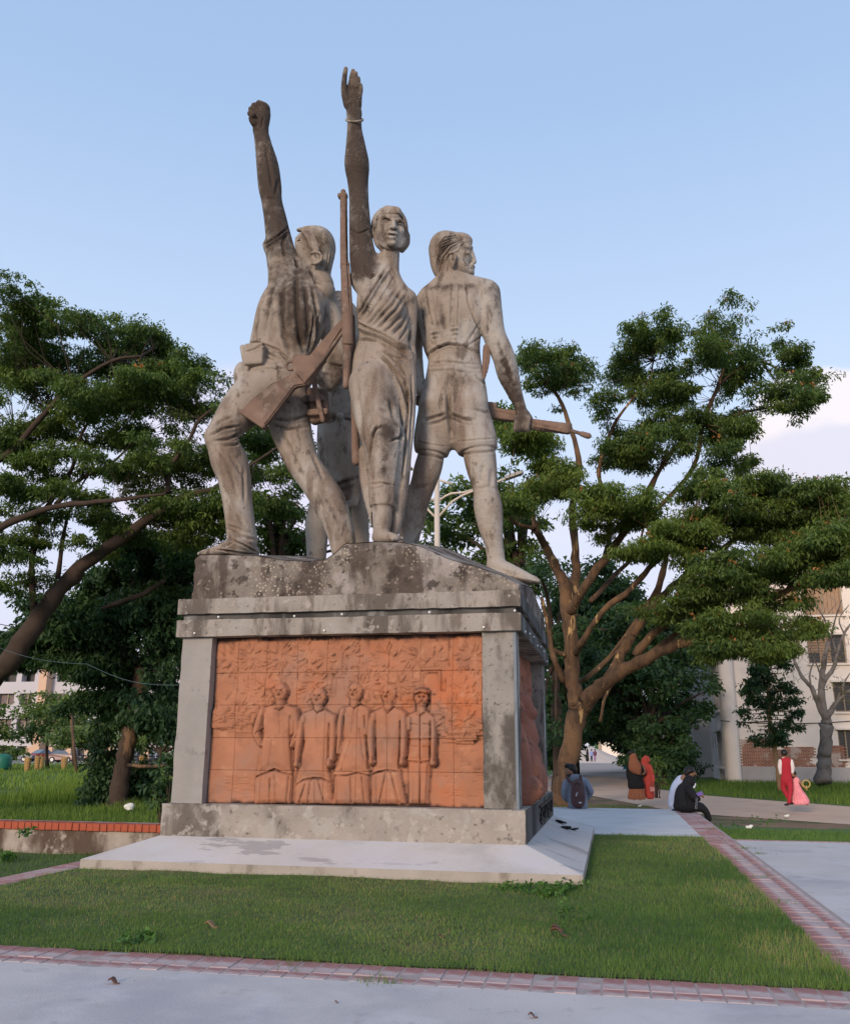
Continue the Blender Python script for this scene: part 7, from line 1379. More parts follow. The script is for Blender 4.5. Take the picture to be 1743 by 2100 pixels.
def motorbike(label, px, Y, ang):
    c = W(px, 1560, Y); c[2] = GZ+.01; t = thing('motorcycle', c, label, 'motorcycle', 'motorcycles parked in a row'); Rz = np.array([[math.cos(ang), -math.sin(ang), 0], [math.sin(ang), math.cos(ang), 0], [0, 0, 1]])
    T = lambda x, y, z: Rz @ np.array([x, y, z])+c
    for x in (-.62, .62):
        b = MB(); P_ = [T(x+.29*math.cos(a), 0, .31+.29*math.sin(a)) for a in np.linspace(0, 2*math.pi, 15)]; b.tube(P_, .045, 6); b.build('wheel', M_tyre, t)
    b = MB(); b.tube([T(-.6, 0, .32), T(-.2, 0, .45), T(.15, 0, .55), T(.45, 0, .85), T(.62, 0, .32)], .035, 6); b.obox(T(0, 0, .42), (.38, .26, .32), Rz, .04); b.build('frame', M_grill, t)
    b = MB(); b.obox(T(.14, 0, .78), (.46, .24, .20), Rz, .07); b.build('fuel_tank', mat('bike_paint', (.05, .05, .07), .3) if 'bike_paint' not in bpy.data.materials else bpy.data.materials['bike_paint'], t)
    b = MB(); b.obox(T(-.38, 0, .80), (.62, .24, .10), Rz, .04); b.build('seat', M_tyre, t); b = MB(); b.tube([T(.38, -.33, 1.02), T(.44, 0, .95), T(.38, .33, 1.02)], .02, 6); b.build('handlebar', M_rim, t); b = MB(); b.sphere(T(.58, 0, .86), .09, 10, 6); b.build('headlight', M_lampc, t, True)
ords = ('first', 'second', 'third', 'fourth', 'fifth', 'sixth', 'seventh', 'eighth', 'ninth', 'tenth')
for k in range(7): motorbike(f'dark parked motorcycle, {ords[k]} from the left between leaning pole and tree trunk', 168+k*10.5, 92+(k % 2), 1.2+.1*(k % 3))
for k in range(5): motorbike(f'dark parked motorcycle, {ords[k]} from the left between tree trunk and pedestal', 281+k*14, 90+(k % 2), 1.3-.1*(k % 3))
# ------------------------------------------------------------------ people
def cloth(name, col, rough=.85, var=.12): return mat(name, col, rough, var, 6, .25, 60)
M_skin = cloth('brown_skin', (.27, .14, .085), .6, .05); M_hair = cloth('black_hair', (.012, .010, .009), .5, .3); M_gshirt = cloth('grey_blue_shirt', (.20, .22, .27)); M_pack = cloth('maroon_backpack_cloth', (.095, .050, .048)); M_jean = cloth('dark_jeans', (.035, .045, .075))
M_black = cloth('black_cloak', (.010, .010, .012), .8, .3); M_rust = cloth('rust_cloth', (.30, .115, .06)); M_coral = cloth('coral_red_cloth', (.52, .075, .055)); M_wsh = cloth('pale_blue_shirt', (.50, .56, .72)); M_redv = cloth('crimson_suit', (.36, .02, .035)); M_wh = cloth('white_shirt', (.66, .60, .60)); M_pinkd = cloth('pink_dress', (.72, .26, .30), .8, .2); M_shoe = cloth('dark_shoe', (.02, .016, .014), .4, .1); M_mask = cloth('white_mask', (.7, .72, .75)); M_phone = cloth('purple_phone', (.16, .10, .38), .3, .05); M_logo = cloth('silver_logo', (.5, .48, .48), .4, .05)
class Person:
    def __init__(s, label, foot, Y, h, group=None):
        s.t = thing('person', foot, label, 'person', group); s.Y = Y; s.h = h
    def part(s, name, m, fn, noise=.001, **kw):
        g = Sculpt(s.Y, s.h); fn(g); return link(name, g.mesh(name, noise, 14, 1), m, s.t)
# -- man with the backpack, seated on the plaza edge, looking left
p = Person('seated man seen from behind with maroon backpack and grey blue shirt looking left', G(1184, 1655, 0), 20.85, .0125)
p.part('body', M_skin, lambda g: (g.ell((1169, 1580, 0), (9.5, 11, 11.5), 3), g.chain([(1164, 1586, 0, 6.5), (1163, 1590, 0, 4.5)], 4), g.chain([(1159, 1578, -.02, 1.6), (1157.6, 1582, -.02, 2)], 1.5), g.chain([(1172, 1588, 0, 6.5), (1177, 1600, 0, 7)], 3), g.ell((1175.5, 1582, -.09), (1.8, 2, 3.4), .5),
    g.chain([(1206, 1634, .05, 3.6), (1202, 1640, .12, 3.4), (1197, 1644, .18, 3)], 2), g.chain([(1160, 1640, .06, 3.6), (1168, 1645, .2, 3.2)], 2), *[g.chain([(1198-i, 1643+i*1.2, .16+.02*i, 1.5), (1193-i, 1645+i*1.2, .22, 1.2)], 1) for i in range(3)]))
p.part('hair', M_hair, lambda g: (g.ell((1171.5, 1575.5, 0), (10.6, 12, 9.5), 3), g.ell((1177, 1580, 0), (6, 11, 8), 3), g.chain([(1163, 1570, -.02, 5), (1160, 1571, -.02, 3.5)], 2, 1.6)), .002)
p.part('beard', M_hair, lambda g: g.chain([(1170, 1588, -.03, 3.6), (1165, 1591, -.02, 3.6), (1161.5, 1589.5, 0, 2.6)], 2, 1.7), .002)
p.part('shirt', M_gshirt, lambda g: (g.chain([(1179, 1606, 0, 17), (1182, 1622, 0, 20), (1184, 1640, .0, 20), (1185, 1651, .0, 20)], 4, .62), g.chain([(1163, 1607, 0, 8), (1180, 1598, 0, 9), (1197, 1604, 0, 9)], 6), g.chain([(1161, 1607, 0, 8.5), (1157, 1622, -.02, 7), (1158, 1634, 0, 6), (1164, 1641, .1, 4.6)], 3),
    g.chain([(1200, 1606, 0, 8.5), (1207, 1616, -.04, 7), (1211, 1623, -.03, 6.3), (1209, 1630, .02, 5), (1206, 1635, .06, 4.4)], 3), g.chain([(1174, 1593, -.02, 7.5), (1180, 1596, -.02, 8)], 3), g.groove([(1200, 1610), (1204, 1625)], 1.5, -.01), g.groove([(1166, 1610), (1166, 1640)], 1.5, -.012), g.groove([(1203, 1630), (1203, 1650)], 1.5, -.01)), .003)
p.part('trousers', M_jean, lambda g: (g.chain([(1176, 1652, .0, 9), (1172, 1654, .35, 8), (1171, 1668, .55, 6)], 3), g.chain([(1192, 1652, .0, 9), (1196, 1654, .35, 8), (1197, 1670, .55, 6)], 3)))
bp = p.part('backpack', M_pack, lambda g: (g.chain([(1184, 1610, -.22, 12), (1185, 1630, -.25, 14.5), (1185, 1643, -.24, 14)], 4, .75), g.groove([(1172, 1634), (1185, 1637), (1199, 1634)], 1, -.012), g.groove([(1176, 1612), (1178, 1650)], 1, -.008), g.groove([(1195, 1612), (1195, 1650)], 1, -.008)), .002)
for pts in ([(1162, 1594, -.12, 3.2), (1168, 1602, -.2, 3.4), (1175, 1609, -.26, 3)], [(1190, 1592, -.14, 3.2), (1191, 1602, -.2, 3.4), (1190, 1610, -.26, 3)]): p.part('strap', M_pack, lambda g: g.chain(pts, 1, .8))
b = MB(); q = W(1182, 1629, 20.85-.47); b.obox(q, (.02, .012, .085), np.array([[.94, 0, .34], [0, 1, 0], [-.34, 0, .94]])); o = b.build('zip_badge', M_logo, bp); b = MB(); q = W(1189.5, 1646, 20.85-.43); b.obox(q, (.06, .012, .028)); b.build('label_patch', M_logo, bp); b = MB(); b.tube([W(1178, 1609, 20.5), W(1183, 1605, 20.45), W(1189, 1609, 20.5)], .012, 6); b.build('carry_loop', M_hair, bp)
# -- two women standing on the path
p = Person('woman in rust headscarf, black cloak and rust skirt standing on the path', G(1304, 1641, GZ), 31.0, .019, None)
p.part('body', M_skin, lambda g: (g.ell((1297, 1551, .05), (5.5, 6, 6.5), 2), g.chain([(1318, 1570, -.02, 2.4), (1322, 1583, -.02, 2.2), (1318, 1588, 0, 2)], 1), g.chain([(1301, 1636, 0, 3), (1299, 1640, -.1, 2)], 1), g.chain([(1312, 1636, 0, 3), (1312, 1640, -.1, 2)], 1)))
p.part('hair', M_hair, lambda g: g.chain([(1291, 1545, 0, 4.6), (1296, 1543.5, 0, 5)], 2))
p.part('headscarf', M_rust, lambda g: (g.ell((1298, 1552, 0), (7.2, 7.5, 8.5), 3), g.chain([(1297, 1556, 0, 7), (1300, 1566, -.02, 11), (1302, 1573, -.03, 12.5)], 4, .7), g.chain([(1300, 1573, -.06, 11), (1308, 1583, -.08, 5.5), (1309.5, 1587, -.08, 2.4)], 4, .6), g.groove([(1296, 1560), (1300, 1580)], 1, -.012), g.groove([(1304, 1560), (1308, 1582)], 1, -.012)))
p.part('cloak', M_black, lambda g: (g.chain([(1301, 1574, .03, 13), (1299, 1590, .03, 12), (1302, 1604, .03, 15), (1304, 1611, .03, 17)], 4, .62), g.below((1303, 1618, 0), 24, .6, .02), g.chain([(1288, 1572, 0, 4.5), (1288, 1590, .02, 4.5), (1292, 1603, .05, 3.5)], 2), g.chain([(1314, 1572, 0, 4.5), (1321, 1584, .02, 3.8), (1316, 1592, .06, 3)], 2)))
p.part('skirt', M_rust, lambda g: (g.chain([(1304, 1608, .03, 13), (1305, 1622, .03, 15.5), (1305, 1634, .03, 18)], 3, .6), g.below((1305, 1639.5, 0), 26, .6, 0), *[g.groove([(1294+i*6, 1618), (1291+i*7, 1640)], 1.2, -.02) for i in range(5)]))
p = Person('woman in coral red headscarf and long dress carrying a small handbag', G(1333, 1640, GZ), 31.2, .019, None)
p.part('body', M_skin, lambda g: (g.ell((1327, 1558, .06), (4.5, 5, 6), 2), g.chain([(1338, 1600, -.05, 2.2), (1339, 1611, -.08, 2)], 1)))
p.part('headscarf', M_coral, lambda g: (g.ell((1324.5, 1558, 0), (8, 8, 8.6), 3), g.chain([(1320, 1562, 0, 6), (1322, 1575, -.02, 8.5), (1322, 1582, -.02, 6)], 4, .8), g.groove([(1330, 1552), (1328, 1562), (1332, 1570)], 1, -.015), g.groove([(1318, 1560), (1319, 1580)], 1, -.015)))
p.part('dress', M_coral, lambda g: (g.chain([(1326, 1574, .02, 9), (1327, 1590, .02, 8.2), (1329, 1610, .02, 8.5), (1332, 1630, .02, 10)], 3, .7), g.below((1333, 1639, 0), 20, .6, 0), g.chain([(1332, 1574, -.02, 5), (1337, 1590, -.04, 4.4), (1338, 1602, -.06, 4.2)], 2), g.groove([(1322, 1600), (1325, 1638)], 1.2, -.02), g.groove([(1330, 1606), (1334, 1638)], 1.2, -.02), g.groove([(1334, 1610), (1340, 1638)], 1.2, -.015)))
bg_ = Sculpt(31.0, .014); bg_.box((1337, 1618.5, -.1), (5, 4, 5), 1, None, 2); o = link('handbag', bg_.mesh('handbag', .001), cloth('blush_handbag', (.62, .26, .22))); tag(o, 'small blush pink handbag hanging from the hand of the woman in red', 'handbag')
b = MB(); b.tube([W(1333, 1613, 30.9), W(1336, 1605, 30.9), W(1338, 1603, 30.9), W(1340, 1606, 30.9), W(1341, 1613, 30.9)], .012, 5); b.build('strap', M_coral, o)
# -- couple seated on the plaza edge
p = Person('seated man in pale blue shirt leaning close behind the woman in black', G(1380, 1660, 0), 20.6, .0125)
p.part('body', M_skin, lambda g: (g.ell((1415, 1584, 0), (10, 10, 11), 3), g.chain([(1405, 1592, 0, 6), (1400, 1598, 0, 7)], 3), g.chain([(1425, 1586, 0, 2), (1427, 1589, 0, 1.6)], 1), g.chain([(1430, 1632, .25, 3), (1438, 1630, .25, 3), (1441, 1634, .22, 2.6)], 2)))
p.part('hair', M_hair, lambda g: (g.ell((1413, 1581, 0), (11.5, 12, 9), 3), g.ell((1407, 1586, 0), (6, 10, 8), 3)), .004)
p.part('shirt', M_wsh, lambda g: (g.chain([(1398, 1604, .05, 14), (1391, 1618, .05, 16), (1386, 1635, .05, 15), (1384, 1648, .05, 14)], 4, .8), g.chain([(1402, 1602, .15, 9), (1412, 1618, .25, 7), (1424, 1630, .3, 4.5)], 3), g.groove([(1388, 1610), (1380, 1640)], 1.4, -.01), g.groove([(1392, 1608), (1386, 1622)], 1.2, -.012)))
p.part('trousers', M_jean, lambda g: (g.chain([(1385, 1655, .05, 10), (1402, 1656, .15, 10), (1430, 1653, .25, 8.5), (1440, 1656, .28, 7), (1448, 1668, .3, 5.5), (1450, 1684, .3, 5)], 3, .9)))
p.part('shoe', M_shoe, lambda g: g.chain([(1451, 1688, .3, 4), (1458, 1691, .3, 3)], 2))
p = Person('seated woman in long black cloak bent over a phone on the brick edge', G(1410, 1664, 0), 20.1, .0125)
p.part('cloak', M_black, lambda g: (g.ell((1413, 1603, 0), (12, 12, 13), 3), g.chain([(1410, 1610, 0, 10), (1402, 1622, 0, 15), (1402, 1636, 0, 19), (1406, 1648, 0, 20)], 6, .7), g.chain([(1405, 1652, 0, 12), (1425, 1655, 0, 9.5), (1440, 1658, 0, 8), (1449, 1668, 0, 6.5), (1454, 1680, 0, 5)], 4, 1.2), g.chain([(1412, 1620, -.12, 9), (1424, 1634, -.16, 8), (1430, 1638, -.14, 6)], 4), g.chain([(1395, 1640, 0, 12), (1390, 1653, 0, 10)], 4), g.groove([(1405, 1625), (1412, 1655)], 1.6, -.02), g.groove([(1420, 1640), (1424, 1658)], 1.6, -.02), g.groove([(1398, 1612), (1410, 1616), (1420, 1612)], 1.4, -.015)))
p.part('body', M_skin, lambda g: (g.ell((1421.5, 1606, 0), (4, 6, 6.5), 2), g.chain([(1429, 1634, -.14, 3.2), (1433, 1630, -.14, 2.6)], 1), *[g.chain([(1431+i*1.5, 1631, -.18, 1.3), (1434+i, 1627+i, -.18, 1.1)], .5) for i in range(3)], g.chain([(1448, 1684, 0, 3), (1456, 1687, 0, 2)], 1)))
p.part('mask', M_mask, lambda g: g.chain([(1424, 1608, -.02, 3), (1422, 1614, -.04, 3)], 1))
b = MB()
for k in range(16): q = W(1427+ (k % 2)*2.5 - k*.1, 1636+k*1.5, 19.87); b.sphere(q, .006, 6, 4)
o = b.build('cloak_beads', M_mask, p.t); o['kind'] = 'stuff'
b = MB(); b.obox(W(1434, 1628, 19.9), (.13, .012, .07), np.array([[.93, 0, -.36], [0, 1, 0], [.36, 0, .93]])); o = b.build('phone', M_phone); tag(o, 'purple phone held by the seated woman in black', 'phone')
# -- man in crimson waistcoat and girl in pink walking away along the path
p = Person('walking man seen from behind in crimson waistcoat, crimson trousers and white shirt', G(1618, 1651, GZ), 28.4, .017)
p.part('body', M_skin, lambda g: (g.ell((1607, 1545, 0), (5.4, 6, 6.6), 2), g.chain([(1607.5, 1551, 0, 3.2), (1608, 1557, 0, 3.4)], 2), g.chain([(1601, 1588, .0, 2.2), (1604, 1591, .05, 2)], 1), g.chain([(1624, 1585, 0, 2.6), (1626, 1591, 0, 2.4)], 1)))
p.part('hair', M_hair, lambda g: (g.ell((1607, 1542.5, 0), (6.8, 7.2, 6), 2), g.ell((1607, 1545.5, -.03), (5.6, 5.6, 5.2), 2)), .006)
p.part('shirt', M_wh, lambda g: (g.chain([(1600, 1561, 0, 4.6), (1598.5, 1572, 0, 4.4), (1600, 1586, .03, 3)], 2), g.chain([(1621, 1561, 0, 4.6), (1624, 1573, 0, 4.2), (1624, 1584, 0, 3)], 2), g.chain([(1606, 1556, 0, 3.8), (1611, 1556, 0, 3.8)], 2)))
p.part('waistcoat', M_redv, lambda g: (g.chain([(1610.5, 1564, 0, 10.4), (1611, 1575, 0, 9.8), (1612, 1588, 0, 9.4)], 3, .66), g.chain([(1603.5, 1559.5, 0, 4.6), (1611, 1557.5, 0, 4.6), (1618, 1559.5, 0, 4.6)], 3), g.groove([(1611, 1558), (1612, 1592)], .8, -.008)))
p.part('trousers', M_redv, lambda g: (g.chain([(1612, 1590, 0, 10), (1612, 1598, 0, 10.2)], 3, .65), g.chain([(1607, 1598, 0, 6.6), (1606, 1615, .1, 5.8), (1613, 1630, .05, 4.6), (1620, 1643, -.05, 3.8)], 3), g.chain([(1617, 1598, 0, 6.6), (1620, 1618, -.05, 5.4), (1619, 1632, -.1, 4.2), (1617, 1645, -.15, 3.8)], 3), g.groove([(1608, 1600), (1605, 1612)], 1, -.01)))
for x, y, d in ((1613, 1649.5, -.15), (1622, 1647.5, .0)): p.part('shoe', M_shoe, lambda g: g.chain([(x+2, y, d, 2.6), (x-4, y+.8, d-.05, 2)], 1, 1.3))
p = Person('small girl in flared pink dress walking beside the man in crimson', G(1640, 1651, GZ), 28.5, .015)
p.part('body', M_skin, lambda g: (g.ell((1627.5, 1588, 0), (4.8, 5.5, 5.6), 2), g.chain([(1630, 1593, 0, 2.4), (1632, 1598, 0, 2.6)], 1), g.chain([(1638, 1600, 0, 2), (1645, 1612, -.05, 1.7), (1652, 1618, -.05, 1.6)], 1), g.chain([(1650, 1645, 0, 1.8), (1654, 1650, 0, 2)], 1)))
p.part('hair', M_hair, lambda g: (g.ell((1627, 1586.5, 0), (5.6, 6.2, 5.6), 2), g.ell((1624.5, 1592, -.02), (4, 4.4, 5), 2)), .004)
p.part('dress', M_pinkd, lambda g: (g.chain([(1632, 1600, 0, 6.4), (1632, 1608, 0, 5.6), (1633, 1614, 0, 6)], 2, .7), g.chain([(1633, 1612, 0, 6), (1637, 1628, 0, 11), (1641, 1643, 0, 17)], 3, .7), g.below((1641, 1650, 0), 26, .6, .04), *[g.groove([(1628+i*2.4, 1616), (1626+i*7, 1650)], 1.1, -.02) for i in range(5)]), .006)
b = MB(); q = W(1653, 1612, 28.4); b.tube([q+np.array([0, 0, -.12]), q+np.array([0, 0, .02])], .012, 5)
for k in range(16): a = 2*math.pi*k/16; b.tube([q+np.array([.10*math.cos(a), 0, .06+.10*math.sin(a)]), q+np.array([.10*math.cos(a+.42), 0, .06+.10*math.sin(a+.42)])], .018, 4)
o = b.build('toy_ring', cloth('straw_toy', (.45, .33, .12))); tag(o, 'straw coloured ring toy held out by the girl in pink', 'toy')
# -- three people far down the road
for (x, lab, m1, m2, skirt) in ((1204, 'distant woman in black cloak, left of the three people far down the road', M_black, M_black, True), (1212.5, 'distant man in light blue shirt, middle of the three people far down the road', cloth('sky_blue_shirt', (.24, .30, .55)), M_jean, False), (1219.5, 'distant woman in patterned clothes, right of the three people far down the road', cloth('plum_clothes', (.12, .05, .08)), cloth('mauve_trousers', (.25, .16, .30)), False)):
    p = Person(lab, G(x, 1562, GZ), 116, .055)
    p.part('body', M_skin, lambda g: (g.ell((x, 1538.6, 0), (1.7, 1.7, 2), .5), g.chain([(x, 1540, 0, 1), (x, 1542, 0, 1)], .5)))
    p.part('hair', M_hair, lambda g: g.ell((x, 1537.6, -.04), (1.9, 1.9, 1.7), .5))
    if skirt: p.part('cloak', m1, lambda g: (g.chain([(x, 1542.5, 0, 2.6), (x, 1550, 0, 2.8), (x, 1558, 0, 3.8)], 1, .7), g.ell((x, 1538.6, -.06), (2.1, 1.6, 2.4), .6)), 0)
    else: p.part('shirt', m1, lambda g: (g.chain([(x, 1542.5, 0, 2.5), (x, 1549, 0, 2.2)], 1, .7), g.chain([(x-2.8, 1542, 0, 1), (x-3.4, 1549, 0, .9)], .5), g.chain([(x+2.8, 1542, 0, 1), (x+3.2, 1549, 0, .9)], .5)), 0); p.part('trousers', m2, lambda g: (g.chain([(x-1, 1550, 0, 1.3), (x-1.2, 1561, 0, 1)], .5), g.chain([(x+1.1, 1550, 0, 1.3), (x+1.5, 1561, 0, 1)], .5)), 0)
# ------------------------------------------------------------------ grass (nobody could count it)
M_grass = leafmat('lawn_grass', (0.046, 0.112, 0.026), (0.17, 0.25, 0.06), (0.30, 0.24, 0.11))
M_weed = leafmat('tall_grass', (0.05, 0.11, 0.02), (0.20, 0.27, 0.045), (0.26, 0.22, 0.10))
def blades(name, P_, H_, Wd, tint, m, lean=.5, parent=None, kind='stuff'):
    n = len(P_); a = rng.random(n)*2*math.pi; dx, dy = np.cos(a), np.sin(a); L = rng.random(n)*lean*H_; b = rng.random(n)*2*math.pi
    w = Wd*(0.6+.8*rng.random(n)); s = np.stack([-np.sin(b)*w/2, np.cos(b)*w/2, 0*w], 1)
    tip = P_+np.stack([dx*L, dy*L, H_*np.sqrt(np.clip(1-(L/H_)**2*.6, .1, 1))], 1); base = P_-np.array([0, 0, .01])
    V = np.stack([base-s, base+s, tip], 1).reshape(-1, 3); Fq = np.arange(3*n).reshape(-1, 3)
    o = link(name, npmesh(name, V, Fq, False, {'tint': np.repeat(np.clip(tint, 0, 1), 3)}), m, parent); o['kind'] = kind; return o
def scatter(n, x0, x1, y0, y1, pw=1.0):
    """points denser towards the viewer"""
    u = rng.random(n); y = (y0**(1-pw)+u*(y1**(1-pw)-y0**(1-pw)))**(1/(1-pw)) if pw != 1 else y0*(y1/y0)**u
    return x0+(x1-x0)*rng.random(n), y
sk = lambda x, y: (x > CX-WS-.01) & (x < CX+WS+.01) & (y > fr(WS)-.01) & (y < bk(WS)+.01)
x, y = scatter(230000, XL1-.02, XB0+.02, YF0-.015, YM1+.02, 1.4); k = ~sk(x, y); x, y = x[k], y[k]
dens = fbm(x*1.3, y*1.3, 0, 4, 5); dry = np.clip(fbm(x*.9+3, y*.9, 0, 4, 61)*2.8-.05, 0, 1)*np.clip((y-YF0)*2, 0, 1)+.75*np.exp(-((fr(WS)-y)/.22)**2)*(y < fr(WS))*np.clip(.6+fbm(x*2, y*2, 0, 2, 88), 0, 1); dry = np.clip(dry, 0, 1); k = rng.random(len(x)) > dry*.45; x, y, dens, dry = x[k], y[k], dens[k], dry[k]
tf = np.clip(fbm(x*3, y*3, 0, 3, 71), -1, 1); edge = np.clip(1-np.minimum(np.minimum(np.abs(x-XB0), np.abs(y-YF0)), np.maximum(fr(WS)-y, 0)+9*(y > fr(WS)))/.12, 0, 1)
H_ = .014+.014*rng.random(len(x))+.016*np.clip(tf, 0, 1)+.016*edge*rng.random(len(x)) + .02*np.clip((x+.9)/2, 0, 1)
t = .34+.22*rng.normal(size=len(x))*.7+.22*tf+dry*.5+.35*fbm(x*.7+9, y*.7, 0, 3, 62); t = np.where(rng.random(len(x)) < .03+.25*dry, 1.0, np.clip(t, 0, .88))
blades('lawn_grass', np.stack([x, y, lawn_h(x, y)], 1), H_, .0055, t, M_grass, .9)
# strip beside the right band, beyond the paving
x, y = scatter(42000, XB1, 12, YM0, 27, 1.2); k = rng.random(len(x)) > np.clip((y-23.5)/4, 0, .9); x, y = x[k], y[k]; z = strip_h(x, y)
k = ~((y > 20.8)); tf = fbm(x*1.2, y*1.2, 0, 3, 72); t = np.clip(.35+.25*rng.normal(size=len(x))*.7+.25*tf, 0, .88); blades('verge_grass', np.stack([x, y, z], 1)[k], (.05+.05*rng.random(len(x)))[k], .014, t[k], M_grass, .8)
# garden left of the plaza (sunken) in front of the wall
def gh(X, Y): return GZ+.02+.30*np.clip(1-(XL0-X)/2.2, 0, 1)**1.5 + .03*fbm(X*2, Y*2, 0, 3, 9)
V, Fq = grid(-16, XL0-.01, 5.0, YM0+.03, .15, gh); o = link('left_garden', npmesh('left_garden', V, Fq, True), M_soil); o['kind'] = 'structure'
x, y = scatter(34000, -12, XL0, 5.2, YM0, 1.2); blades('garden_grass', np.stack([x, y, gh(x, y)], 1), .05+.05*rng.random(len(x)), .008, np.clip(.30+.2*rng.normal(size=len(x)), 0, .88), M_grass, .8)
# beyond the wall: low weeds then tall yellow-green grass
x, y = scatter(60000, -20, -3.0, YM1+.3, 34, 1.3); k = (x < -3.2); x, y = x[k], y[k]; tf = fbm(x*.6, y*.6, 0, 3, 73)
tall = np.clip((y-24)/7+tf*.6, 0, 1)*(x < -6.5); H_ = .10+.10*rng.random(len(x))+tall*(.35+.35*rng.random(len(x))); t = np.clip(.32+.2*rng.normal(size=len(x))+.25*tall+.15*tf, 0, .9)
blades('tall_grass', np.stack([x, y, np.full(len(x), GZ)], 1), H_, .022+.012*tall, t, M_weed, .5)
x, y = scatter(30000, -60, -5, 34, 90, 1.3); tf = fbm(x*.2, y*.2, 0, 3, 74); blades('far_lawn_grass', np.stack([x, y, np.full(len(x), GZ)], 1), .12+.2*rng.random(len(x)), .07, np.clip(.55+.2*rng.normal(size=len(x))+.3*tf, 0, .9), M_weed, .5)
# right: weeds between the path and the white building
def onp(x, y):   # keep off the road and path
    xs_, ys_ = np.array([16, 7.9, 4.0, 2.2, 1.6, 1.5, 1.7]), np.array([24, 32.5, 38.5, 44.6, 56, 70, 190]); far = np.interp(y, ys_, xs_); return x < far+.1
x, y = scatter(60000, 1.4, 34, 24, 54.5, 1.2); k = ~onp(x, y); x, y = x[k], y[k]; tf = fbm(x*.35, y*.35, 0, 3, 75); H_ = .15+.15*rng.random(len(x))+.5*np.clip(tf+.15, 0, 1)*rng.random(len(x)); t = np.clip(.40+.2*rng.normal(size=len(x))+.25*tf, 0, .9)
blades('weeds', np.stack([x, y, np.full(len(x), GZ)], 1), H_, .035, t, M_weed, .5)
x, y = scatter(9000, -6, 1.6, YE+.05, 31, 1.2); k = (fbm(x*.8, y*.8, 0, 3, 76) > .0) & ((y > YE+.3)) & (x < 1.2+.0*y); x, y = x[k], y[k]; blades('verge_tufts', np.stack([x, y, np.full(len(x), GZ)], 1), .05+.06*rng.random(len(x)), .02, np.clip(.4+.2*rng.normal(size=len(x)), 0, .9), M_grass, .8)
# tufts growing through the brick joints
xs_, ys_ = [], []
for (px, py, n) in ((1530, 1740, 60), (1560, 1752, 40), (1460, 1700, 50), (780, 2012, 60), (1450, 1990, 14), (1720, 1993, 60), (1690, 1960, 40), (1600, 1850, 30), (1560, 1800, 30), (600, 1985, 20), (1500, 1762, 30)):
    c = G(px, py, 0); xs_.append(c[0]+rng.normal(size=n)*.06); ys_.append(c[1]+rng.normal(size=n)*.06)
x, y = np.concatenate(xs_), np.concatenate(ys_); blades('joint_grass', np.stack([x, y, np.full(len(x), .002)], 1), .02+.03*rng.random(len(x)), .006, np.clip(.5+.2*rng.normal(size=len(x)), 0, .9), M_grass, .9)
# ------------------------------------------------------------------ broad leaved creeping weeds
M_clov = leafmat('creeper_leaf', (0.030, 0.085, 0.022), (0.10, 0.20, 0.04), None)
def creeper(name, label, spots, size, cat='weed'):
    P_ = []; 
    for (px, py, rx, ry, n, z) in spots:
        for k in range(n): c = G(px+rng.normal()*rx, py+rng.normal()*ry, z); P_.append(c+np.array([0, 0, .02+.05*rng.random()]))
    P_ = np.array(P_); V, Fq, t = leaves(P_, np.full(len(P_), size*.6), 4, size, .4+.2*rng.normal(size=len(P_)), droop=.1, ratio=.8, flat=.5); c = P_.mean(0)
    o = link(name, npmesh(name, V, Fq, False, {'tint': t}), M_clov); o['kind'] = 'stuff'; return o
creeper('creeping_weed', 'broad leaved creeper growing at the front right corner of the cement apron', [(1085, 1828, 26, 5, 44, 0), (1130, 1838, 24, 5, 44, 0), (1165, 1826, 16, 4, 30, 0), (1040, 1830, 16, 4, 16, 0)], .038)
creeper('creeping_weed', 'low blue green weed patch in the lawn right of the dry leaf', [(1180, 1895, 22, 9, 40, -.02), (1160, 1880, 16, 5, 20, -.02)], .024)
creeper('creeping_weed', 'small bright weed near the front brick band', [(295, 1932, 7, 5, 14, 0), (262, 1940, 5, 4, 8, 0)], .05)
creeper('creeping_weed', 'bright leafy weeds in the verge beside the brick edge right of the couple', [(1560, 1686, 26, 5, 30, -.1), (1490, 1697, 14, 4, 16, -.08)], .04)
creeper('creeping_weed', 'pale green leaf cluster in the sunken garden at the left edge', [(12, 1762, 8, 2, 12, -.45)], .08); creeper('creeping_weed', 'yellow green vine hanging over the red brick coping', [(50, 1712, 5, 4, 10, 0)], .07)
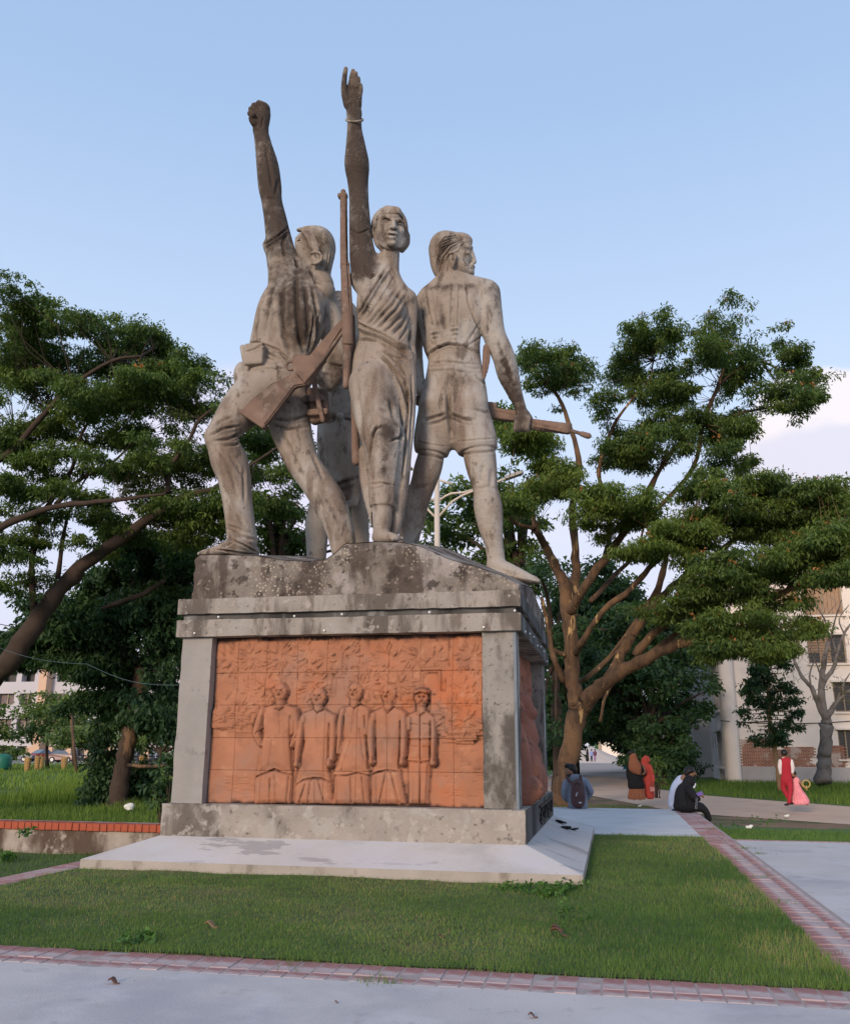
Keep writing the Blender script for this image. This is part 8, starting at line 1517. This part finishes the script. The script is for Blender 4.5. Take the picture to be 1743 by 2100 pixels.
# ------------------------------------------------------------------ fallen leaves and litter
M_dryl = mat('dry_leaf_brown', (.17, .085, .06), .8, .25, 20, .3, 60); M_lit = mat('white_litter', (.68, .68, .62), .6, .05, 10)
def dleaf(px, py, sz, label, m=M_dryl, z=0.03, name='fallen_leaf', cat='leaf', group=None):
    c = G(px, py, z); n = 9; vs = []; 
    for j in range(3):
        for i in range(n):
            t = i/(n-1); wv = math.sin(math.pi*min(1, t*1.05))*.30*sz*(j-1)*(1+.2*math.sin(5*t)); vs.append((c[0]+(t-.5)*sz, c[1]+wv, c[2]+abs(j-1)*.28*sz*math.sin(t*4+.5)*.6+.12*sz*math.sin(t*6)))
    fs = [(j*n+i, j*n+i+1, (j+1)*n+i+1, (j+1)*n+i) for j in range(2) for i in range(n-1)]; b = MB(); b.raw(vs, fs); me = b.mesh(name, True); o = link(name, me, m, None); mod = o.modifiers.new('thickness', 'SOLIDIFY'); mod.thickness = .002; tag(o, label, cat, group)
dleaf(1148, 1912, .13, 'large crumpled brown dry leaf lying on the lawn right of centre'); dleaf(1142, 1903, .08, 'small dry leaf curled on top of the large crumpled one', z=.06); dleaf(905, 1921, .045, 'small reddish dry leaf on the lawn in front of the pedestal centre'); dleaf(234, 2013, .07, 'red brown dry leaf on the pavement at lower left', z=.012); dleaf(1092, 2083, .045, 'thin dry leaf on the pavement near the bottom edge', z=.01)
dleaf(434, 1897, .10, 'tan dry leaf in the lawn left of centre', mat('tan_dry_leaf', (.34, .20, .10), .8, .2)); dleaf(690, 2055, .02, 'tiny dark leaf bit on the pavement below the brick band centre', z=.006)
c = W(266, 1655, 23); b = MB()
g = Sculpt(23, .03); g.ell((262, 1654, 0), (8, 8, 5), 3); g.ell((270, 1652, .05), (7, 7, 6), 3); g.ell((266, 1659, 0), (9, 7, 3), 2); o = link('plastic_bag', g.mesh('bag', .02, 12, 5), M_lit); tag(o, 'crumpled white plastic bag beside the pale stripped trunk', 'plastic bag')
for i, (px, py, z) in enumerate(((1311, 1655, GZ), (1188, 1637.5, GZ), (1612, 1676, -.3), (1535, 1700, -.02))):
    c = G(px, py, z); g = MB(); g.obox(c+np.array([0, 0, .03]), (.10, .06, .04), None, .012); g.obox(c+np.array([.04, .01, .05]), (.06, .05, .03), None, .01); o = g.build('paper_litter', M_lit); tag(o, ('white paper scrap on the earth in front of the two women', 'tiny white scrap beside the man with the backpack', 'white scrap in the grass verge below the path', 'white scrap on the brick edge near the couple')[i], 'litter', 'scraps of white litter')
